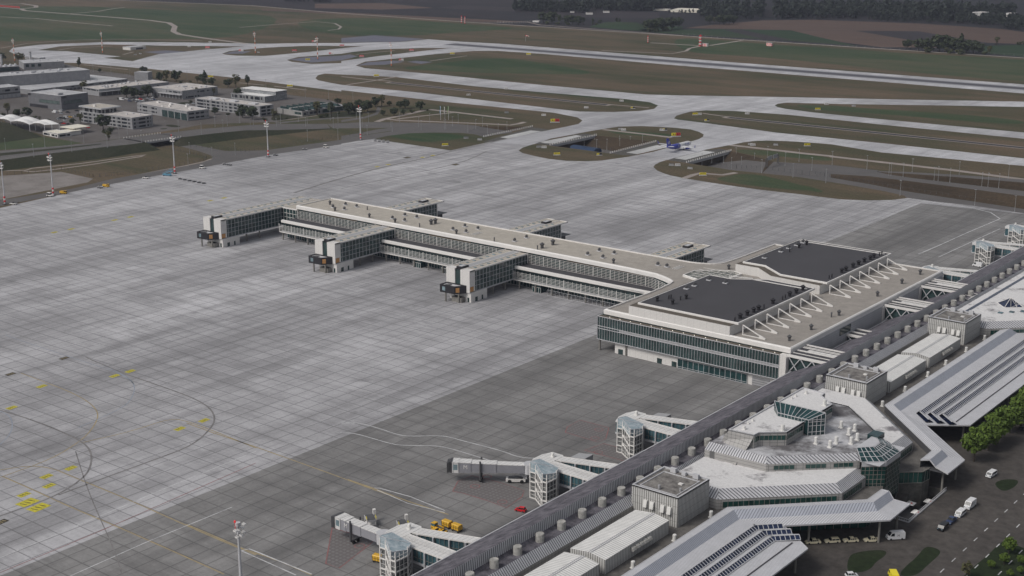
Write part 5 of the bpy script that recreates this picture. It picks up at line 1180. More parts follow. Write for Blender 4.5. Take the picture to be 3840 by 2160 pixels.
        ang = math.atan2(d.y, d.x) if sd < 0 else math.atan2(-d.y, -d.x)
        if sd < 0: ang = math.atan2(d.y, d.x)
        e = txt('letter', 'M', 2.0, lp, (math.pi/2, 0, ang if Vector((math.sin(ang), -math.cos(ang), 0)).dot(nn*sd) > 0 else ang+math.pi), M_['white'], t)
    return t
M_['bridgeroof'] = ribbed('bridge_roof_panels', (0.62, 0.61, 0.6), (0.3, 0.3, 0.3), 0, 1.5, 0.12)
M_['tunnelgrey'] = plain('tunnel_cladding', (0.26, 0.26, 0.285), 0.5, 0.12, 0.3)
M_['towerdark'] = patchy('stair_shaft', (0.05, 0.055, 0.055), (0.22, 0.22, 0.22), 0.7, 0.4, 0.6, 0.5, 0.4)
M_['towerglass'] = patchy('tower_glass', (0.2, 0.27, 0.31), (0.42, 0.47, 0.5), 0.6, 0.35, 0.65, 0.15, 0.2)
pbridge(-72, 'passenger bridge with long grey tunnel beside yellow baggage carts, nearest the bottom', ((-270.5, 278.6), (-290.3, 279.0)))
pbridge(0, 'passenger bridge with long grey tunnel above a parked white tow tractor', ((-268.8, 349.2), (-291.5, 334.2)))
pbridge(51.4, 'passenger bridge without a long tunnel, between the tow tractor bridge and pier building')
pbridge(329, 'passenger bridge half hidden behind the far corner of the pier building')
pbridge(401.8, 'passenger bridge beside a parked white van at the right edge'); pbridge(453.8, 'passenger bridge farthest up the right edge')
# steel stair pods / grey boxes behind two bridges
for yo in (0, 51.4):
    mb = MB(); P = [(p[0], p[1]+yo) for p in ((-264.6, 366.8), (-259.7, 368.6), (-259.8, 373.8), (-264.5, 371.9))]; mb.prism(P, 0, 4.8)
    tag(mb.ob('service_cabin', [M_['grey']]), 'grey flat roofed cabin behind the %s passenger bridge' % ('tow tractor' if yo == 0 else 'tunnel-less'), 'cabin', 'grey cabins behind passenger bridges')
# ================================================================ VEHICLES
def car_proto(kind, mat):
    """a vehicle at the origin, nose towards +x; returns list of (name, builder, material, subparts)"""
    P = []
    if kind in ('saloon', 'estate', 'hatch'):
        L, W, hb, ht = {'saloon': (4.7, 1.8, .95, 1.45), 'estate': (4.7, 1.8, .95, 1.48), 'hatch': (3.7, 1.65, 1.0, 1.5)}[kind]
        sec = {'saloon': [(-.5, .62, .95), (-.47, .3, .95), (.47, .3, .72), (.5, .45, .66)], }
        b = MB(); prof = [(-L/2, .35), (-L/2, .85), (-L/2+.15, hb), (L*.2, hb), (L/2-.25, hb-.18), (L/2, .62), (L/2, .3), (-L/2+.1, .28)]
        b.loft([[(x, -W/2, z) for x, z in prof], [(x, W/2, z) for x, z in prof]]); P.append(('body', b, mat))
        r = {'saloon': [(-L*.36, hb-.05), (-L*.2, ht), (L*.06, ht), (L*.22, hb-.05)], 'estate': [(-L*.47, hb-.05), (-L*.42, ht), (L*.06, ht), (L*.22, hb-.05)], 'hatch': [(-L*.47, hb-.05), (-L*.36, ht), (L*.1, ht), (L*.3, hb-.05)]}[kind]
        b = MB(); b.loft([[(x, -W/2+.06+(z-hb)*.2, z) for x, z in r], [(x, W/2-.06-(z-hb)*.2, z) for x, z in r]]); P.append(('window', b, M_['window']))
        b = MB(); x0, x1 = r[1][0]-.02, r[2][0]+.02; b.box(x0, x1, -W/2+.16, W/2-.16, ht-.03, ht+.04)
        for xx in (x0, (x0+x1)/2, x1):
            for s in (-1, 1): b.bar((xx, s*(W/2-.17), ht), (xx+(0.02), s*(W/2-.04), hb), .09)
        P.append(('roof', b, mat)); wr, wx = .32, L*.31
    elif kind in ('van', 'minibus'):
        L, W, h = (5.6, 2.0, 2.6) if kind == 'van' else (4.9, 1.9, 1.95)
        b = MB(); prof = [(-L/2, .45), (-L/2, h-.08), (-L/2+.15, h), (L*.2, h), (L*.27, h-.1), (L*.4, h*.55), (L/2-.05, h*.46), (L/2, h*.3), (L/2, .35), (-L/2+.1, .38)]
        b.loft([[(x, -W/2, z) for x, z in prof], [(x, W/2, z) for x, z in prof]]); P.append(('body', b, mat))
        b = MB(); q = [(L*.28, h-.13), (L*.395, h*.57)]; b.loft([[(q[0][0]+.02, -W/2+.15, q[0][1]), (q[0][0]+.02, W/2-.15, q[0][1])], [(q[1][0]+.03, -W/2+.1, q[1][1]), (q[1][0]+.03, W/2-.1, q[1][1])]], cap=False, closed=False)
        for s in (-1, 1):
            y = s*(W/2+.015); b.poly([(L*.36, y, h*.56), (L*.26, y, h-.22), (L*.12, y, h-.22), (L*.12, y, h*.54)])
            if kind == 'minibus': b.poly([(L*.08, y, h*.55), (L*.08, y, h-.22), (-L*.46, y, h-.22), (-L*.46, y, h*.55)])
        P.append(('window', b, M_['window'])); wr, wx = .36, L*.32
    elif kind == 'pickup':
        L, W = 5.1, 1.9; b = MB(); prof = [(-L/2, .5), (-L/2, 1.1), (-.3, 1.1), (L*.2, 1.12), (L/2-.15, 1.0), (L/2, .7), (L/2, .4), (-L/2+.1, .45)]
        b.loft([[(x, -W/2, z) for x, z in prof], [(x, W/2, z) for x, z in prof]]); P.append(('body', b, mat))
        b = MB(); r = [(-L*.3, 1.08), (-L*.22, 1.75), (L*.05, 1.75), (L*.2, 1.1)]; b.loft([[(x, -W/2+.06+(z-1.08)*.15, z) for x, z in r], [(x, W/2-.06-(z-1.08)*.15, z) for x, z in r]]); P.append(('window', b, M_['window']))
        b = MB(); b.box(-L*.22, L*.05, -W/2+.18, W/2-.18, 1.74, 1.8); P.append(('roof', b, mat)); wr, wx = .38, L*.31
    for sx in (-1, 1):
        for sy in (-1, 1):
            b = MB(); b.tube((sx*wx, sy*(W/2-.18), wr), (sx*wx, sy*(W/2+.02), wr), wr, n=12); P.append(('wheel', b, M_['tyre']))
    if kind != 'x':
        for sy in (-1, 1):
            b = MB(); b.box(L/2-.12, L/2+.015, sy*W*.36-.2, sy*W*.36+.2, .62 if kind not in ('van', 'minibus') else .85, .78 if kind not in ('van', 'minibus') else 1.08); P.append(('headlight', b, M_['paleglass']))
    return P
VP = {}
def vehicle(kind, colour, pos, head, label, group=None, cat=None, name=None, extra=None):
    key = (kind, colour)
    if key not in VP:
        t = thing(name or {'van': 'delivery_van', 'minibus': 'minibus', 'pickup': 'pickup_truck'}.get(kind, 'parked_car'), label, cat or {'van': 'van', 'minibus': 'minibus', 'pickup': 'pickup truck'}.get(kind, 'car'))
        for nm, b, m in car_proto(kind, M_[colour]): b.ob(nm, m, t)
        t.location = (pos[0], pos[1], 0); t.rotation_euler = (0, 0, head); tag(t, None, None, group); VP[key] = t; return t
    r = dup(VP[key], (pos[0], pos[1], 0), head, label, group, cat)
    if group is None and 'group' in r: del r['group']
    return r
def hd(a, b): return math.atan2(b[1]-a[1], b[0]-a[0])
c1 = Vector((-257, 328.9)); red = vehicle('hatch', 'red', c1, math.pi+.25, 'red hatchback standing on the apron beside the terminal roof edge')
tx = [(-177.3, 362.3), (-172.6, 367.3), (-168.2, 371.6), (-163.9, 375.6), (-159.0, 379.8)]
TL = ['cream taxi half hidden at the canopy skylight end', 'cream taxi saloon second from the left in the rank', 'cream estate taxi in the middle of the rank', 'cream taxi saloon just right of the estate taxi', 'cream taxi saloon behind the white van at the front of the rank']
for i, (p, l) in enumerate(zip(tx, TL)):
    v = vehicle('estate' if i == 2 else 'saloon', 'cream', (p[0]+1.2, p[1]-.8), math.pi*1.25, l, 'cream taxis waiting under the canopy', 'taxi')
v = vehicle('van', 'carwhite', (-152.6, 385.2), math.pi*1.25, 'white delivery van lettered M at the right end of the taxi rank', 'white vans on the forecourt')
v2 = vehicle('van', 'carwhite', (-143.2, 423), -math.pi/2-.03, 'white delivery van with letter M, last of the row on the roadway', 'white vans on the forecourt')
vehicle('minibus', 'carwhite', (-143.3, 414.7), -math.pi/2-.03, 'white minibus between the black pickup and the white van', 'white vans on the forecourt')
vehicle('minibus', 'carwhite', (-147, 452.8), -math.pi/2-.1, 'white minibus alone near the green trees', 'white vans on the forecourt')
vehicle('pickup', 'carblue', (-143.6, 407.8), -math.pi/2-.03, 'dark blue black pickup truck in front of the white minibus', 'dark vehicles on the forecourt')
vehicle('minibus', 'carblack', (-143.7, 401.2), -math.pi/2-.03, 'black minibus leading the row of vehicles on the roadway', 'dark vehicles on the forecourt')
vehicle('van', 'carwhite', G(*tile(3520, 880, 8.05)(1165, 975)).to_2d()+Vector((0, .6)), math.pi-.2, 'white van parked by the passenger bridge near the right edge', 'white vans on the apron')
for t_, flip in ((v, 0), (v2, 0)):                   # side letters
    for s in (-1, 1):
        c = bpy.data.curves.new('letter', 'FONT'); c.body = 'M'; c.size = 1.0; c.extrude = .01; c.align_x = 'CENTER'; c.align_y = 'CENTER'
        o0 = bpy.data.objects.new('letter', c); me = bpy.data.meshes.new_from_object(o0); o = bpy.data.objects.new('letter', me); COL.objects.link(o); me.materials.append(M_['dgrey']); o.parent = t_
        o.location = (-.6, s*1.02, 1.55); o.rotation_euler = (math.pi/2, 0, 0 if s < 0 else math.pi)
# yellow vehicle at the bottom edge
yb = G(*tr(340, 845), 0); yt = thing('yellow_truck', 'yellow van roof just showing at the bottom edge of the forecourt', 'van', (yb.x, yb.y, 0), 2.2)
for nm, b, m in car_proto('van', M_['signyellow']): b.ob(nm, m, yt)
wb = vehicle('hatch', 'carwhite', G(*t8b(1275, 1456)).to_2d(), .8, 'white car roof just showing left of the yellow van at the bottom edge')
dk = vehicle('hatch', 'carblack', G(*t8b(2566, 345)).to_2d(), 1.5, 'dark car behind the trees at the right edge')
# tow tractor under the second bridge
tp = G(*tile(1660, 1600, 2.275)(625, 470)); tt_ = thing('tow_tractor', 'low white aircraft tow tractor with dark top under the passenger bridge', 'tow tractor', (tp.x, tp.y, 0), .62)
b = MB(); prof = [(-3.4, .5), (-3.4, 1.35), (-2.9, 1.5), (2.6, 1.5), (3.3, 1.3), (3.3, .5)]; b.loft([[(x, -1.35, z) for x, z in prof], [(x, 1.35, z) for x, z in prof]]); b.ob('body', M_['white'], tt_)
b = MB(); b.box(-2.6, 2.4, -1.05, 1.05, 1.5, 1.6); b.ob('deck', M_['dgrey'], tt_); b = MB(); b.box(-.6, 1.2, -.9, .9, 1.6, 1.95); b.ob('cab', M_['dgrey'], tt_)
for sx in (-2.1, 2.1):
    for sy in (-1.15, 1.15): b = MB(); b.tube((sx, sy-.3, .62), (sx, sy+.3, .62), .66, n=12); b.ob('wheel', M_['tyre'], tt_)
for sy in (-.9, .9): b = MB(); b.box(-3.46, -3.4, sy-.25, sy+.25, .8, 1.0); b.ob('tail_light', M_['signred'], tt_)
gb = G(*tile(1660, 1600, 2.275)(708, 432), 1.2); cab = MB(); cab.box(-1.5, 1.5, -1.2, 1.2, 1.2, 4.0); cb = cab.ob('white_cabinet', M_['lgrey']); cb.location = (gb.x, gb.y, 0); tag(cb, 'pale grey cabinet box hanging beside the glass stair tower', 'cabinet')
# yellow baggage tractor and carts
ct = tile(1220, 1800, 2.275)
def wheels(t, xs, w, r):
    for x in xs:
        for s in (-1, 1): b = MB(); b.tube((x, s*w-.12, r), (x, s*w+.12, r), r, n=10); b.ob('wheel', M_['tyre'], t)
def bagcart(p, rz, label):
    t = thing('baggage_cart', label, 'baggage cart', (p.x, p.y, 0), rz, 'yellow baggage carts on the apron')
    b = MB(); b.box(-1.6, 1.6, -.9, .9, .55, .75); b.ob('chassis', M_['dgrey'], t)
    b = MB(); prof = [(-1, .75), (1, .75), (1, 2.2), (.75, 2.45), (-.75, 2.45), (-1, 2.2)]; b.loft([[(-1.55, y, z) for y, z in prof], [(1.55, y, z) for y, z in prof]]); b.ob('box', M_['yellow'], t)
    b = MB()
    for x in (-1.5, -.5, .5, 1.5): b.bar((x, -1.03, .75), (x, -1.03, 2.25), .08)
    b.bar((-1.55, -1.03, 1.5), (1.55, -1.03, 1.5), .07); b.ob('frame', M_['bronze'], t)
    wheels(t, (-1.1, 1.1), .8, .32); return t
p = G(*ct(1040, 405)); q = G(*ct(1122, 435)); ax = hd(p, q)
bagcart(p, ax, 'yellow box cart next to the yellow tractor, upper of two'); bagcart(q, ax, 'yellow box cart farthest right of the yellow tractor')
r = G(*ct(452, 700)); bagcart(r, .2, 'yellow box cart half hidden behind the nearest stair tower')
p = G(*ct(955, 425)); yt2 = thing('baggage_tractor', 'yellow baggage tractor with square cab and cargo bed on the apron', 'tractor', (p.x, p.y, 0), math.pi+ax)
b = MB(); b.box(-2.3, 2.0, -.85, .85, .5, 1.0); b.box(-2.3, .2, -.85, -.75, 1.0, 1.35); b.box(-2.3, .2, .75, .85, 1, 1.35); b.box(-2.3, -2.2, -.85, .85, 1, 1.35); b.ob('body', M_['yellow'], yt2)
b = MB(); b.box(.4, 2.0, -.85, .85, 1.0, 1.25); b.box(.4, 1.9, -.8, .8, 2.1, 2.3); b.ob('cab', M_['yellow'], yt2); b = MB(); b.box(.45, 1.85, -.76, .76, 1.25, 2.1); b.ob('cab_window', M_['blueglass'], yt2); b = MB(); b.box(-2.2, .2, -.74, .74, 1.0, 1.04); b.ob('bed', M_['dgrey'], yt2); wheels(yt2, (-1.5, 1.3), .78, .38)
for i, pp in enumerate(((940, 443), (1000, 452))):
    p = G(*ct(*pp)); t = thing('baggage_tug', ['yellow low tug behind the walkway roof, left one', 'yellow low tug behind the walkway roof, right one'][i], 'tug', (p.x, p.y, 0), math.pi+ax, 'low yellow tugs')
    b = MB(); prof = [(-1.5, .35), (-1.5, .95), (-.3, .95), (.1, 1.05), (1.3, .95), (1.5, .7), (1.5, .35)]; b.loft([[(x, -.75, z) for x, z in prof], [(x, .75, z) for x, z in prof]]); b.ob('body', M_['yellow'], t); b = MB(); b.box(-.9, -.4, -.55, .55, .95, 1.3); b.ob('seat', M_['tyre'], t); wheels(t, (-.95, .95), .68, .32)
# cargo loader behind the nearest tunnel
def loader(p, rz, label, s=1):
    t = thing('cargo_loader', label, 'loader', (p.x, p.y, 0), rz, 'cargo loaders behind the nearest bridge')
    b = MB(); b.box(-2.4, 2.4, -1.5, 1.5, 2.0, 2.4); b.ob('platform', M_['lgrey'], t); b = MB(); b.box(-2.3, 2.3, -1.35, 1.35, 2.41, 2.5); b.ob('roller_deck', M_['dgrey'], t)
    b = MB()
    for x in (-2, 2):
        for y in (-1.3, 1.3): b.box(x-.2, x+.2, y-.15, y+.15, .4, 2.0)
    b.box(-2.4, 2.4, -1.4, 1.4, .4, .7); b.ob('lift_frame', M_['white'], t)
    b = MB(); b.box(-6.6, -2.4, -1.4, 1.4, .5, .85); b.ob('main_deck', M_['dgrey'], t)
    b = MB(); b.box(1.7, 2.7, -2.2, -1.3, 2.4, 4.1); b.ob('operator_cab', M_['white'], t)
    b = MB()
    for y in (-1.5, 1.5):
        for z in (2.9, 3.4): b.bar((-2.3, y, z), (-.6, y, z), .07)
        for x in (-2.3, -1.45, -.6): b.bar((x, y, 2.4), (x, y, 3.4), .07)
    b.ob('guard_rail', M_['signyellow'], t); wheels(t, (-5.5, 1.8), 1.3, .45); return t
loader(G(*ct(385, 378)), math.pi-.6, 'white cargo loader with yellow rails behind the nearest grey tunnel'); loader(G(*ct(660, 425)), math.pi-.6, 'white cargo loader mostly hidden behind the nearest rotunda roof')
# ================================================================ APRON MARKINGS (thin paint on the ground)
def paint(name, mat, polys=None, lines_=None, z=.025):
    mb = MB()
    for q in polys or []: mb.poly([(p[0], p[1], z) for p in q])
    for pts, wd in lines_ or []: strip(mb, pts, wd, z)
    o = mb.ob(name, M_[mat]); o['kind'] = 'structure'; return o
def cur(f, pts, n=2): return smooth_poly(GT(f, pts), n, closed=False)
paint('guide_line', 'markline', lines_=[(cur(tl, [(80, 40), (160, 70), (270, 112), (340, 150), (374, 185), (376, 215), (350, 260), (310, 300), (200, 370), (10, 437), (-60, 462)]), .45),
      (cur(tl, [(10, 437), (120, 485), (260, 550), (380, 600), (520, 660), (700, 740), (860, 812)]), .5), (cur(tl, [(-40, 418), (160, 388), (320, 455), (480, 520), (700, 618), (840, 680), (983, 738)]), .5),
      (cur(tl, [(310, 308), (500, 265), (655, 213), (720, 225), (820, 262), (983, 328)]), .45), (cur(tm, [(0, 36), (130, 85), (330, 150), (540, 225), (750, 300), (950, 375), (1092, 425)]), .5)], z=.03)
paint('guide_line', 'markline', lines_=[(GT(ct, [(190, -5), (420, 75), (700, 180), (1050, 295)]), .6), (GT(tm, [(0, 555), (130, 610), (290, 680), (480, 745), (640, 815)]), .5)], z=.031)
paint('tyre_track', 'markdark', lines_=[(cur(tl, [(-40, 175), (0, 182), (140, 225), (230, 262), (320, 305), (352, 345), (350, 395), (325, 440), (225, 508), (60, 568), (-60, 610)]), .7), (cur(tl, [(330, -20), (470, 40), (640, 98), (740, 135), (800, 168), (826, 205), (818, 245), (740, 318), (600, 370), (380, 450), (225, 508)]), .7),
      (cur(t6, [(-400, 780), (0, 655), (420, 545), (700, 490), (940, 425), (1456, 310)]), 2.2), (cur(t6, [(0, 745), (400, 660), (920, 550), (1100, 495), (1240, 425)]), 1.2), (cur(tl, [(290, 340), (330, 470), (380, 590), (440, 720), (470, 819)]), .35)], z=.035)
paint('blue_line', 'markblue', lines_=[(cur(tl, [(-20, 178), (35, 200), (50, 235), (40, 275), (0, 315)]), .4), (cur(tl, [(330, -20), (440, 30), (500, 62), (520, 95), (505, 140), (470, 175), (300, 250)]), .4), (cur(tile(0, 720, 2.0125), [(40, 1080), (300, 1170), (620, 1275), (860, 1355), (960, 1400), (1010, 1449)]), .35)], z=.033)
paint('edge_line', 'markwhite', lines_=[(cur(tq, [(0, 297), (80, 290), (180, 305), (300, 340), (430, 385), (520, 395), (700, 390), (800, 395), (900, 425), (1200, 500), (1350, 558), (1510, 560)]), .45), (cur(tq, [(-40, 365), (90, 370), (200, 400), (400, 460), (540, 465), (700, 465), (800, 480), (1000, 540), (1140, 583)]), .45),
      (GT(tl, [(-20, 758), (300, 625), (640, 480), (983, 340)]), .35), (GT(tl, [(270, 819), (560, 690), (890, 555)]), .4), (GT(tq, [(250, 785), (290, 787), (520, 850), (780, 955)]), .45), (GT(tq, [(270, 800), (500, 900), (780, 970)]), .35), (GT(tm, [(280, 690), (320, 680), (640, 810)]), .5), (GT(tm, [(280, 690), (560, 815)]), .4),
      (GT(tk, [(770, 785), (900, 730), (1100, 640), (1300, 555)]), .7), (GT(tk, [(900, 805), (1050, 735), (1300, 620)]), .6), (GT(tk, [(860, 448), (1100, 480), (1240, 515), (1300, 555)]), .7), (GT(tk, [(780, 450), (500, 575), (160, 710)]), .3)], z=.034)
paint('edge_line', 'markred', lines_=[(GT(tl, [(-20, 815), (400, 640), (983, 385)]), .3)], z=.036)
rz_ = [(tq, [(840, 810), (880, 735), (985, 690), (1205, 745), (1380, 805), (1365, 850), (1245, 935), (1100, 880), (920, 825)]), (tq, [(1690, 365), (1705, 325), (1800, 272), (2020, 330), (1995, 415), (1940, 440)]), (tq, [(1835, 500), (1980, 450), (2200, 505), (2300, 560), (2200, 600)]), (tm, [(745, 572), (960, 635), (940, 655), (780, 780), (712, 755)])]
M_['hatch'] = ribbed('hatched_zone', (0.17, 0.166, 0.167), (0.135, 0.122, 0.122), 0, 1.6, 0.7, 0.9, 0.2, axis2=1, period2=1.6, width2=0.7)
paint('stand_hatching', 'hatch', polys=[GT(f, p) for f, p in rz_], z=.02)
paint('stand_outline', 'markred', lines_=[(GT(f, p)+[GT(f, p)[0]], .35) for f, p in rz_]+[([(c.x+1.6*math.cos(a), c.y+1.6*math.sin(a)) for a in [i*math.pi/6 for i in range(13)]], .3) for c in [G(*tq(*p)) for p in ((1010, 772), (1215, 890), (1100, 700), (1945, 345), (1915, 410), (1940, 518))]+[G(*tm(885, 665))]], z=.04)
# yellow stand numbers: painted panels with dark strokes
def panel(f, px, label, dark=False, big=False):
    c = G(*f(*px)); t = MB(); w_, h_ = (4.2, 2.6) if not big else (6.5, 4.6)
    ax_ = Vector((-.1, 1, 0)).normalized(); bx = Vector((1, .1, 0)).normalized()
    t.poly([tuple(c-ax_*w_/2-bx*h_/2+Vector((0, 0, .045))), tuple(c+ax_*w_/2-bx*h_/2+Vector((0, 0, .045))), tuple(c+ax_*w_/2+bx*h_/2+Vector((0, 0, .045))), tuple(c-ax_*w_/2+bx*h_/2+Vector((0, 0, .045)))]); t.mi = 1
    for k in (-.3, -.05, .22): p0 = c+ax_*w_*k-bx*h_*.3; p1 = c+ax_*w_*(k+.08)+bx*h_*.3; t.bar(p0+Vector((0, 0, .05)), p1+Vector((0, 0, .05)), .32, .02)
    o = t.ob('painted_panel', [M_['markblack' if dark else 'markyellow'], M_['markline' if dark else 'markblack']]); o['kind'] = 'structure'; return o
for p in ((440, 51), (500, 33), (160, 91), (45, 173), (783, 222), (690, 254), (272, 405), (178, 437), (188, 473), (92, 507)): panel(tl, p, '')
for p in ((106, 537), (148, 556)): panel(tl, p, '', big=True)
for p in ((40, 44), (5, 612)): panel(tl, p, '', dark=True)
z0t = tile(0, 720, 2.0125)
panel(z0t, (484, 1255), '', dark=True)
for p in ((410, 305), (537, 280), (865, 212), (985, 188), (1587, 65), (1690, 45)): panel(z0t, p, '')
for p in ((305, 558), (400, 540), (692, 478), (780, 462)): panel(t6, p, '')
for p in ((562, 479), (972, 540)): panel(t6, p, '', dark=True, big=True)

# worn lane dashes on the forecourt roadway
mb = MB()
for x in (-133, -126, -119, -112):
    y = 372.0
    while y < 520: mb.quad((x, y, .03), (x+.3, y, .03), (x+.3, y+3, .03), (x, y+3, .03)); y += 9
mb.ob('lane_dashes', M_['markwhite'])['kind'] = 'structure'
# ================================================================ ROAD EMBANKMENTS, BRIDGES
def gz(f, pts): return [G(*f(p[0], p[1]), p[2]) for p in pts]
def bank(name, toe, near, far, back=True, mats=('grass_dark', 'asph')):
    mb = MB(); n = len(near)
    for i in range(n-1):
        mb.mi = 0; mb.quad(toe[i], toe[i+1], near[i+1], near[i]); mb.mi = 1; mb.quad(near[i], near[i+1], far[i+1], far[i])
        if back:
            mb.mi = 0; b0, b1 = far[i]+(far[i]-near[i]).normalized()*far[i].z*1.2, far[i+1]+(far[i+1]-near[i+1]).normalized()*far[i+1].z*1.2; b0.z = b1.z = 0; mb.quad(far[i], far[i+1], b1, b0)
    mb.mi = 0
    for i in (0, n-1): mb.quad(toe[i], near[i], far[i], Vector((far[i].x, far[i].y, 0)))
    o = mb.ob(name, [M_[m] for m in mats]); o['kind'] = 'structure'; return o
ZB = 5.0
nearL = gz(t4, [(-500, 685, 5), (0, 610, 5), (700, 515, 5), (1210, 455, 5)])+gz(t5, [(160, 305, 5), (330, 283, 5)])
toeL = gz(t4, [(-500, 800, 0), (0, 735, 0), (700, 650, 0), (1210, 585, 0)])+gz(t5, [(160, 415, 0), (490, 372, 0)])
farL = gz(t4, [(-500, 560, 5), (0, 500, 5), (700, 445, 5), (1210, 390, 5)])+gz(t5, [(0, 250, 5), (80, 238, 5)])
bank('road_embankment', toeL, nearL, farL)
nearR = gz(t5, [(725, 228, 5), (1100, 183, 5), (1456, 148, 4.6)])+gz(t3, [(500, 690, 2.5), (1090, 672, .15)])
toeR = gz(t5, [(690, 335, 0), (1100, 285, 0), (1456, 240, 0)])+gz(t3, [(500, 745, 0), (1100, 678, 0)])
farR = gz(t5, [(480, 187, 5), (900, 138, 5), (1456, 92, 4.6)])+gz(t3, [(500, 620, 2.5), (1050, 620, .15)])
bank('road_embankment', toeR, nearR, farR)
mb = MB(); med = gz(t4, [(-500, 625, 5.04), (0, 560, 5.04), (700, 483, 5.04), (1150, 428, 5.04)]); med2 = gz(t4, [(-500, 590, 5.04), (0, 530, 5.04), (700, 465, 5.04), (1150, 420, 5.04)])
for i in range(3): mb.quad(med[i], med[i+1], med2[i+1], med2[i])
mb.ob('road_median', M_['grass_dark'])['kind'] = 'structure'
mb = MB()
for a, b in (((0, 588), (1456, 408)), ((0, 600), (1456, 426)), ((0, 515), (900, 430))):
    P = gz(t4, [(a[0], a[1], 5.06), (b[0], b[1], 5.06)]); strip(mb, P, .25, 5.06)
mb.ob('lane_line', M_['markwhite'])['kind'] = 'structure'
def railing(pts, label, group, hgt=1.3, step=2.6, base='grey', depth=1.4, name='bridge_parapet'):
    t = thing(name, label, 'parapet', tuple(pts[0]), group=group)
    mb = MB()
    for a, b in zip(pts, pts[1:]): mb.bar(a-Vector((0, 0, depth/2-.1)), b-Vector((0, 0, depth/2-.1)), .7, depth)
    part(mb, 'edge_beam', M_[base], t)
    mb = MB()
    for a, b in zip(pts, pts[1:]):
        n = max(1, int((b-a).length/step))
        for i in range(n+1): q = a.lerp(b, i/n); mb.bar(q, q+Vector((0, 0, hgt)), .42, .3)
        mb.bar(a+Vector((0, 0, hgt*.7)), b+Vector((0, 0, hgt*.7)), .12)
    part(mb, 'posts_and_rail', M_['white'], t); return t
GR = 'white post railings of the road and taxiway bridges'
bt = thing('road_bridge', 'concrete road bridge with dark opening over the side road, behind the floodlight mast', 'bridge', (-945, 715, 0))
mb = MB(); dk = gz(t5, [(300, 287, 5), (745, 225, 5), (490, 184, 5), (60, 243, 5)]); mb.prism([(p.x, p.y) for p in dk], 3.6, 5.0); part(mb, 'deck', M_['asph'], bt)
mb = MB()
for a, b in ((dk[0], dk[3]), (dk[1], dk[2])): mb.quad((a.x, a.y, 0), (b.x, b.y, 0), (b.x, b.y, 3.6), (a.x, a.y, 3.6))
part(mb, 'abutment', M_['gravel'], bt)
railing(gz(t5, [(320, 283, 5.1), (722, 228, 5.1)]), 'white post railing on the near side of the road bridge', GR); railing(gz(t5, [(75, 240, 5.1), (490, 187, 5.1)]), 'white post railing on the far side of the road bridge', GR)
# mound beside the filling station
mb = MB(); A, B, C, D, E5, F5 = gz(t4, [(-300, 168, 6), (75, 180, 6), (490, 345, 0), (0, 412, 0), (-300, 440, 0), (-300, 120, 0)]); Bk = gz(t4, [(120, 190, 0)])[0]
mb.add([A, B, C, D, E5, F5, Bk], ((0, 4, 3), (0, 3, 1), (1, 3, 2), (1, 2, 6), (0, 1, 6), (0, 6, 5))); mb.ob('grass_mound', M_['grass_dark'])['kind'] = 'structure'
mb = MB(); P = GT(t4, [(-300, 450), (0, 412), (490, 345), (940, 412), (640, 455), (0, 490), (-300, 520)]); mb.poly([(p.x, p.y, .02) for p in P]); mb.ob('grass_verge', M_['grass_green'])['kind'] = 'structure'
# right hand ramps
def rk(l): return gz(tk, l)
bank('ramp_bank', rk([(200, 288, 0), (450, 330, 0), (700, 378, 0), (1000, 424, 0), (1456, 492, 0), (2000, 575, 0)]), rk([(200, 264, .3), (450, 279, 1.6), (700, 309, 2.8), (1000, 347, 4.2), (1456, 408, 6), (2000, 485, 6)]), rk([(200, 250, .3), (450, 262, 1.6), (700, 287, 2.8), (1000, 322, 4.2), (1456, 376, 6), (2000, 445, 6)]), mats=('slope_brown', 'asph'))
bank('ramp_bank', rk([(560, 264, 0), (700, 286, 0), (1000, 326, 0), (1456, 374, 0), (2000, 430, 0)]), rk([(520, 252, .3), (700, 262, 1.6), (1000, 283, 3), (1456, 320, 5), (2000, 365, 5)]), rk([(500, 245, .3), (700, 251, 1.6), (1000, 268, 3), (1456, 300, 5), (2000, 340, 5)]), mats=('slope_brown', 'asph'))
# taxiway bridges over the sunken road
a, b = CUT_C[:2]
fc = [L2(a, b, .06), L2(a, b, .86)-Vector((0, 8, 0)), CUT_C[2]-Vector((2, 8, 0)), CUT_C[3]-Vector((4, 5, 0)), CUT_C[4]+Vector((-1, 2, 0)), CUT_C[5]+Vector((0, 4, 0))]
basin('sunken_ramp', CUT_C, fc, [-7, -7, -2.2, -.1, -.1, -3.2])
a, b, c, d = CUT_A
basin('sunken_ramp', CUT_A, [a+Vector((1, -3, 0)), b+Vector((1, -2, 0)), c-Vector((0, 5, 0)), d+Vector((0, 3, 0))], [-.1, -.1, -6, -6])
def tun(p, q, dx):
    P = [Vector((p.x, p.y, 0)), Vector((q.x, q.y, 0))]; D = Vector((dx, 0, 0)); z0, z1 = Vector((0, 0, -7.02)), Vector((0, 0, -.1)); mb = MB()
    mb.quad(P[0]+z0, P[1]+z0, P[1]+D+z0, P[0]+D+z0)
    for k in P: mb.quad(k+z0, k+D+z0, k+D+z1, k+z1)
    mb.quad(P[0]+D+z0, P[1]+D+z0, P[1]+D+z1, P[0]+D+z1); mb.ob('road_tunnel', M_['dgrey'])['kind'] = 'structure'
for (p, q, lb) in ((CUT_B[0], CUT_B[1], 'left rim of the open sunken road'), (CUT_B[3], CUT_B[2], 'right rim of the open sunken road, before the aircraft'), (CUT_C[0], CUT_C[1], 'rim right of the blue and white aircraft'), (CUT_A[3], CUT_A[2], 'rim where the road dives under the first taxiway bridge')):
    railing([Vector((p.x, p.y, .1)), Vector((q.x, q.y, .1))], 'long white post railing on the '+lb, GR, 1.4, 3.2, 'grey', 2.2)
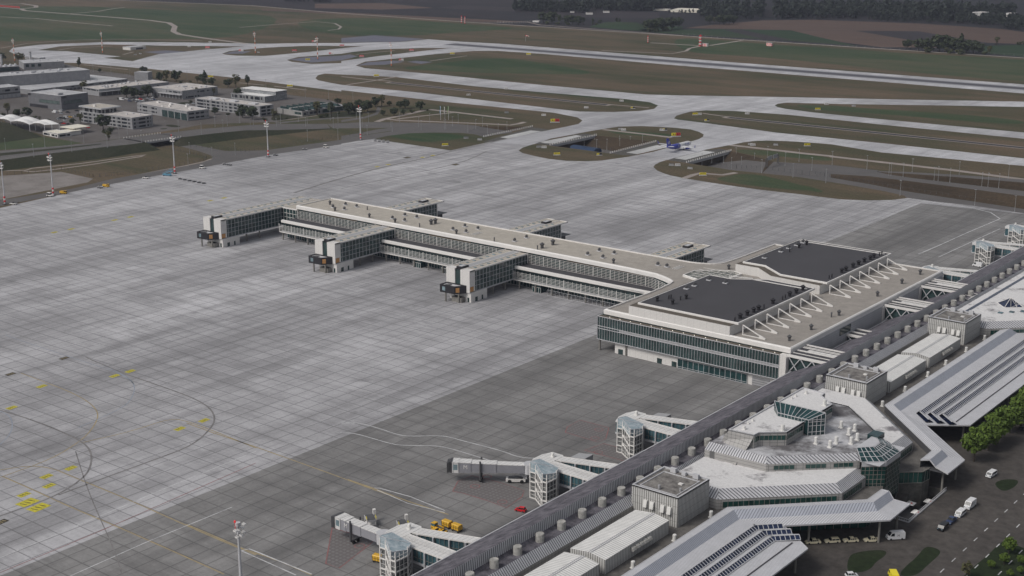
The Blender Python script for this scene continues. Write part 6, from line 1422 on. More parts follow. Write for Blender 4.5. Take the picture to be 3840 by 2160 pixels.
for p, q, dx in ((CUT_B[0], CUT_B[1], -30), (CUT_C[0], CUT_C[1], -35)): tun(L2(p, q, .05), L2(p, q, .9), dx)
for p, q in ((CUT_B[3], CUT_B[2]), (CUT_A[3], CUT_A[2])):
    mb = MB(); mb.quad((p.x+.02, p.y, 0), (q.x+.02, q.y, 0), (q.x+.02, q.y, -7.1), (p.x+.02, p.y, -7.1)); mb.ob('retaining_wall', M_['dgrey'])['kind'] = 'structure'
paint('gravel_margin', 'gravel', polys=[GT(t8, [(55, 275), (110, 255), (360, 193), (490, 178), (594, 194), (214, 297)]), GT(t7, [(285, 318), (330, 300), (640, 238), (720, 228), (812, 246), (415, 329)]), GT(t7, [(930, 400), (1318, 300), (1430, 318), (1300, 372), (1120, 416), (1000, 410)]), GT(t7, [(-70, 298), (-160, 300), (265, 175), (400, 195), (345, 212), (50, 272)])], z=.02)
paint('concrete_slab', 'slabwhite', polys=[GT(t8, [(110, 258), (362, 194), (460, 206), (205, 272)]), GT(t7, [(330, 302), (640, 243), (690, 252), (450, 314), (370, 312)]), GT(t7, [(1065, 392), (1330, 328), (1420, 345), (1160, 405)]), GT(t7, [(-10, 262), (250, 203), (342, 210), (60, 272)])], z=.05)
bh = G(*t7(690, 362), -2); ht = thing('blue_hall', 'low blue metal hall roof at the near rim of the sunken road', 'hall', (bh.x, bh.y, -7))
P0, P1 = G(*t7(582, 352), -3), G(*t7(790, 383), -3); dd = (P1-P0).normalized(); nn = Vector((-dd.y, dd.x, 0))
mb = MB(); mb.loft([[p+Vector((0, 0, z))+nn*s for s, z in ((0, -4), (0, 0), (1.5, 1.6), (5, 2.1), (8.5, 1.6), (10, 0), (10, -4))] for p in (P0, P1)]); part(mb, 'roof', M_['bluehall'], ht)
mb = MB()
for k in range(8): q = P0.lerp(P1, k/7); mb.bar(q+nn*1.5+Vector((0, 0, 1.66)), q+nn*8.5+Vector((0, 0, 1.66)), .15)
part(mb, 'roof_ribs', M_['bluehall'], ht)
# ================================================================ LAMPS
def street_lamp(p, h, label, group):
    t = thing('street_lamp', label, 'street lamp', tuple(p), group=group)
    mb = MB(); mb.lathe(0, 0, [(.16, 0), (.16, 1), (.1, 1.05), (.07, h)], 6); mb.ob('pole', M_['lampgrey'], t)
    mb = MB(); mb.box(-.75, .45, -.2, .2, h-.02, h+.16); mb.ob('lamp_head', M_['lampgrey'], t); return t
M_['lampgrey'] = plain('galvanised_steel', (0.3, 0.31, 0.32), 0.5, 0.05, 1)
LP = {}
def lamps(f, pts, z, label, group, h=9.5):
    for p in pts:
        q = G(*f(*p), z)
        if 'o' not in LP: LP['o'] = street_lamp(q, 9.5, label, group)
        else: dup(LP['o'], tuple(q), random.uniform(0, 6.28), label, group, scale=(1.3, 1.3, h/9.5))
lb = 'slim grey street lamp on the raised road at the left'; lamps(t4, [(65, 497), (385, 572), (512, 460), (818, 517), (1220, 467)], 5, lb, 'lamps along the raised road', 10); lamps(t5, [(277, 290), (958, 200), (1205, 165)], 5, lb, 'lamps along the raised road', 10)
lb = 'slim grey street lamp on the paved yard or verge in front of the offices'; lamps(t5, [(697, 163), (1112, 108), (1253, 100), (22, 250), (115, 200)], 0, lb, 'lamps in the yard'); lamps(t4, [(955, 415)], 0, lb, 'lamps in the yard'); lamps(t3, [(60, 612), (213, 632), (180, 688), (523, 622), (725, 598), (826, 618)], 0, lb, 'lamps in the yard')
lb = 'slim grey street lamp along the side road below the embankment'; lamps(t5, [(823, 420), (1080, 478), (807, 558), (1342, 430)], 0, lb, 'lamps below the embankment'); lamps(t3, [(830, 819), (1176, 803)], 0, lb, 'lamps below the embankment')
lb = 'slim grey street lamp along the roads between offices and first taxiway bridge'; lamps(t3, [(477, 683), (808, 670), (1087, 580), (1176, 612), (1123, 668), (1385, 562)], 0, lb, 'lamps at the road bend'); lamps(t6, [(128, 150), (178, 217), (233, 178), (221, 287), (423, 220), (434, 258), (496, 178), (755, 182), (660, 220), (681, 245), (879, 243), (891, 238), (948, 212), (998, 192), (1147, 236), (1204, 215), (1080, 265)], 0, lb, 'lamps at the road bend', 8.5); lamps(t6, [(1338, 278), (1413, 262), (1246, 292)], -3, lb, 'lamps at the road bend', 9)
lb = 'slim grey street lamp on the perimeter track behind the yard trees'; lamps(t3, [(357, 212), (805, 320), (1070, 345), (1347, 372)], 0, lb, 'lamps on the perimeter track'); lamps(t1, [(1060, 275), (1265, 300)], 0, lb, 'lamps on the perimeter track'); lamps(t2, [(145, 147), (797, 180), (1267, 268), (1030, 237)], 0, lb, 'lamps on the perimeter track')
lb = 'slim grey street lamp inside the open sunken road between the taxiway bridges'; lamps(t7, [(617, 330), (707, 340), (795, 322), (812, 372), (900, 368), (1007, 342), (1010, 362), (1098, 345)], -6.5, lb, 'lamps in the sunken road', 9); lamps(t7, [(1203, 325)], -3, lb, 'lamps in the sunken road', 9)
lb = 'slim grey street lamp along the ramp roads at the right'; lamps(t8, [(346, 318), (430, 300), (530, 300), (637, 265), (597, 352), (681, 345), (792, 312)], -5, lb, 'lamps along the right ramps', 9); lamps(t8, [(905, 265), (855, 385), (1055, 322), (1122, 422), (1174, 290), (1283, 365), (1402, 470)], 0, lb, 'lamps along the right ramps', 10); lamps(tk, [(208, 207), (434, 235), (576, 287), (590, 285), (669, 287), (728, 257), (870, 315), (897, 312), (973, 322), (1033, 278), (1180, 352), (1220, 355), (1290, 360), (1353, 298), (650, 405), (1135, 468), (1395, 510)], 0, lb, 'lamps along the right ramps', 10.5)
# floodlight masts
def mast(p, h, label, group, striped=False, name='floodlight_mast'):
    t = thing(name, label, 'floodlight mast', (p.x, p.y, 0), group=group); s = 1
    mb = MB(); n = 9
    if striped:
        for k in range(n):
            mb.mi = k % 2; z0, z1 = h*k/n, h*(k+1)/n; r = lambda z: .62-.32*z/h
            mb.cyl(0, 0, z0, z1, r(z0), r(z1), 10)
        mb.ob('pole', [M_['orangered'], M_['white']], t)
    else:
        mb.lathe(0, 0, [(.62, 0), (.5, h*.3), (.3, h)], 10); mb.ob('pole', M_['lgrey'], t)
        mb = MB()
        for k in range(3): mb.mi = k % 2; mb.cyl(0, 0, 1.5+k*1.3, 2.8+k*1.3, .66-.01*k, n=10)
        mb.ob('warning_band', [M_['signred'], M_['white']], t)
    mb = MB(); mb.cyl(0, 0, 0, .5, 1.7, n=14); mb.ob('base', M_['dgrey'], t)
    mb = MB(); mb.cyl(0, 0, h, h+.9, .75, n=12); mb.ob('head', M_['lgrey'], t)
    mb = MB()
    for z in (h-.6, h-2.6): mb.bar((-2.2, 0, z), (2.2, 0, z), .14); mb.bar((0, -1.2, z), (0, 1.2, z), .12)
    mb.bar((-2.2, 0, h-.6), (-2.2, 0, h-2.6), .1); mb.bar((2.2, 0, h-.6), (2.2, 0, h-2.6), .1); mb.ob('crossarm', M_['grey'], t)
    for i, (x, y, z) in enumerate(((-2.3, -.5, h-.5), (-1.1, -.6, h-.9), (1.2, -.6, h-1.0), (2.3, -.5, h-.5), (-1.7, -.6, h-2.6), (0, -.9, h-2.8), (1.7, -.6, h-2.6))):
        mb = MB(); mb.loft([[(x-.55, y-.5, z-.3), (x+.55, y-.5, z-.3), (x+.55, y+.4, z), (x-.55, y+.4, z)], [(x-.5, y-.4, z-.02), (x+.5, y-.4, z-.02), (x+.5, y+.4, z+.3), (x-.5, y+.4, z+.3)]]); mb.ob('floodlight', M_['white'], t)
    mb = MB(); mb.cyl(-1.4, 0, h-.4, h+1.5, .06, n=6); mb.lathe(-1.4, 0, [(.05, h+1.4), (.3, h+1.5), (.3, h+1.9), (.1, h+2.1)], 8); mb.ob('beacon', M_['beacon'], t)
    return t
MH = 27.0
z0_ = tile(0, 720, 2.0125); GM = 'grey floodlight masts along the apron'
m1 = mast(G(*t5(655, 640)), 27, 'tapered grey floodlight mast beside the light blue steps and road bridge', GM)
bases = [(G(*z0_(38, 92)), 'tapered grey floodlight mast at the left edge of the picture'), (G(*z0_(403, 25)), 'tapered grey floodlight mast second from the left edge'), (G(*ta(2025, 1184)), 'tapered grey floodlight mast between the road bridge and the hangar corner carts'), (G(*t6(165, 330)), 'tapered grey floodlight mast beside the row of grey trolleys')]
for p, l in bases:
    r = dup(m1, (p.x, p.y, 0), 0, l, GM)
nm = G(*tm(262, 560), 27); dup(m1, (nm.x, nm.y, 0), 0, 'tall grey floodlight mast in the foreground, cut by the bottom edge', GM).rotation_euler = (0, 0, 1.9)
GS = 'orange and white striped floodlight masts by the runway head'
m2 = None
for f, p, l in ((ta, (112, 460), 'orange and white striped mast at the left beside the two trees'), (ta, (775, 400), 'orange and white striped mast beside the small white substation'), (ta, (1928, 402), 'orange and white striped mast in the narrow grass island, second from the right side'), (ta, (2398, 447), 'orange and white striped mast standing on blue grey asphalt with black base'), (tb, (378, 498), 'orange and white striped mast nearest the runway threshold')):
    q = G(*f(*p))
    if not m2: m2 = mast(q, 27, l, GS, True)
    else: dup(m2, (q.x, q.y, 0), random.uniform(-.3, .3), l, GS)
# radio masts beyond the runway
def lattice(f, b, t_, label, wd, name='radio_mast'):
    q = G(*f(*b)); h = HZ(f(*b), f(*t_)); t = thing(name, label, 'radio mast', (q.x, q.y, 0)); mb = MB(); n = 7
    for k in range(n):
        mb.mi = k % 2; z0, z1 = h*k/n, h*(k+1)/n
        for sx in (-1, 1):
            for sy in (-1, 1): mb.bar((sx*wd/2, sy*wd/2, z0), (sx*wd/2, sy*wd/2, z1), .35)
        for s in (-1, 1): mb.bar((-wd/2, s*wd/2, z0), (wd/2, s*wd/2, z1), .25); mb.bar((s*wd/2, -wd/2, z0), (s*wd/2, wd/2, z1), .25); mb.bar((-wd/2, s*wd/2, z1), (wd/2, s*wd/2, z0), .25)
        mb.box(-wd/2, wd/2, -wd/2, wd/2, z1-.25, z1)
    mb.ob('lattice', [M_['signred'], M_['white']], t); mb = MB(); mb.cyl(0, 0, h, h+1, .3, n=6); mb.ob('top_light', M_['signred'], t); return t
lattice(tf, (1101, 263), (1103, 200), 'thick red and white lattice mast beside the striped hut', 2.6); lattice(tf, (803, 242), (803, 205), 'thin red and white mast alone in the brown grass beyond the runway', .9)
lattice(tb, (908, 172), (908, 120), 'left red and white mast of the pair on the far track', 1.2); lattice(tb, (933, 177), (933, 126), 'right red and white mast of the pair on the far track', 1.2)
q = G(*tf(1126, 263)); t = thing('striped_hut', 'red and white striped equipment hut beside the thick lattice mast', 'hut', (q.x, q.y, 0)); mb = MB()
for k in range(8): mb.mi = k % 2; mb.box(-5+k*1.25, -3.75+k*1.25, -2, 2, 0, 4)
mb.ob('walls', [M_['signred'], M_['white']], t); mb = MB(); mb.box(-5.1, 5.1, -2.1, 2.1, 4, 4.2); mb.ob('roof', M_['lgrey'], t)
q = G(*tg(121, 241)); t = thing('checkered_hut', 'red and white checkered hut alone in the green grass beyond the runway', 'hut', (q.x, q.y, 0)); mb = MB()
for k in range(7):
    for j in range(4): mb.mi = (k+j) % 2; mb.box(-4.2+k*1.2, -3+k*1.2, -2.4, 2.4, j*1.1, j*1.1+1.1)
mb.ob('walls', [M_['signred'], M_['white']], t); mb = MB(); mb.box(-4.3, 4.3, -2.5, 2.5, 4.4, 4.6); mb.ob('roof', M_['grey'], t)
q = G(*tf(108, 236)); t = thing('windsock', 'red and white windsock on a thin pole beyond the runway', 'windsock', (q.x, q.y, 0)); mb = MB(); mb.cyl(0, 0, 0, 9, .15, n=6); mb.ob('pole', M_['lgrey'], t); mb = MB()
for k in range(4): mb.mi = k % 2; mb.tube((k*1.3, k*.35, 8.7-.25*k), (k*1.3+1.3, k*.35+.35, 8.45-.25*k), .85-.12*k, .75-.12*k)
mb.ob('sock', [M_['signred'], M_['white']], t)
q = G(*th(45, 44)); t = thing('antenna_array', 'long low red antenna array in the far left corner of the airfield', 'antenna', (q.x, q.y, 0)); mb = MB()
for k in range(24): mb.bar((-40+k*3.5, 0, 0), (-40+k*3.5, 0, 3.5), .4); mb.bar((-41+k*3.5, 0, 3.5), (-39+k*3.5, 0, 3.5), .8)
mb.bar((-41, 0, 2.2), (42, 0, 2.2), .5); mb.ob('array_frame', M_['signred'], t); mb = MB(); mb.box(-45, 50, -4, -2, 0, .25); mb.ob('plinth', M_['lgrey'], t)
# ================================================================ AIRFIELD SIGNS
SG = {}
def sign(kind, f, p, label, group, wd=3.2):
    q = G(*f(*p)); key = kind
    if key not in SG:
        t = thing('airfield_sign', label, 'sign', (q.x, q.y, 0), .75, group)
        mb = MB(); mb.box(-2, 2, -.6, .6, 0, .22); mb.ob('base', M_['lgrey'], t)
        mb = MB(); cols = {'yellow': ['signyellow'], 'red': ['signred'], 'white': ['white'], 'yellowred': ['signyellow', 'signred'], 'redwhite': ['signred', 'white'], 'yellowblack': ['signyellow', 'black']}[kind]; n = len(cols)
        for k in range(n): mb.mi = k; mb.box(-1.8+3.6*k/n, -1.8+3.6*(k+1)/n, -.16, .16, .45, 1.5)
        mb.ob('panel', [M_[c] for c in cols], t)
        mb = MB()
        for x in (-1.1, -.4, .5, 1.2): mb.box(x-.17, x+.17, -.19, -.165, .7, 1.25)
        mb.ob('legend', M_['black'] if kind not in ('red', 'redwhite') else M_['white'], t)
        mb = MB()
        for x in (-1.5, 1.5): mb.box(x-.1, x+.1, -.1, .1, .2, .5)
        mb.ob('legs', M_['dgrey'], t); SG[key] = t; t.scale = (wd/3.2, 1.5, wd/3.2); return
    dup(SG[key], (q.x, q.y, 0), .75+random.uniform(-.15, .15), label, group, scale=(wd/3.2, 1.5, wd/3.2))
GY, GR_, GW = 'yellow airfield signs', 'red airfield signs', 'low white airfield sign boxes'
for f, pts in ((tb, [(265, 578), (838, 410), (1413, 415)]), (ta, [(1590, 586), (2187, 656), (2322, 456)])):
    for p in pts: sign('yellow', f, p, 'yellow airfield sign in the grass between runway and far taxiway', GY, 5.2)
for f, pts in ((tb, [(783, 1101), (1627, 1171)]), (tc, [(152, 1324), (1020, 830), (940, 1102)])):
    for p in pts: sign('yellow', f, p, 'yellow airfield sign in a grass island beside the apron taxiways', GY, 4.4)
for f, p in ((tb, (2200, 819)), (tc, (183, 913)), (tb, (1947, 1172)), (tb, (2440, 984))): sign('yellowblack', f, p, 'half yellow half black airfield sign at a taxiway corner', 'two-tone airfield signs', 3.6)
for f, p, l in ((tb, (1612, 924), 'yellow and red airfield sign left of the wide taxiway crossing'), (tb, (2525, 1031), 'yellow and red airfield sign behind the tail of the aircraft'), (tc, (110, 868), 'yellow and red airfield sign')): 
    if p != (110, 868): sign('yellowred', f, p, l, 'yellow and red airfield signs', 7)
sign('yellow', tc, (95, 868), 'yellow airfield sign in a grass island beside the apron taxiways', GY, 4.4); sign('white', tc, (125, 866), 'low white sign box in the grass beside a taxiway', GW, 4)
for f, pts in ((tb, [(530, 385), (153, 431), (5, 350)]), (ta, [(1567, 365), (2222, 388)])):
    for p in pts: sign('red', f, p, 'plain red airfield sign near the runway head', GR_, 5.5)
for f, pts in ((tb, [(452, 458)]), (ta, [(1820, 388), (2370, 318), (2500, 411)])):
    for p in pts: sign('redwhite', f, p, 'red and white airfield sign near the runway head', 'red and white airfield signs', 5.5)
for f, pts in ((tb, [(1527, 873), (1530, 1116), (2130, 984), (2420, 986), (2115, 765), (1848, 816), (2538, 1251), (1245, 673), (960, 720)]), (tc, [(530, 1098), (487, 861), (1086, 789)]), (ta, [(1428, 355), (1585, 320)])):
    for p in pts: sign('white', f, p, 'low white sign box in the grass beside a taxiway', GW, 3.6)
CB = None
for f, pts in ((tb, [(940, 1045), (1045, 1058), (1490, 1113), (1248, 853), (2490, 1250), (2105, 978)]), (tc, [(702, 1097), (55, 1275), (1290, 803), (510, 1092)]), (ta, [(1020, 415), (1060, 408), (1950, 398)]), (t6, [(1065, 318), (1180, 330)])):
    for p in pts:
        q = G(*f(*p))
        if CB is None:
            CB = thing('field_cabinet', 'small grey equipment cabinet in the airfield grass', 'cabinet', (q.x, q.y, 0), .5, 'grey field cabinets'); mb = MB()
            for k in range(3): mb.box(-1.8+k*1.25, -.7+k*1.25, -.4, .4, .2, 1.5)
            mb.box(-2, 2.1, -.5, .5, 0, .2); mb.ob('boxes', M_['grey'], CB); mb = MB(); mb.box(-1.85, 2, -.45, .45, 1.5, 1.6); mb.ob('lid', M_['dgrey'], CB)
        else: dup(CB, (q.x, q.y, 0), random.uniform(.3, .9), 'small grey equipment cabinet in the airfield grass', 'grey field cabinets')
# ================================================================ FENCES
def fence(pts, label, step=4.5, h=2.4, mat='dgrey'):
    t = thing('wire_fence', label, 'fence', (pts[0].x, pts[0].y, 0)); mb = MB()
    for a, b in zip(pts, pts[1:]):
        n = max(1, int((b-a).length/step))
        for i in range(n+1): q = a.lerp(b, i/n); mb.bar(q, q+Vector((0, 0, h)), .16)
        for z in (.1, h*.95): mb.bar(a+Vector((0, 0, z)), b+Vector((0, 0, z)), .05)
    part(mb, 'posts_and_wire', M_[mat], t)
fence(GT(t5, [(-200, 680), (0, 655), (600, 580), (980, 500), (1015, 462), (830, 415), (440, 325)]), 'dark wire fence round the grass triangle left of the apron'); fence(GT(t5, [(830, 335), (1100, 350), (1456, 395)])+GT(t3, [(1000, 800), (1456, 735)]), 'dark wire fence along the green slope below the embankment')
fence(GT(t4, [(-100, 790), (0, 780), (250, 770), (700, 715), (1060, 800), (1456, 770)]), 'dark wire fence behind the pale hardstand at the left')
fence(gz(t8, [(380, 318, -6), (640, 348, -4), (900, 362, -1), (1200, 398, 0), (1456, 425, 0)]), 'dark post fence beside the ramp road under the sign gantry', 5, 3.2); fence(GT(tk, [(100, 265), (350, 310), (700, 372), (1000, 418), (1456, 482)]), 'thin wire fence along the foot of the brown bank at the right', 4, 2.2)
fence(GT(t3, [(670, 275), (900, 305), (1200, 340), (1456, 370)]), 'dark post fence behind the saw-tooth building', 4.5, 2.6, 'bronze'); fence(GT(t1, [(930, 242), (1150, 265), (1456, 300)])+GT(t2, [(180, 125)]), 'pale brown post fence behind the big low hall', 4, 2.4, 'bronze'); fence(gz(t7, [(790, 385, -6.5), (930, 400, -6.5)]), 'dark posts at the low end of the sunken road', 4, 5)
fence(GT(tb, [(1180, 170), (1310, 180), (1440, 165)]), 'white board fence on the far track behind the runway', 6, 3, 'white'); fence(GT(tc, [(0, 262), (400, 300), (1000, 340), (1700, 382), (2576, 425)]), 'thin perimeter fence along the far track at upper right', 12, 2.6, 'grey')
# ================================================================ AIRCRAFT
ac = thing('airliner', 'blue and white twin engine airliner taxiing away beside the taxiway bridge', 'aircraft', (-587.3, 960.5, 0), 0)
def ring(y, zc, r, rz=None, n=16): return [(r*math.cos(2*math.pi*i/n), y, zc+(rz or r)*math.sin(2*math.pi*i/n)) for i in range(n)]
secs = [(17.7, 3.3, .1), (17.3, 3.32, .75), (16.3, 3.45, 1.35), (14.5, 3.65, 1.8), (12, 3.75, 1.98), (6, 3.75, 1.98), (0, 3.75, 1.98), (-6, 3.75, 1.98), (-10, 3.9, 1.85), (-14, 4.3, 1.4), (-17.5, 4.75, .8), (-19.8, 5.05, .3)]
mb = MB(); mb.smooth = True; mb.loft([ring(*s) for s in secs[:9]]); mb.ob('fuselage', M_['carwhite'], ac); mb = MB(); mb.smooth = True; mb.loft([ring(*s) for s in [(-1.5, 3.75, 2.0), (-6, 3.75, 2.0), (-10, 3.9, 1.87), (-14, 4.3, 1.42), (-17.5, 4.75, .82), (-19.8, 5.05, .3)]]); mb.ob('rear_fuselage', M_['bluedeep'], ac)
for s in (-1, 1):
    mb = MB(); mb.loft([[(s*1.5, 5, 2.7), (s*1.5, -2.2, 2.7), (s*1.5, -2.2, 3.1), (s*1.5, 4, 3.3)], [(s*6.5, 1.6, 3.1), (s*6.5, -2.4, 3.1), (s*6.5, -2.4, 3.3), (s*6.5, 1.2, 3.5)], [(s*17, -3.6, 4.0), (s*17, -5, 4.0), (s*17, -5, 4.1), (s*17, -3.8, 4.15)]]); mb.ob('wing', M_['carwhite'], ac)
    mb = MB(); mb.loft([[(s*17, -3.6, 4.0), (s*17, -5, 4.0), (s*17.15, -5, 4.1), (s*17.15, -3.7, 4.1)], [(s*17.7, -5, 6.4), (s*17.7, -5.7, 6.4), (s*17.8, -5.7, 6.4), (s*17.8, -5.1, 6.4)]]); mb.ob('winglet', M_['bluedeep'], ac)
    mb = MB(); mb.smooth = True; mb.loft([[(s*5.75+p[0], p[1], p[2]) for p in ring(y, 1.75, r)] for y, r in ((5.6, .85), (5.5, 1.05), (4, 1.12), (2, .95), (.8, .6))]); mb.ob('engine', M_['bluedeep'], ac)
    mb = MB(); mb.box(s*5.6, s*5.9, .5, 4, 2.6, 3.3); mb.ob('pylon', M_['lgrey'], ac)
    mb = MB(); mb.loft([[(s*.3, -14.6, 4.8), (s*.3, -18.6, 4.9), (s*.3, -18.6, 5.1), (s*.3, -15, 5.2)], [(s*6.2, -17.6, 5.6), (s*6.2, -19.2, 5.6), (s*6.2, -19.2, 5.7), (s*6.2, -17.8, 5.75)]]); mb.ob('tailplane', M_['carwhite'], ac)
    mb = MB(); mb.bar((s*3.7, 0, .5), (s*3.7, 0, 2.8), .25)
    mb.ob('gear_leg', M_['lgrey'], ac); mb = MB()
    for x in (-.45, .45): mb.tube((s*3.7+x-.18, 0, .58), (s*3.7+x+.18, 0, .58), .58, n=12)
    mb.ob('wheel', M_['tyre'], ac)
    mb = MB()
    for k in range(26): mb.box(s*1.93, s*2.0, -9+k*.9, -8.72+k*.9, 4.1, 4.45)
    mb.ob('window', M_['window'], ac)
mb = MB(); mb.loft([[(-.18, -12.6, 5.4), (.18, -12.6, 5.4), (.18, -18.8, 5.4), (-.18, -18.8, 5.4)], [(-.1, -17.2, 11.8), (.1, -17.2, 11.8), (.1, -20.2, 11.8), (-.1, -20.2, 11.8)]]); fin = mb.ob('tail_fin', M_['bluedeep'], ac)
mb = MB()
for s in (-1, 1):
    for i in range(12):
        a0, a1 = i*math.pi/6, (i+1)*math.pi/6; mb.bar((s*.24, -16.6+1.1*math.cos(a0), 8+1.1*math.sin(a0)), (s*.24, -16.6+1.1*math.cos(a1), 8+1.1*math.sin(a1)), .16)
    mb.bar((s*.24, -17.4, 7.6), (s*.24, -15.9, 8.4), .2); mb.bar((s*.24, -16.3, 7.7), (s*.24, -16.7, 8.6), .15)
em = mb.ob('fin_emblem', M_['white'], fin)
mb = MB()
for s in (1, -1):
    x = s*1.95
    for i in range(10):
        a0, a1 = i*math.pi/5, (i+1)*math.pi/5; mb.bar((x, 6.3+.7*math.cos(a0), 4.3+.7*math.sin(a0)), (x, 6.3+.7*math.cos(a1), 4.3+.7*math.sin(a1)), .15)
mb.ob('roundel', M_['bluedeep'], ac)
for s, rz in ((1, math.pi/2), (-1, -math.pi/2)):
    e = txt('title_letters', '100', 2.3, (0, 0, 0), (math.pi/2, 0, rz), M_['bluedeep']); e.parent = ac; e.location = (s*1.99, 9.6, 4.1)
    e = txt('title_letters', 'T', 2.4, (0, 0, 0), (math.pi/2, 0, rz), M_['white']); e.parent = ac; e.location = (s*2.02, -4.5, 3.9)
mb = MB(); mb.bar((0, 12.7, .4), (0, 12.7, 2.4), .2); mb.ob('gear_leg', M_['lgrey'], ac); mb = MB()
for x in (-.3, .3): mb.tube((x-.12, 12.7, .4), (x+.12, 12.7, .4), .4, n=10)
mb.ob('nose_wheel', M_['tyre'], ac)
# ================================================================ GANTRY, FLAGS, SMALL APRON EQUIPMENT
p0, p1 = G(*t8(895, 356), -1.5), G(*t8(993, 323), -1.5); g_ = thing('sign_gantry', 'lattice sign gantry with blank blue grey boards across the ramp road', 'gantry', tuple(p0)); HG = 9
mb = MB(); dx = (p1-p0).normalized()*.5; dn = Vector((-dx.y, dx.x, 0))
for p in (p0, p1):
    for s in (-1, 1): mb.bar(p+dn*s*1.4, p+dn*s*1.4+Vector((0, 0, HG)), .3)
    for k in range(5): mb.bar(p+dn*1.4+Vector((0, 0, HG*k/5)), p-dn*1.4+Vector((0, 0, HG*(k+1)/5)), .2); mb.bar(p-dn*1.4+Vector((0, 0, HG*k/5)), p+dn*1.4+Vector((0, 0, HG*(k+1)/5)), .2)
for z in (HG-1.6, HG): mb.bar(p0+Vector((0, 0, z)), p1+Vector((0, 0, z)), .3)
for k in range(10): mb.bar(p0.lerp(p1, k/10)+Vector((0, 0, HG-1.6 if k % 2 else HG)), p0.lerp(p1, (k+1)/10)+Vector((0, 0, HG if k % 2 else HG-1.6)), .18)
part(mb, 'lattice_frame', M_['dgrey'], g_)
for f0, f1 in ((.05, .42), (.52, .9)):
    a, b = p0.lerp(p1, f0), p0.lerp(p1, f1); mb = MB(); mb.bar(a+Vector((0, 0, HG-.6))-dn*.6, b+Vector((0, 0, HG-.6))-dn*.6, .2, 3.2); part(mb, 'sign_board', M_['signblue'] if 'signblue' in M_ else M_['grey'], g_)
M_['flagblue'] = plain('banner_blue', (0.03, 0.19, 0.42), .7, .1, .5); M_['flaggreen'] = plain('banner_green', (0.12, 0.36, 0.05), .7, .1, .5); M_['flagpink'] = plain('banner_pink', (0.45, 0.04, 0.25), .7, .1, .5)
for i, (x, yb_, yt_, cols, l) in enumerate(((848, 158, 42, ('flagblue', 'white'), 'tall banner flag, blue with a white stripe, leftmost of three'), (883, 154, 47, ('white', 'lgrey'), 'tall plain white banner flag, middle of three'), (915, 158, 41, ('flaggreen', 'flagpink'), 'tall green banner flag with pink edge, rightmost of three'))):
    q = G(*t6(x, yb_)); h = HZ(t6(x, yb_), t6(x, yt_)); t = thing('banner_flag', l, 'flag', (q.x, q.y, 0), -.65, 'banner flags on the grass triangle'); mb = MB(); mb.cyl(0, 0, 0, h, .2, .12, 8); mb.ob('pole', M_['lgrey'], t)
    mb = MB(); n = 6; wv = lambda k: .25*math.sin(k*1.2)
    for c_, (u0, u1) in enumerate(((-3.0, -1.1), (-1.1, -.2))):
        mb.mi = c_; mb.loft([[(u0, wv(k), h-.3-(h*.58)*k/n), (u1, wv(k+.8), h-.3-(h*.58)*k/n), (u1, wv(k+.8)+.06, h-.3-(h*.58)*k/n), (u0, wv(k)+.06, h-.3-(h*.58)*k/n)] for k in range(n+1)])
    mb.ob('banner', [M_[c] for c in cols], t)
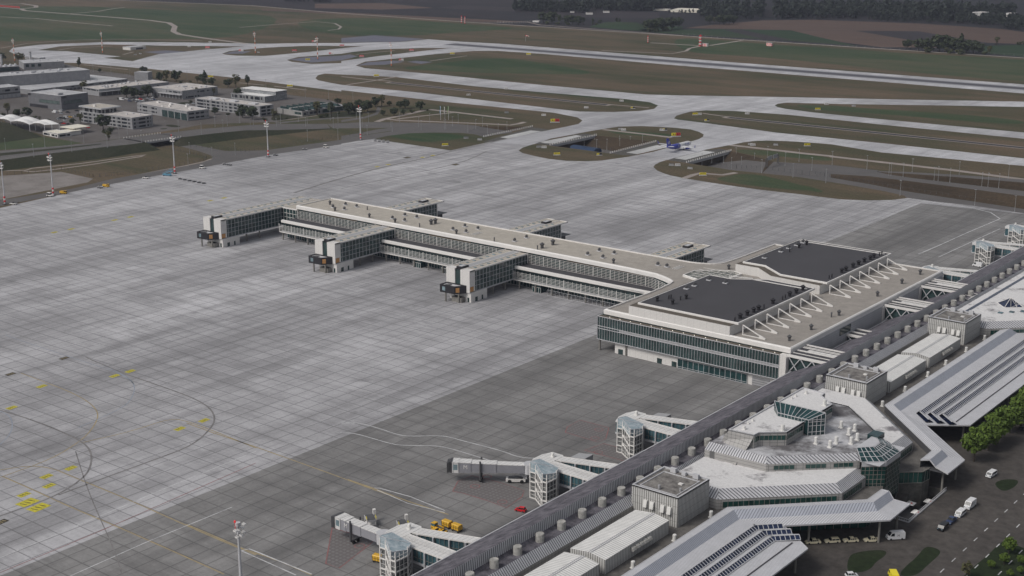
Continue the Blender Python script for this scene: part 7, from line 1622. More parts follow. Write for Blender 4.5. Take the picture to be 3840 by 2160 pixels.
def gse(kind, f, p, rz, label, group=None, col='white'):
    q = G(*f(*p)); t = thing({'tug': 'tow_tug', 'dolly': 'flat_dolly', 'belt': 'belt_loader', 'steps': 'passenger_steps', 'crate': 'wire_trolley', 'truck': 'apron_truck'}[kind], label, {'tug': 'tug', 'dolly': 'dolly', 'belt': 'belt loader', 'steps': 'steps', 'crate': 'trolley', 'truck': 'truck'}[kind], (q.x, q.y, 0), rz, group)
    if kind == 'tug':
        b = MB(); b.box(-2.2, 2.2, -1.1, 1.1, .5, 1.3); b.ob('body', M_[col], t); b = MB(); b.box(-1.9, .4, -1, 1, 1.3, 2.5); b.ob('cab_window', M_['window'], t); b = MB(); b.box(-2, .5, -1.05, 1.05, 2.5, 2.7); b.ob('cab_roof', M_[col], t); wheels(t, (-1.4, 1.4), 1.0, .5)
    elif kind == 'dolly':
        b = MB(); b.box(-1.7, 1.7, -1.2, 1.2, .5, .75); b.ob('deck', M_['dgrey'], t); b = MB()
        for x in (-1.6, 1.6): b.bar((x, -1.1, .75), (x, -1.1, 1.3), .12); b.bar((x, 1.1, .75), (x, 1.1, 1.3), .12); b.bar((x, -1.1, 1.3), (x, 1.1, 1.3), .12)
        b.ob('end_stop', M_['white'], t); wheels(t, (-1.2, 1.2), 1, .3)
    elif kind == 'belt':
        b = MB(); b.box(-2.6, 2.2, -1, 1, .5, 1.1); b.ob('body', M_[col], t); b = MB(); b.bar((-3.6, .2, 1.1), (3.6, .2, 2.0), 1.0, .3); b.ob('conveyor', M_['dgrey'], t); b = MB(); b.box(-.4, .6, -1, -.3, 1.1, 2.1); b.ob('seat', M_['dgrey'], t); wheels(t, (-1.6, 1.4), .95, .42)
    elif kind == 'steps':
        b = MB(); b.loft([[(-3.6, y, .5) for y in (-1, 1)]+[(-3.6, 1, .9), (-3.6, -1, .9)], [(2.2, y, 3.4) for y in (-1, 1)]+[(2.2, 1, 3.9), (2.2, -1, 3.9)]]); b.ob('stair_flight', M_[col], t); b = MB(); b.box(2.2, 4, -1.1, 1.1, 3.3, 3.7); b.ob('platform', M_[col], t); b = MB()
        for y in (-1, 1): b.bar((-3.6, y, 1.9), (2.2, y, 4.9), .14); b.bar((2.2, y, 4.9), (4, y, 4.9), .14); b.box(-3.4, 2.4, y-.04, y+.04, .9, 1.5)
        b.ob('handrail', M_[col], t); b = MB(); b.box(-3.4, 3.2, -.9, .9, .35, .65); b.bar((2.6, 0, .6), (2.6, 0, 3.4), .5); b.ob('chassis', M_[col], t); wheels(t, (-2.6, 2.4), .9, .38)
    elif kind == 'crate':
        b = MB(); b.box(-.9, .9, -.8, .8, .4, .55); b.ob('deck', M_['dgrey'], t); b = MB()
        for x in (-.85, -.3, .3, .85):
            for y in (-.75, .75): b.bar((x, y, .5), (x, y, 2.2), .09)
        for z in (.9, 1.4, 2.2):
            for y in (-.75, .75): b.bar((-.85, y, z), (.85, y, z), .09)
            for x in (-.85, .85): b.bar((x, -.75, z), (x, .75, z), .09)
        b.ob('cage', M_['grey'], t); wheels(t, (-.6, .6), .7, .22)
    elif kind == 'truck':
        b = MB(); b.box(-3.2, 3.0, -1.1, 1.1, .6, 1.0); b.box(1.2, 3.0, -1.1, 1.1, 1, 1.7); b.ob('chassis', M_[col], t); b = MB(); b.box(1.25, 2.95, -1.05, 1.05, 1.7, 2.5); b.ob('cab_window', M_['window'], t); b = MB(); b.box(1.2, 2.9, -1.1, 1.1, 2.5, 2.7); b.ob('cab_roof', M_[col], t); b = MB(); b.box(-3.2, .8, -1.15, 1.15, 1.0, 2.4); b.ob('load_box', M_[col], t); wheels(t, (-2.2, 2.0), 1, .5); t.scale = (.78, .78, .85)
    return t
gse('tug', t5, (970, 585), .2, 'small white tug with dark cab on the service road'); gse('belt', t5, (330, 697), .4, 'white belt loader on the service road left of the blue steps'); gse('steps', t5, (572, 665), .5, 'light blue mobile passenger steps beside the floodlight mast', col='bluesteps')
for k in range(6): gse('dolly', t5, (712+k*54, 703+k*10), -.62, 'flat dolly in the long coupled row near the blue steps', 'coupled flat dollies')
for p in ((1228, 540), (1275, 546)): gse('dolly', t5, p, .3, 'flat dolly of the pair at the apron edge right of the white tug', 'pair of flat dollies')
gse('truck', ta, (802, 1412), .4, 'yellow apron truck with box body on the service road', col='yellow'); gse('dolly', ta, (755, 1420), .4, 'flat dolly behind the yellow apron truck')
gse('truck', z0_, (480, 14), .4, 'yellow apron truck right of the second floodlight mast', col='yellow'); gse('tug', z0_, (380, 34), .4, 'small white tug left of the second floodlight mast'); gse('belt', z0_, (105, 96), .3, 'white belt loader beside the leftmost floodlight mast')
for k in range(4): gse('crate', t6, (288+k*36, 340+k*5), -.3, 'grey wire trolley in the row of four at the apron corner', 'wire trolleys at the apron corner')
gse('tug', ta, (2462, 1116), .4, 'small white tug with dark cab at the far apron edge'); gse('dolly', ta, (2300, 1132), .4, 'flat dolly at the far apron edge left of the small tug'); gse('dolly', ta, (2080, 1174), .4, 'flat dolly just right of the fourth floodlight mast')
M_['signblue'] = plain('board_grey_blue', (0.16, 0.19, 0.24), .6, .1, .5)
# ================================================================ OFFICES AND SHEDS AT THE UPPER LEFT
M_['winrow'] = None
def winrow():
    m, nt, b = nodes_of('window_row'); p = coords(nt, obj=True)
    wn = N(nt, 'ShaderNodeTexWhiteNoise', noise_dimensions='2D'); s = N(nt, 'ShaderNodeVectorMath', operation='SCALE'); s.inputs['Scale'].default_value = .55
    fl = N(nt, 'ShaderNodeVectorMath', operation='FLOOR'); nt.links.new(p, s.inputs[0]); nt.links.new(s.outputs[0], fl.inputs[0]); nt.links.new(fl.outputs[0], wn.inputs['Vector'])
    c = ramp(nt, wn.outputs['Value'], [(0, (.015, .018, .022)), (.55, (.02, .024, .03)), (.6, (.2, .2, .21)), (1, (.28, .28, .28))])
    nt.links.new(c, b.inputs['Base Color']); b.inputs['Roughness'].default_value = .25; M_['winrow'] = m
winrow()
class Bld:
    def __init__(s, name, label, C, L, R_, h, wall='metalwall', roof='roofpale', cat='building', depth=None, group=None, zb=0.0):
        s.C = C; d1 = (L-C); s.l1 = d1.length; s.u = d1.normalized(); n = Vector((-s.u.y, s.u.x, 0))
        if n.dot(R_-C) < 0: n = -n
        s.v = n; s.l2 = depth or (R_-C).dot(n); s.h = h
        s.t = thing(name, label, cat, (C.x, C.y, 0), group=group); s.zb = zb
        P = s.fp(0, s.l1, 0, s.l2); mb = MB(); mb.prism(P, zb, h-.1, top=False, bot=False); part(mb, 'wall', M_[wall], s.t)
        mb = MB(); mb.poly([(p[0], p[1], h-.35) for p in offset_poly(P, .3)]); s.roof = part(mb, 'roof', M_[roof], s.t)
        mb = MB(); rim(mb, P, .45, h-.5, h); part(mb, 'roof_edge', M_['lgrey'], s.t)
    def at(s, a, b, z=0): q = s.C+s.u*a+s.v*b; return Vector((q.x, q.y, z))
    def fp(s, a0, a1, b0, b1): return [tuple(s.at(a, b))[:2] for a, b in ((a0, b0), (a1, b0), (a1, b1), (a0, b1))]
    def row(s, side, f0, f1, z0, z1, mat='winrow', name='window_row', off=.06):
        """a band on facade 1 (C to L) or 2 (C to R)"""
        if side == 1: P = [s.at(s.l1*f0, -off), s.at(s.l1*f1, -off), s.at(s.l1*f1, .1), s.at(s.l1*f0, .1)]
        else: P = [s.at(-off, s.l2*f0), s.at(-off, s.l2*f1), s.at(.1, s.l2*f1), s.at(.1, s.l2*f0)]
        mb = MB(); mb.prism([(p.x, p.y) for p in P], z0, z1); return part(mb, name, M_[mat], s.t)
    def box(s, a0, a1, b0, b1, z0, z1, mat='lgrey', name='roof_unit'):
        mb = MB(); mb.prism(s.fp(a0, a1, b0, b1), z0, z1); return part(mb, name, M_[mat], s.t)
def units(b, n, seed, mat='lgrey', sz=1.2):
    rr = random.Random(seed)
    for i in range(n):
        a, c = rr.uniform(.1, .88)*b.l1, rr.uniform(.15, .8)*b.l2; k = rr.uniform(.6, 1.3)*sz; b.box(a, a+k*1.6, c, c+k, b.h-.36, b.h+.1+k*.5, mat, 'roof_unit')
g0 = lambda f, p: G(*f(*p)); gT = lambda f, p, z: G(*f(*p), z)
# showroom clad in metal with four rings
C = g0(t1, (705, 708)); h = HZ(t1(705, 708), t1(705, 545)); b = Bld('showroom', 'dark silver metal showroom with four ring emblems and slanted glass strips', C, g0(t1, (332, 662)), g0(t1, (1036, 668)), h, 'metaldark', 'roofgrey', 'showroom')
def slant(b, side, f0, f1, z0, z1, sk):
    L = b.l1 if side == 1 else b.l2; A = (lambda f, z: b.at(L*f, -.08, z)) if side == 1 else (lambda f, z: b.at(-.08, L*f, z)); mb = MB(); mb.poly([A(f0, z0), A(f1, z0), A(f1-sk[1], z1), A(f0+sk[0], z1)]); part(mb, 'glass_strip', M_['paleteal'], b.t)
    mb = MB()
    for k in range(9): f = f0+(f1-f0)*k/8; mb.bar(A(f, z0), A(min(max(f, f0+sk[0]), f1-sk[1]), z1), .18)
    mb.bar(A(f0, z0), A(f1, z0), .25); mb.bar(A(f0+sk[0], z1), A(f1-sk[1], z1), .3); part(mb, 'strip_frame', M_['dgrey'], b.t)
M_['paleteal'] = glassy('pale_teal_glass', (.09, .12, .115), .2)
slant(b, 1, .05, .68, h*.38, h*.62, (0, .03)); slant(b, 2, .06, .78, h*.38, h*.62, (.05, .05)); b.row(1, .42, .97, .1, 3, 'black', 'garage_opening'); b.box(b.l1*.15, b.l1*.5, 3, 9, h-.4, h+1.6, 'roofgrey', 'roof_screen')
def rings4(b, side, f, z, r=.8):
    L = b.l1 if side == 1 else b.l2; mb = MB()
    for k in range(4):
        c = L*f+(k-1.5)*r*1.35
        for i in range(14):
            a0, a1 = 2*math.pi*i/14, 2*math.pi*(i+1)/14; A = (lambda x, zz: b.at(x, -.2, zz)) if side == 1 else (lambda x, zz: b.at(-.2, x, zz)); mb.bar(A(c+r*math.cos(a0), z+r*math.sin(a0)), A(c+r*math.cos(a1), z+r*math.sin(a1)), .24)
    part(mb, 'ring_emblem', M_['black'], b.t)
rings4(b, 2, .11, h-1.7); rings4(b, 1, .96, h-1.7)
# corner office with pavilion
C = g0(t2, (175, 745)); h = HZ(t2(175, 745), t2(168, 612)); b = Bld('office_block', 'three storey pale office block with a glazed rooftop pavilion', C, gT(t1, (903, 712), h), g0(t2, (437, 712)), h, 'metalwall', 'roofpale', 'office')
for s_ in (1, 2):
    for k in range(3): b.row(s_, .03, .97 if s_ == 1 else .9, h*(.09+.31*k), h*(.09+.31*k)+1.7)
b.box(b.l1*.6, b.l1*.97, 1.5, b.l2*.8, h-.3, h+3.4, 'winrow', 'pavilion_wall'); b.box(b.l1*.56, b.l1*1.0, -.5, b.l2*.95, h+3.4, h+4.6, 'roofgrey', 'pavilion_roof'); b.box(b.l1*.6, b.l1*.96, .6, b.l2*.88, h+4.6, h+4.7, 'tan', 'pavilion_gravel'); b.box(b.l1*.76, b.l1*.8, 4, 5.5, h+4.7, h+6.4, 'white', 'roof_unit'); units(b, 4, 3)
# central office
C = g0(t2, (800, 648)); h = HZ(t2(800, 648), t2(800, 540)); b = Bld('office_block', 'pale office block with large dark workshop doors in its long front', C, g0(t2, (230, 545)), g0(t2, (1028, 614)), h, 'metalwall', 'roofpale', 'office')
b.row(1, .6, .99, h*.62, h*.62+1.6); b.row(1, .6, .99, h*.22, h*.22+1.6); b.row(2, .05, .95, h*.62, h*.62+1.6); b.row(2, .05, .95, h*.2, h*.2+1.6)
for k in range(4): b.row(1, .01+.125*k, .12+.125*k, .2, h*.74, 'glass', 'workshop_door')
units(b, 7, 5, 'white', 1.7)
# long office at the right
C = g0(t3, (290, 540)); h = HZ(t3(290, 540), t3(285, 418)); b = Bld('office_block', 'long three storey office block behind the pair of dark round trees', C, gT(t2, (882, 385), h), g0(t3, (487, 522)), h, 'metalwall', 'roofpale', 'office')
for s_ in (1, 2):
    for k in range(3): b.row(s_, .1 if s_ == 2 else .06, .97 if s_ == 1 else .85, h*(.1+.31*k), h*(.1+.31*k)+1.8)
for f in (.12, .42, .72): b.box(b.l1*f, b.l1*f+9, 4, 9, h-.3, h+1, 'lgrey', 'roof_light')
units(b, 5, 9)
# loading warehouse
C = g0(t2, (742, 405)); h = HZ(t2(742, 405), t2(742, 305)); b = Bld('warehouse', 'pale ribbed warehouse with a row of loading bays under a thin canopy', C, g0(t2, (385, 360)), g0(t2, (1150, 352)), h, 'metalwall', 'roofpale', 'warehouse')
for k in range(9): b.row(1, .02+.1*k, .09+.1*k, .2, h*.42, 'dgrey', 'loading_bay')
b.box(0, b.l1*.7, -3, 0, h*.5, h*.5+.4, 'roofgrey', 'bay_canopy'); b.row(1, .02, .5, h*.68, h*.68+1.5); b.row(2, .4, .97, h*.6, h*.6+1.4); b.row(2, .1, .5, h*.12, h*.12+1.5); units(b, 12, 11, 'lgrey', 1.4)
# factory with white stepped roof
M_['pattern'] = patchy('patterned_cladding', (.12, .125, .135), (.34, .35, .36), .9, .4, .6, .6, .3)
C = g0(t3, (345, 375)); h = HZ(t3(345, 375), t3(345, 310)); b = Bld('factory_hall', 'factory hall with bright white two-step roof and patterned end wall', C, g0(t3, (-40, 332)), g0(t3, (668, 345)), h, 'pattern', 'membrane', 'factory')
b.row(1, .05, .97, h*.3, h*.8, 'winrow'); b.box(0, b.l1*1.02, b.l2*.5, b.l2, h-.3, h+3.2, 'pattern', 'upper_hall'); b.box(-.5, b.l1*1.03, b.l2*.48, b.l2*1.01, h+3.2, h+3.6, 'membrane', 'upper_roof')
# saw-tooth building
C = g0(t3, (770, 537)); h = HZ(t3(770, 537), t3(770, 478)); b = Bld('workshop_hall', 'low workshop hall with dark saw-tooth rooflights in rows', C, g0(t3, (488, 496)), g0(t3, (1242, 462)), h, 'stone', 'roofgrey', 'workshop')
for i in range(7):
    for j in range(2):
        a0, b0 = b.l1*(.06+.47*j), b.l2*(.03+.135*i); P = [b.at(a0, b0), b.at(a0+b.l1*.4, b0), b.at(a0+b.l1*.4, b0+b.l2*.09), b.at(a0, b0+b.l2*.09)]; mb = MB(); z = h-.3
        mb.add([(P[0].x, P[0].y, z), (P[1].x, P[1].y, z), (P[1].x, P[1].y, z+2.3), (P[0].x, P[0].y, z+2.3), (P[2].x, P[2].y, z), (P[3].x, P[3].y, z)], ((0, 1, 2, 3), (3, 2, 4, 5), (0, 3, 5), (1, 4, 2))); part(mb, 'saw_tooth', M_['glass'], b.t)
        mb = MB()
        for k in range(7): q0 = b.at(a0+b.l1*.4*k/6, b0+b.l2*.09, z+.05); q1 = b.at(a0+b.l1*.4*k/6, b0, z+2.35); mb.bar(q0, q1, .14)
        part(mb, 'saw_tooth_bars', M_['lgrey'], b.t)
b.row(1, .04, .3, h*.3, h*.75, 'glass'); b.row(2, .02, .4, h*.25, h*.7, 'winrow'); b.row(2, .45, .98, h*.15, h*.85, 'glass'); b.box(b.l1*.46, b.l1*.53, 0, b.l2, h-.3, h+1.6, 'stone', 'roof_spine')
# long shed with loading dock
C = g0(t1, (1130, 550)); h = HZ(t1(1130, 550), t1(1125, 470)); b = Bld('warehouse', 'long pale shed with cream spotted roof and open loading dock', C, g0(t1, (943, 520)), gT(t2, (508, 193), h), h, 'metalwall', 'roofpale', 'warehouse')
b.row(1, .05, .95, h*.72, h*.72+1.3); 
for k in range(6): b.row(2, .03+.08*k, .1+.08*k, .2, h*.5, 'dgrey', 'loading_bay')
b.box(-3, 0, 0, b.l2*.5, h*.6, h*.6+.4, 'roofgrey', 'dock_canopy'); b.row(2, .6, .95, h*.55, h*.55+1.3); units(b, 16, 21, 'lgrey', 1.5)
# small cube
b = Bld('storage_block', 'windowless grey cube block behind the long cream roofed shed', g0(t2, (352, 186)), g0(t2, (197, 182)), g0(t2, (372, 172)), HZ(t2(352, 186), t2(352, 96)), 'metalwall', 'roofgrey')
# big low hall and its upper building
C = g0(t1, (1452, 392)); h = HZ(t1(590, 505), t1(600, 450)); P = [gT(t1, p, h) for p in ((1450, 350), (355, 478), (925, 286))]; b = Bld('cargo_hall', 'very large low hall with flat pale roof and truck doors along the near side', P[0], P[1], P[2], h, 'metalwall', 'roofgrey', 'cargo hall')
for k in range(24): b.row(1, .03+.04*k, .06+.04*k, .2, h*.45, 'dgrey', 'truck_door')
b.row(1, .02, .32, h*.58, h*.8); b.row(1, .37, .66, h*.58, h*.8); b.row(1, .7, .98, h*.58, h*.8); units(b, 6, 4)
C = gT(t1, (888, 328), h); h2 = 2*h+2; b2 = Bld('long_office', 'tall ribbed grey hall with rounded bays and flat white roof above the big low hall', C, gT(t1, (-300, 420), h), gT(t1, (700, 200), 20), h+11, 'metalwall', 'roofgrey', 'office', depth=34)
for f in (.0, .38, .74):
    q0 = b2.l1*f; mb = MB(); mb.prism(smooth_poly([tuple(b2.at(q0+a, c))[:2] for a, c in ((0, 2), (0, -4), (b2.l1*.1, -4), (b2.l1*.1, 2))], 2), .1, h+10.95); part(mb, 'rounded_bay', M_['metalwall'], b2.t); b2.row(1, f+.008, f+.02, h+.5, h+6, 'black', 'bay_door', 4.1)
for f in (.18, .22, .26, .55, .6): b2.row(1, f, f+.012, h+6, h+7.6, 'black', 'window')
for f0, f1 in ((.12, .36), (.5, .72)): b2.row(1, f0, f1, h+.4, h+2.6, 'winrow')
units(b2, 14, 8, 'lgrey', 2)
q = g0(t1, (905, 300)); dq = b2.at(-3, 14, h+6); t = thing('dish_antenna', 'round white dish disc on the end of the tall ribbed grey hall', 'dish', (dq.x, dq.y, h)); mb = MB(); mb.tube((dq.x-.6, dq.y, h+5.5), (dq.x+.6, dq.y, h+5.5), 5.2, n=20); part(mb, 'disc', M_['grey'], t); mb = MB(); mb.bar((dq.x, dq.y, h-1), (dq.x, dq.y, h+5), .5); part(mb, 'stand', M_['dgrey'], t)
b = Bld('office_block', 'grey roofed block with tall dark windows near the left striped mast', g0(t1, (735, 225)), g0(t1, (278, 248)), g0(t1, (560, 165)), HZ(t1(278, 248), t1(278, 172)), 'metalwall', 'roofgrey', 'office', depth=40)
for f in (.58, .74, .88): b.row(1, f, f+.08, 3, b.h-1.5, 'glass', 'tall_window')
units(b, 5, 31)
b = Bld('office_block', 'dark glazed block with round roof vents at the left edge', g0(t1, (225, 262)), g0(t1, (-250, 292)), g0(t1, (200, 200)), HZ(t1(225, 262), t1(225, 205)), 'dgrey', 'roofgrey', 'office', depth=22); b.row(1, .02, .98, 1, b.h-1, 'glass')
for k in range(8): q = b.at(b.l1*(.05+.12*k), 8); mb = MB(); mb.lathe(q.x, q.y, [(1.6, b.h), (1.6, b.h+1.6), (1, b.h+2.4), (.1, b.h+2.6)], 10); part(mb, 'roof_vent', M_['lgrey'], b.t)
b = Bld('office_block', 'white roofed block at the left edge with framed windows and truck doors', g0(t1, (236, 556)), g0(t1, (-250, 605)), g0(t1, (200, 420)), HZ(t1(236, 556), t1(232, 432)), 'metalwall', 'roofgrey', 'office', depth=26); b.row(1, .05, .42, b.h*.62, b.h*.8, 'winrow')
for k in range(9): b.row(1, .02+.1*k, .09+.1*k, .2, b.h*.33, 'grey', 'truck_door')
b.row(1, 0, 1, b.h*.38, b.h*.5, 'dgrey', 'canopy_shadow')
b = Bld('guard_house', 'small pale shed beside the two trees and left striped mast', g0(t1, (452, 146)), g0(t1, (285, 130)), g0(t1, (440, 120)), HZ(t1(452, 146), t1(452, 112)), 'metalwall', 'roofgrey', 'shed', depth=9); b.row(1, .2, .8, 1, 2.2)
C = g0(ta, (985, 380)); b = Bld('substation', 'small white substation alone in the grass inside the taxiway loop', C, g0(ta, (927, 374)), g0(ta, (1090, 368)), HZ(ta(985, 380), ta(985, 357)), 'offwhite', 'roofgrey', 'substation'); b.row(2, .35, .8, .3, 2.6, 'dgrey', 'door')
for f, p0, p1, l in ((t1, (350, 155), (345, 42), 'tall grey chimney pipe beside the small pale shed'), (t1, (20, 188), (15, 72), 'tall grey chimney pipe at the left edge')):
    q = g0(f, p0); hh = HZ(f(*p0), f(*p1)); t = thing('chimney', l, 'chimney', (q.x, q.y, 0)); mb = MB(); mb.cyl(0, 0, 0, hh, 1.5, 1.4, 12); mb.ob('stack', M_['lgrey'], t); mb = MB(); mb.cyl(0, 0, hh-1, hh+.2, 1.6, n=12); mb.ob('collar', M_['grey'], t)
# filling station
C = g0(t4, (660, 355)); h = HZ(t4(660, 355), t4(655, 308)); b = Bld('filling_station_shop', 'cream roofed filling station shop with big windows', C, g0(t4, (490, 322)), g0(t4, (738, 347)), h, 'offwhite', 'creamroof', 'shop', depth=13); b.row(1, .05, .42, .6, h-1.2, 'winrow'); b.row(1, .55, .95, .6, h-1.2, 'winrow'); b.row(2, .1, .9, .6, h-1.2, 'winrow')
b.box(b.l1*.1, b.l1*.6, 13, 24, .05, h-.2, 'offwhite', 'rear_wing'); b.box(b.l1*.06, b.l1*.64, 12.8, 24.5, h-.2, h+.2, 'creamroof', 'rear_roof')
P = [gT(t4, p, 5.2) for p in ((680, 228), (838, 248), (1028, 222), (885, 198))]; ct_ = (P[0]+P[1]+P[2]+P[3])/4; t = thing('station_canopy', 'cream flat canopy of the filling station on thin columns', 'canopy', (ct_.x, ct_.y, 0)); mb = MB(); mb.prism([(p.x, p.y) for p in P], 4.7, 5.3); part(mb, 'roof', M_['creamroof'], t)
for f in (.12, .5, .88):
    for a, c in ((P[0], P[3]), (P[1], P[2])): q = a.lerp(c, f); q = q.lerp(ct_, .12); mb = MB(); mb.cyl(q.x, q.y, 0, 4.7, .25, n=8); part(mb, 'column', M_['post'], t)
# membrane roofs
zt_ = 7.0; cr = [[gT(t4, p, zt_) for p in r] for r in (((-230, 152), (-40, 148), (122, 170), (335, 205), (505, 208)), ((-160, 100), (60, 108), (250, 122), (460, 158), (672, 198)))]
t = thing('membrane_canopy', 'white vaulted membrane canopy on posts above the grass mound', 'tent canopy', tuple(cr[0][2])[:2]+(0,))
for i in range(4):
    A, B, C_, D_q = cr[0][i], cr[0][i+1], cr[1][i+1], cr[1][i]
    for hf in (0, 1):
        a0, b0 = A.lerp(D_q, hf*.5), B.lerp(C_, hf*.5); a1, b1 = A.lerp(D_q, hf*.5+.5), B.lerp(C_, hf*.5+.5); mb = MB(); mb.smooth = True; n = 8; rows = []
        for v in range(n+1):
            rows.append([(a0.lerp(b0, u/n).lerp(a1.lerp(b1, u/n), v/n)+Vector((0, 0, 3.0*math.sin(math.pi*u/n)**.8*(.55+.45*math.sin(math.pi*v/n))))) for u in range(n+1)])
        mb.loft(rows, cap=False, closed=False); part(mb, 'membrane', M_['membrane'], t)
for r in (cr[0], [a.lerp(b_, .5) for a, b_ in zip(*cr)], cr[1]):
    for q in r: mb = MB(); mb.cyl(q.x, q.y, 0, zt_, .28, n=8); part(mb, 'post', M_['lgrey'], t)
# far buildings in the woods
b = Bld('apartment_block', 'pale far apartment block with window rows among trees at the upper right', g0(tg, (1230, 98)), g0(tg, (1181, 95)), g0(tg, (1273, 94)), HZ(tg(1230, 98), tg(1230, 66)), 'white', 'roofpale', 'apartment block')
for s_ in (1, 2):
    for k in range(4): b.row(s_, .05, .95, b.h*(.12+.22*k), b.h*(.12+.22*k)+b.h*.09, 'winrow', off=.3)
for nm, l, c, L_, r_, tp, m in (('far_house', 'pale far box building right of the far apartment block', (1392, 90), (1355, 88), (1405, 86), 70, 'white'), ('far_house', 'low pale far building at the right edge of the woods', (1440, 106), (1405, 104), (1500, 100), 90, 'white'), ('far_house', 'low pale far building left of the apartment block', (1165, 106), (1088, 100), (1182, 102), 92, 'white')):
    Bld(nm, l, g0(tg, c), g0(tg, L_), g0(tg, r_), HZ(tg(*c), tg(c[0], tp)), m, 'roofpale', 'house')
for l, c, L_, tp, dp in (('long pale far roofs shining through the dark wood', (1125, 74), (925, 68), 62, 60), ('pale far roof between dark trees, left of the shining one', (915, 62), (830, 60), 56, 30)): Bld('far_shed', l, g0(tf, c), g0(tf, L_), g0(tf, (c[0], c[1]-6)), HZ(tf(*c), tf(c[0], tp)), 'creamroof', 'creamroof', 'shed', depth=dp)
for l, c, L_, tp in (('small far house at the left end of the dark wood', (490, 83), (452, 83), 73), ('tiny far house left of another in the dark wood', (385, 73), (362, 73), 65), ('small far house in a gap of the dark wood', (585, 73), (550, 73), 64)): Bld('far_house', l, g0(tf, c), g0(tf, L_), g0(tf, (c[0], c[1]-5)), HZ(tf(*c), tf(c[0], tp)), 'offwhite', 'bronze', 'house', depth=14)
for l, c, L_, tp in (('small far house behind the middle of the wood', (690, 70), (640, 72), 52), ('far white roof beyond the tall trees at upper right', (1135, 40), (1050, 36), 28)): Bld('far_house', l, g0(tg, c), g0(tg, L_), g0(tg, (c[0], c[1]-6)), HZ(tg(*c), tg(c[0], tp)), 'white', 'white', 'house', depth=25)
Bld('field_shed', 'small pale shed at the left end of the first far copse', g0(tf, (182, 127)), g0(tf, (148, 126)), g0(tf, (182, 120)), HZ(tf(182, 127), tf(182, 118)), 'white', 'roofpale', 'shed', depth=8)
# parked cars
def lot(f, items):
    for x, y, kind, col in items:
        q = G(*f(x, y)); nm = {'carwhite': 'white', 'carsilver': 'silver', 'carblack': 'black', 'carblue': 'dark blue', 'red': 'red', 'cargrey': 'dark grey', 'yellow': 'yellow'}[col]
        where = 'in the car park below the warehouse' if f is t2 else 'in the car park by the membrane canopy'
        vehicle(kind, col, (q.x, q.y), random.choice((.1, .25, 1.65, 3.2))+random.uniform(-.1, .1), '%s %s parked %s' % (nm, {'saloon': 'car', 'hatch': 'car', 'estate': 'estate car', 'van': 'van', 'minibus': 'minibus'}[kind], where), 'parked cars '+where)
lot(t2, [(50, 412, 'van', 'carwhite'), (105, 403, 'hatch', 'carwhite'), (137, 397, 'saloon', 'carsilver'), (142, 426, 'saloon', 'carblue'), (185, 414, 'hatch', 'carsilver'), (228, 410, 'saloon', 'carwhite'), (262, 405, 'saloon', 'red'), (225, 434, 'hatch', 'carsilver'), (262, 427, 'saloon', 'carsilver'), (294, 424, 'hatch', 'carwhite'), (335, 417, 'saloon', 'cargrey'), (346, 395, 'saloon', 'carsilver'), (386, 411, 'estate', 'carsilver'), (410, 387, 'hatch', 'carwhite'), (417, 410, 'saloon', 'carblue'), (442, 384, 'saloon', 'carblack'), (230, 385, 'estate', 'carsilver'), (264, 444, 'hatch', 'carsilver'), (797, 466, 'saloon', 'carwhite'), (868, 457, 'hatch', 'carsilver')])
lot(t4, [(622, 70, 'van', 'carwhite'), (688, 57, 'saloon', 'carwhite'), (718, 48, 'estate', 'carsilver'), (695, 83, 'hatch', 'carsilver'), (770, 69, 'saloon', 'carblack'), (878, 52, 'saloon', 'carblack'), (663, 148, 'hatch', 'carsilver'), (690, 134, 'saloon', 'cargrey'), (724, 137, 'saloon', 'carblack'), (752, 130, 'minibus', 'carwhite'), (795, 124, 'saloon', 'yellow'), (735, 161, 'estate', 'carsilver'), (697, 192, 'saloon', 'cargrey'), (733, 198, 'saloon', 'red'), (768, 203, 'saloon', 'carblack'), (862, 113, 'saloon', 'carsilver'), (892, 103, 'hatch', 'carblack'), (1000, 243, 'hatch', 'red')])
# ================================================================ TREES
def leaf_cloud(mb, rr, cx, cy, cz, rx, ry, rz_, nb, nl, sz, shape='round'):
    for _ in range(nb):
        while True:
            u = Vector((rr.uniform(-1, 1), rr.uniform(-1, 1), rr.uniform(-1, 1)))
            if .25 < u.length < 1: break
        k = 1.0
        if shape == 'cone': k = max(.12, .62-.55*u.z)
        bx, by, bz = cx+u.x*rx*.8*k, cy+u.y*ry*.8*k, cz+u.z*rz_*.85; br = (rx+rz_)/2*rr.uniform(.22, .36)*(k if shape == 'cone' else 1)
        for _ in range(nl):
            d = Vector((rr.gauss(0, 1), rr.gauss(0, 1), rr.gauss(0, .8))).normalized(); p = Vector((bx, by, bz))+d*br*rr.uniform(.55, 1.05)
            n = (d+Vector((rr.gauss(0, .5), rr.gauss(0, .5), rr.gauss(0, .5)+.25))).normalized(); a = n.cross(Vector((rr.gauss(0, 1), rr.gauss(0, 1), rr.gauss(0, 1)))).normalized(); c = n.cross(a); s = sz*rr.uniform(.6, 1.25)
            mb.mi = 0 if rr.random() < .62 else 1
            mb.quad(p-a*s-c*s*.7, p+a*s-c*s*.5, p+a*s*.8+c*s*.8, p-a*s*.9+c*s*.6)
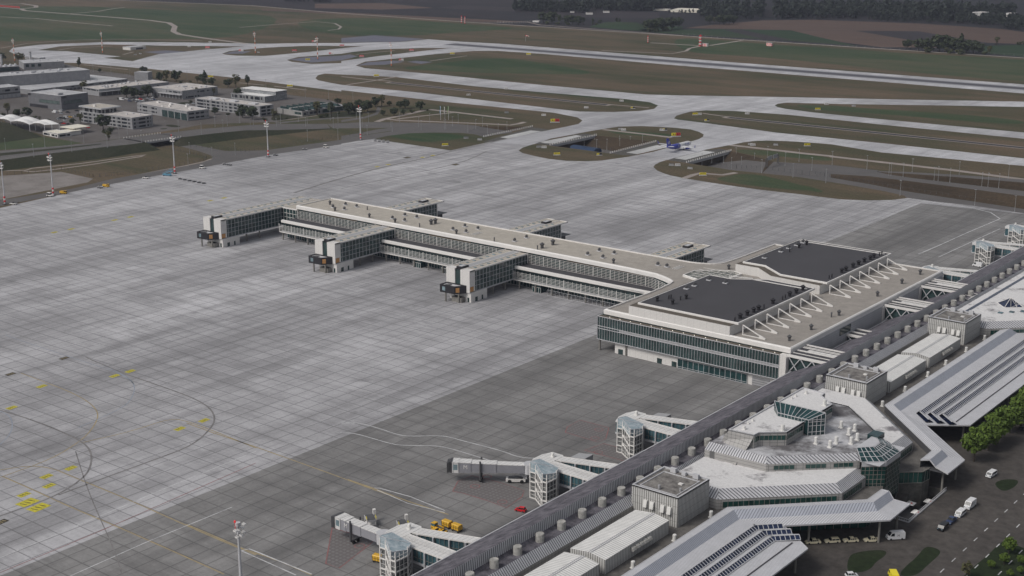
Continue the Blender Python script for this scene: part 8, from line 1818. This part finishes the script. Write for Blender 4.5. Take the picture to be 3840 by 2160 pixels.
def tree_proto(kind, seed, hgt=10.0):
    """unit tree 10 m high standing at the origin"""
    rr = random.Random(seed); mb = MB(); tr_ = MB()
    leaf = {'round': ('leaf1', 'leaf1b'), 'olive': ('leaf2', 'leaf2b'), 'poplar': ('leaf1', 'leaf1b'), 'conifer': ('leaf1', 'leaf1b'), 'spring': ('leaf3', 'leaf3b'), 'bush': ('leaf1b', 'leaf2'), 'far': ('leaf4', 'leaf1')}[kind]
    if kind == 'round': leaf_cloud(mb, rr, 0, 0, 6.1, 4.6, 4.4, 3.9, 26, 24, .55)
    elif kind == 'olive': leaf_cloud(mb, rr, 0, 0, 6.3, 2.7, 2.7, 3.9, 20, 16, .42)
    elif kind == 'poplar': leaf_cloud(mb, rr, 0, 0, 5.8, 1.9, 1.9, 4.4, 20, 18, .42)
    elif kind == 'conifer': leaf_cloud(mb, rr, 0, 0, 5.4, 2.6, 2.6, 5, 26, 16, .42, 'cone')
    elif kind == 'spring': leaf_cloud(mb, rr, 0, 0, 6.2, 3.9, 3.9, 3.9, 46, 46, .4)
    elif kind == 'bush': leaf_cloud(mb, rr, 0, 0, 4.2, 6.5, 6.0, 4.2, 18, 18, .9)
    elif kind == 'far': leaf_cloud(mb, rr, 0, 0, 5.6, 3.6, 3.6, 4.4, 14, 12, .8)
    tr_.lathe(0, 0, [(.32, 0), (.22, 2.5), (.1, 7.5)], 7)
    for k in range(5): a = k*1.3+rr.random(); tr_.tube((0, 0, 2.2+k*.8), (math.cos(a)*2, math.sin(a)*2, 4.2+k*.9), .13, .04, 5)
    return mb, tr_, leaf
M_['leaf1b'] = plain('foliage_mid', (0.05, 0.064, 0.03), 0.9, 0.45, 0.6, obj=True); M_['leaf2b'] = plain('foliage_straw', (0.08, 0.074, 0.03), 0.9, 0.4, 0.6, obj=True); M_['leaf3b'] = plain('foliage_bright', (0.085, 0.13, 0.018), 0.9, 0.4, 0.6, obj=True)
TP = {}
def tree(kind, pos, hgt, label, group, seed=0, wide=1.0):
    key = (kind, seed)
    if key not in TP:
        mb, tr_, leaf = tree_proto(kind, seed*17+len(kind)); t = thing('shrub' if kind == 'bush' else kind+'_tree' if kind in ('poplar',) else 'conifer_tree' if kind == 'conifer' else 'leafy_tree', label, 'shrub' if kind == 'bush' else 'tree', group=group)
        mb.ob('crown', [M_[l] for l in leaf], t); tr_.ob('trunk', M_['bark'], t); TP[key] = t
    else: t = dup(TP[key], (0, 0, 0), 0, label, group)
    t.location = pos; t.scale = (hgt/10*wide, hgt/10*wide, hgt/10); t.rotation_euler = (0, 0, random.uniform(0, 6.28)); return t
KL = {'round': 'dark green round tree', 'olive': 'olive green loose tree', 'poplar': 'slim dark poplar', 'conifer': 'pointed conifer', 'bush': 'low dark shrub'}
def trees(f, items, where, z=0):
    for i, (x, y, yt, k) in enumerate(items):
        p = G(*f(x, y), z); h = HZ(f(x, y), f(x, yt), z)-z
        tree(k, tuple(p), max(1.5, h), KL[k]+' '+where, 'trees '+where, (i % 2) if k in ('round', 'olive', 'bush') else 0, {'round': 1.3, 'olive': 1.2, 'bush': 1.1}.get(k, 1.1))
trees(t1, [(15, 160, 50, 'round'), (212, 168, 45, 'olive'), (252, 170, 52, 'olive'), (550, 172, 122, 'round'), (607, 174, 122, 'round'), (897, 232, 97, 'poplar'), (1133, 278, 230, 'round'), (960, 500, 360, 'olive')], 'beside the big grey halls')
trees(t1, [(90, 757, 620, 'olive'), (200, 788, 690, 'round'), (310, 790, 670, 'round'), (40, 768, 728, 'bush'), (395, 805, 760, 'bush'), (455, 822, 775, 'olive'), (555, 825, 795, 'bush')], 'behind the white membrane canopy')
trees(t2, [(300, 110, 25, 'round'), (490, 195, 85, 'round'), (560, 205, 62, 'olive'), (670, 195, 65, 'round'), (545, 248, 165, 'olive'), (440, 258, 215, 'bush'), (910, 218, 132, 'olive'), (975, 218, 110, 'round'), (998, 232, 57, 'conifer'), (1080, 243, 150, 'round'), (1262, 265, 165, 'round'), (1350, 268, 108, 'olive'), (720, 218, 180, 'bush'), (830, 208, 180, 'bush')], 'along the perimeter track behind the warehouses')
trees(t2, [(105, 388, 245, 'round'), (190, 390, 265, 'round'), (270, 378, 300, 'round'), (345, 370, 235, 'round'), (20, 410, 375, 'bush')], 'in the clump above the car park')
trees(t2, [(1378, 390, 268, 'round'), (895, 378, 258, 'olive'), (1097, 358, 268, 'olive'), (835, 438, 398, 'bush'), (1110, 575, 487, 'round'), (1425, 612, 460, 'round'), (1375, 590, 520, 'bush'), (1260, 580, 540, 'bush')], 'between the offices and the factory hall'); trees(t3, [(205, 572, 415, 'round'), (150, 190, 52, 'poplar'), (340, 585, 535, 'bush'), (450, 568, 445, 'olive')], 'between the offices and the factory hall')
trees(t3, [(940, 522, 358, 'olive'), (1100, 537, 358, 'poplar'), (985, 552, 495, 'bush'), (1045, 548, 500, 'round'), (1175, 402, 325, 'round'), (1300, 505, 370, 'round'), (1410, 435, 340, 'round'), (1180, 503, 470, 'bush'), (1060, 352, 332, 'bush'), (590, 560, 540, 'bush')], 'around the saw-tooth workshop')
trees(t6, [(60, 108, 15, 'round'), (120, 100, 30, 'round'), (195, 98, 10, 'round'), (355, 122, 72, 'round'), (450, 124, 52, 'round'), (530, 114, 65, 'round'), (600, 98, 55, 'bush'), (500, 60, -5, 'round'), (545, 62, -22, 'round'), (675, 77, -5, 'round'), (735, 80, 60, 'bush'), (290, 48, -40, 'round'), (410, 40, -5, 'round'), (345, 42, -65, 'olive'), (225, 88, -15, 'round')], 'at the road bend left of the banner flags')
trees(t4, [(1175, 262, 85, 'round'), (830, 205, 130, 'round'), (920, 195, 70, 'olive'), (1262, 305, 230, 'round'), (1240, 388, 275, 'olive'), (1190, 302, 250, 'bush')], 'in front of the three storey corner office')
r5 = tile(3200, 1400, 2.275)
for i, (x, y, yt) in enumerate(((1028, 752, 462), (1145, 660, 402), (1228, 600, 300), (1335, 510, 252), (1430, 455, 140), (1500, 400, 90))):
    p = G(*r5(x, y)); tree('spring', tuple(p), HZ(r5(x, y), r5(x, yt)), 'bright green round street tree in the row along the right canopy', 'bright green street trees', i % 2)
for i, (x, y, yt, k) in enumerate(((1325, 625, 490, 'spring'), (1175, 755, 680, 'spring'), (1285, 720, 620, 'spring'), (1430, 720, 640, 'spring'), (1335, 830, 760, 'spring'), (960, 840, 690, 'olive'), (1420, 800, 735, 'spring'))):
    p = G(*tr(x, y)); tree('sprout' if 0 else k, tuple(p), HZ(tr(x, y), tr(x, yt)), ('small green tree on the dark lawn at the lower right corner' if k == 'spring' else 'dull olive tree at the bottom edge of the forecourt'), 'small trees on the corner lawn' if k == 'spring' else None, i % 2, 1.15)
trees(tf, [(208, 132, 66, 'round'), (258, 135, 64, 'round'), (300, 138, 78, 'poplar'), (340, 140, 84, 'round'), (375, 142, 85, 'round'), (410, 142, 88, 'round'), (435, 142, 92, 'poplar'), (230, 138, 112, 'bush'), (290, 140, 118, 'bush'), (350, 143, 122, 'bush')], 'in the far copse left of the grassy mound')
trees(tf, [(491, 141, 95, 'conifer'), (533, 138, 112, 'round'), (625, 140, 95, 'conifer'), (642, 141, 98, 'conifer'), (510, 143, 128, 'bush'), (570, 142, 128, 'bush'), (600, 142, 128, 'bush')], 'in the far row of conifers')
trees(tf, [(805, 178, 108, 'round'), (830, 176, 104, 'round'), (860, 178, 100, 'round'), (890, 174, 98, 'round'), (915, 172, 96, 'poplar'), (940, 168, 94, 'round'), (975, 160, 96, 'round'), (850, 180, 150, 'bush'), (815, 182, 150, 'bush'), (900, 178, 140, 'bush')], 'in the far copse right of the grassy mound')
trees(tf, [(1150, 135, 86, 'round'), (1180, 136, 95, 'olive'), (1210, 140, 85, 'round'), (1235, 140, 80, 'round'), (1265, 138, 82, 'round'), (1290, 136, 88, 'round')], 'at the foot of the dark wood')
trees(tg, [(842, 258, 205, 'round'), (865, 250, 210, 'olive'), (900, 266, 205, 'round'), (935, 268, 195, 'round'), (972, 270, 182, 'conifer'), (1010, 272, 178, 'round'), (1040, 274, 182, 'round'), (1085, 276, 195, 'round'), (1122, 280, 166, 'conifer'), (1150, 280, 205, 'round'), (1190, 282, 210, 'round'), (1225, 284, 225, 'round'), (1272, 286, 238, 'olive'), (950, 275, 235, 'bush'), (1060, 280, 240, 'bush'), (1120, 285, 245, 'bush'), (1250, 288, 262, 'bush')], 'in the copse at the right beyond the runway')
trees(tg, [(1312, 238, 190, 'olive'), (1430, 235, 212, 'bush'), (1456, 235, 210, 'bush')], 'alone in the far fields at the right')
# far wood: one mass
def wood(name, label, samples):
    mb = MB(); rr = random.Random(5); cl = []
    for s in range(3):
        m = MB(); leaf_cloud(m, rr, 0, 0, 5.6, 3.4, 3.4, 4.4, 10, 8, .95, 'cone' if s == 1 else 'round'); m.lathe(0, 0, [(.3, 0), (.1, 6)], 4); cl.append(m)
    for x, y, h in samples:
        m = rr.choice(cl); k = h/10; kw = k*rr.uniform(.75, 1.1); a = rr.uniform(0, 6.28); ca, sa = math.cos(a), math.sin(a); n = len(mb.v)
        mb.v += [(x+(v[0]*ca-v[1]*sa)*kw, y+(v[0]*sa+v[1]*ca)*kw, v[2]*k) for v in m.v]; mb.f += [tuple(i+n for i in f) for f in m.f]; mb.m += m.m
    o = mb.ob(name, [M_['leaf4'], M_['leaf4b']]); tag(o, label, 'wood', None, 'stuff')
M_['leaf4b'] = plain('foliage_far_mid', (0.034, 0.044, 0.034), 0.95, 0.45, 0.3, obj=True)
S = []; rr = random.Random(3)
def band(f, x0, x1, lo, hi, n, h0, h1):
    for _ in range(n):
        x = rr.uniform(x0, x1); u = (x-x0)/(x1-x0); y = rr.uniform(lo[0]+(lo[1]-lo[0])*u, hi[0]+(hi[1]-hi[0])*u); p = G(*f(x, y)); S.append((p.x, p.y, rr.uniform(h0, h1)))
band(tf, 40, 480, (52, 54), (68, 74), 130, 13, 24); band(tf, 480, 840, (40, 42), (66, 64), 150, 15, 27); band(tf, 840, 1110, (36, 36), (56, 50), 90, 15, 25); band(tf, 1100, 1456, (58, 50), (106, 112), 150, 15, 27); band(tf, 900, 1140, (76, 76), (84, 80), 10, 6, 10)
band(tg, 150, 640, (52, 52), (102, 98), 230, 15, 26); band(tg, 640, 1080, (60, 62), (106, 120), 220, 15, 27); band(tg, 1080, 1400, (66, 70), (86, 84), 70, 15, 24); band(tg, 1090, 1330, (108, 112), (124, 138), 75, 12, 18); band(tg, 1330, 1500, (118, 120), (148, 168), 70, 12, 20); band(tg, 700, 1080, (104, 116), (114, 126), 40, 5, 9)
band(ta, 2150, 2500, (8, 14), (18, 20), 60, 8, 14)
S = [s for s in S]
wood('dark_wood', 'long dark mixed wood along the far fields at upper right', S)
# grassy mound by the far copse
mb = MB(); n = 16; c = [G(*tf(x, y)) for x, y in ((470, 152), (560, 157), (650, 165), (740, 172), (800, 178))]; bk_ = [G(*tf(x, y)) for x, y in ((510, 143), (570, 143), (650, 144), (740, 146), (790, 150))]; hh = (0, 7, 8.5, 9, 0)
mb.loft([c, [a.lerp(b_, .5)+Vector((0, 0, z)) for a, b_, z in zip(c, bk_, hh)], bk_], cap=False, closed=False); mb.smooth = True; mb.ob('grassy_mound', M_['farm_green'])['kind'] = 'structure'
# ================================================================ AIR
def haze(density):
    m = bpy.data.materials.new('haze_air'); m.use_nodes = True; nt = m.node_tree; nt.nodes.clear()
    o = nt.nodes.new('ShaderNodeOutputMaterial'); v = nt.nodes.new('ShaderNodeVolumePrincipled'); v.inputs['Color'].default_value = (0.62, 0.66, 0.82, 1); v.inputs['Density'].default_value = density; v.inputs['Anisotropy'].default_value = 0.2
    nt.links.new(v.outputs[0], o.inputs['Volume'])
    mb = MB(); mb.box(-9100, 9100, -3100, 16100, -9, 215); h = mb.ob('haze', m); tag(h, None, None, None, 'stuff')
haze(0.00006)
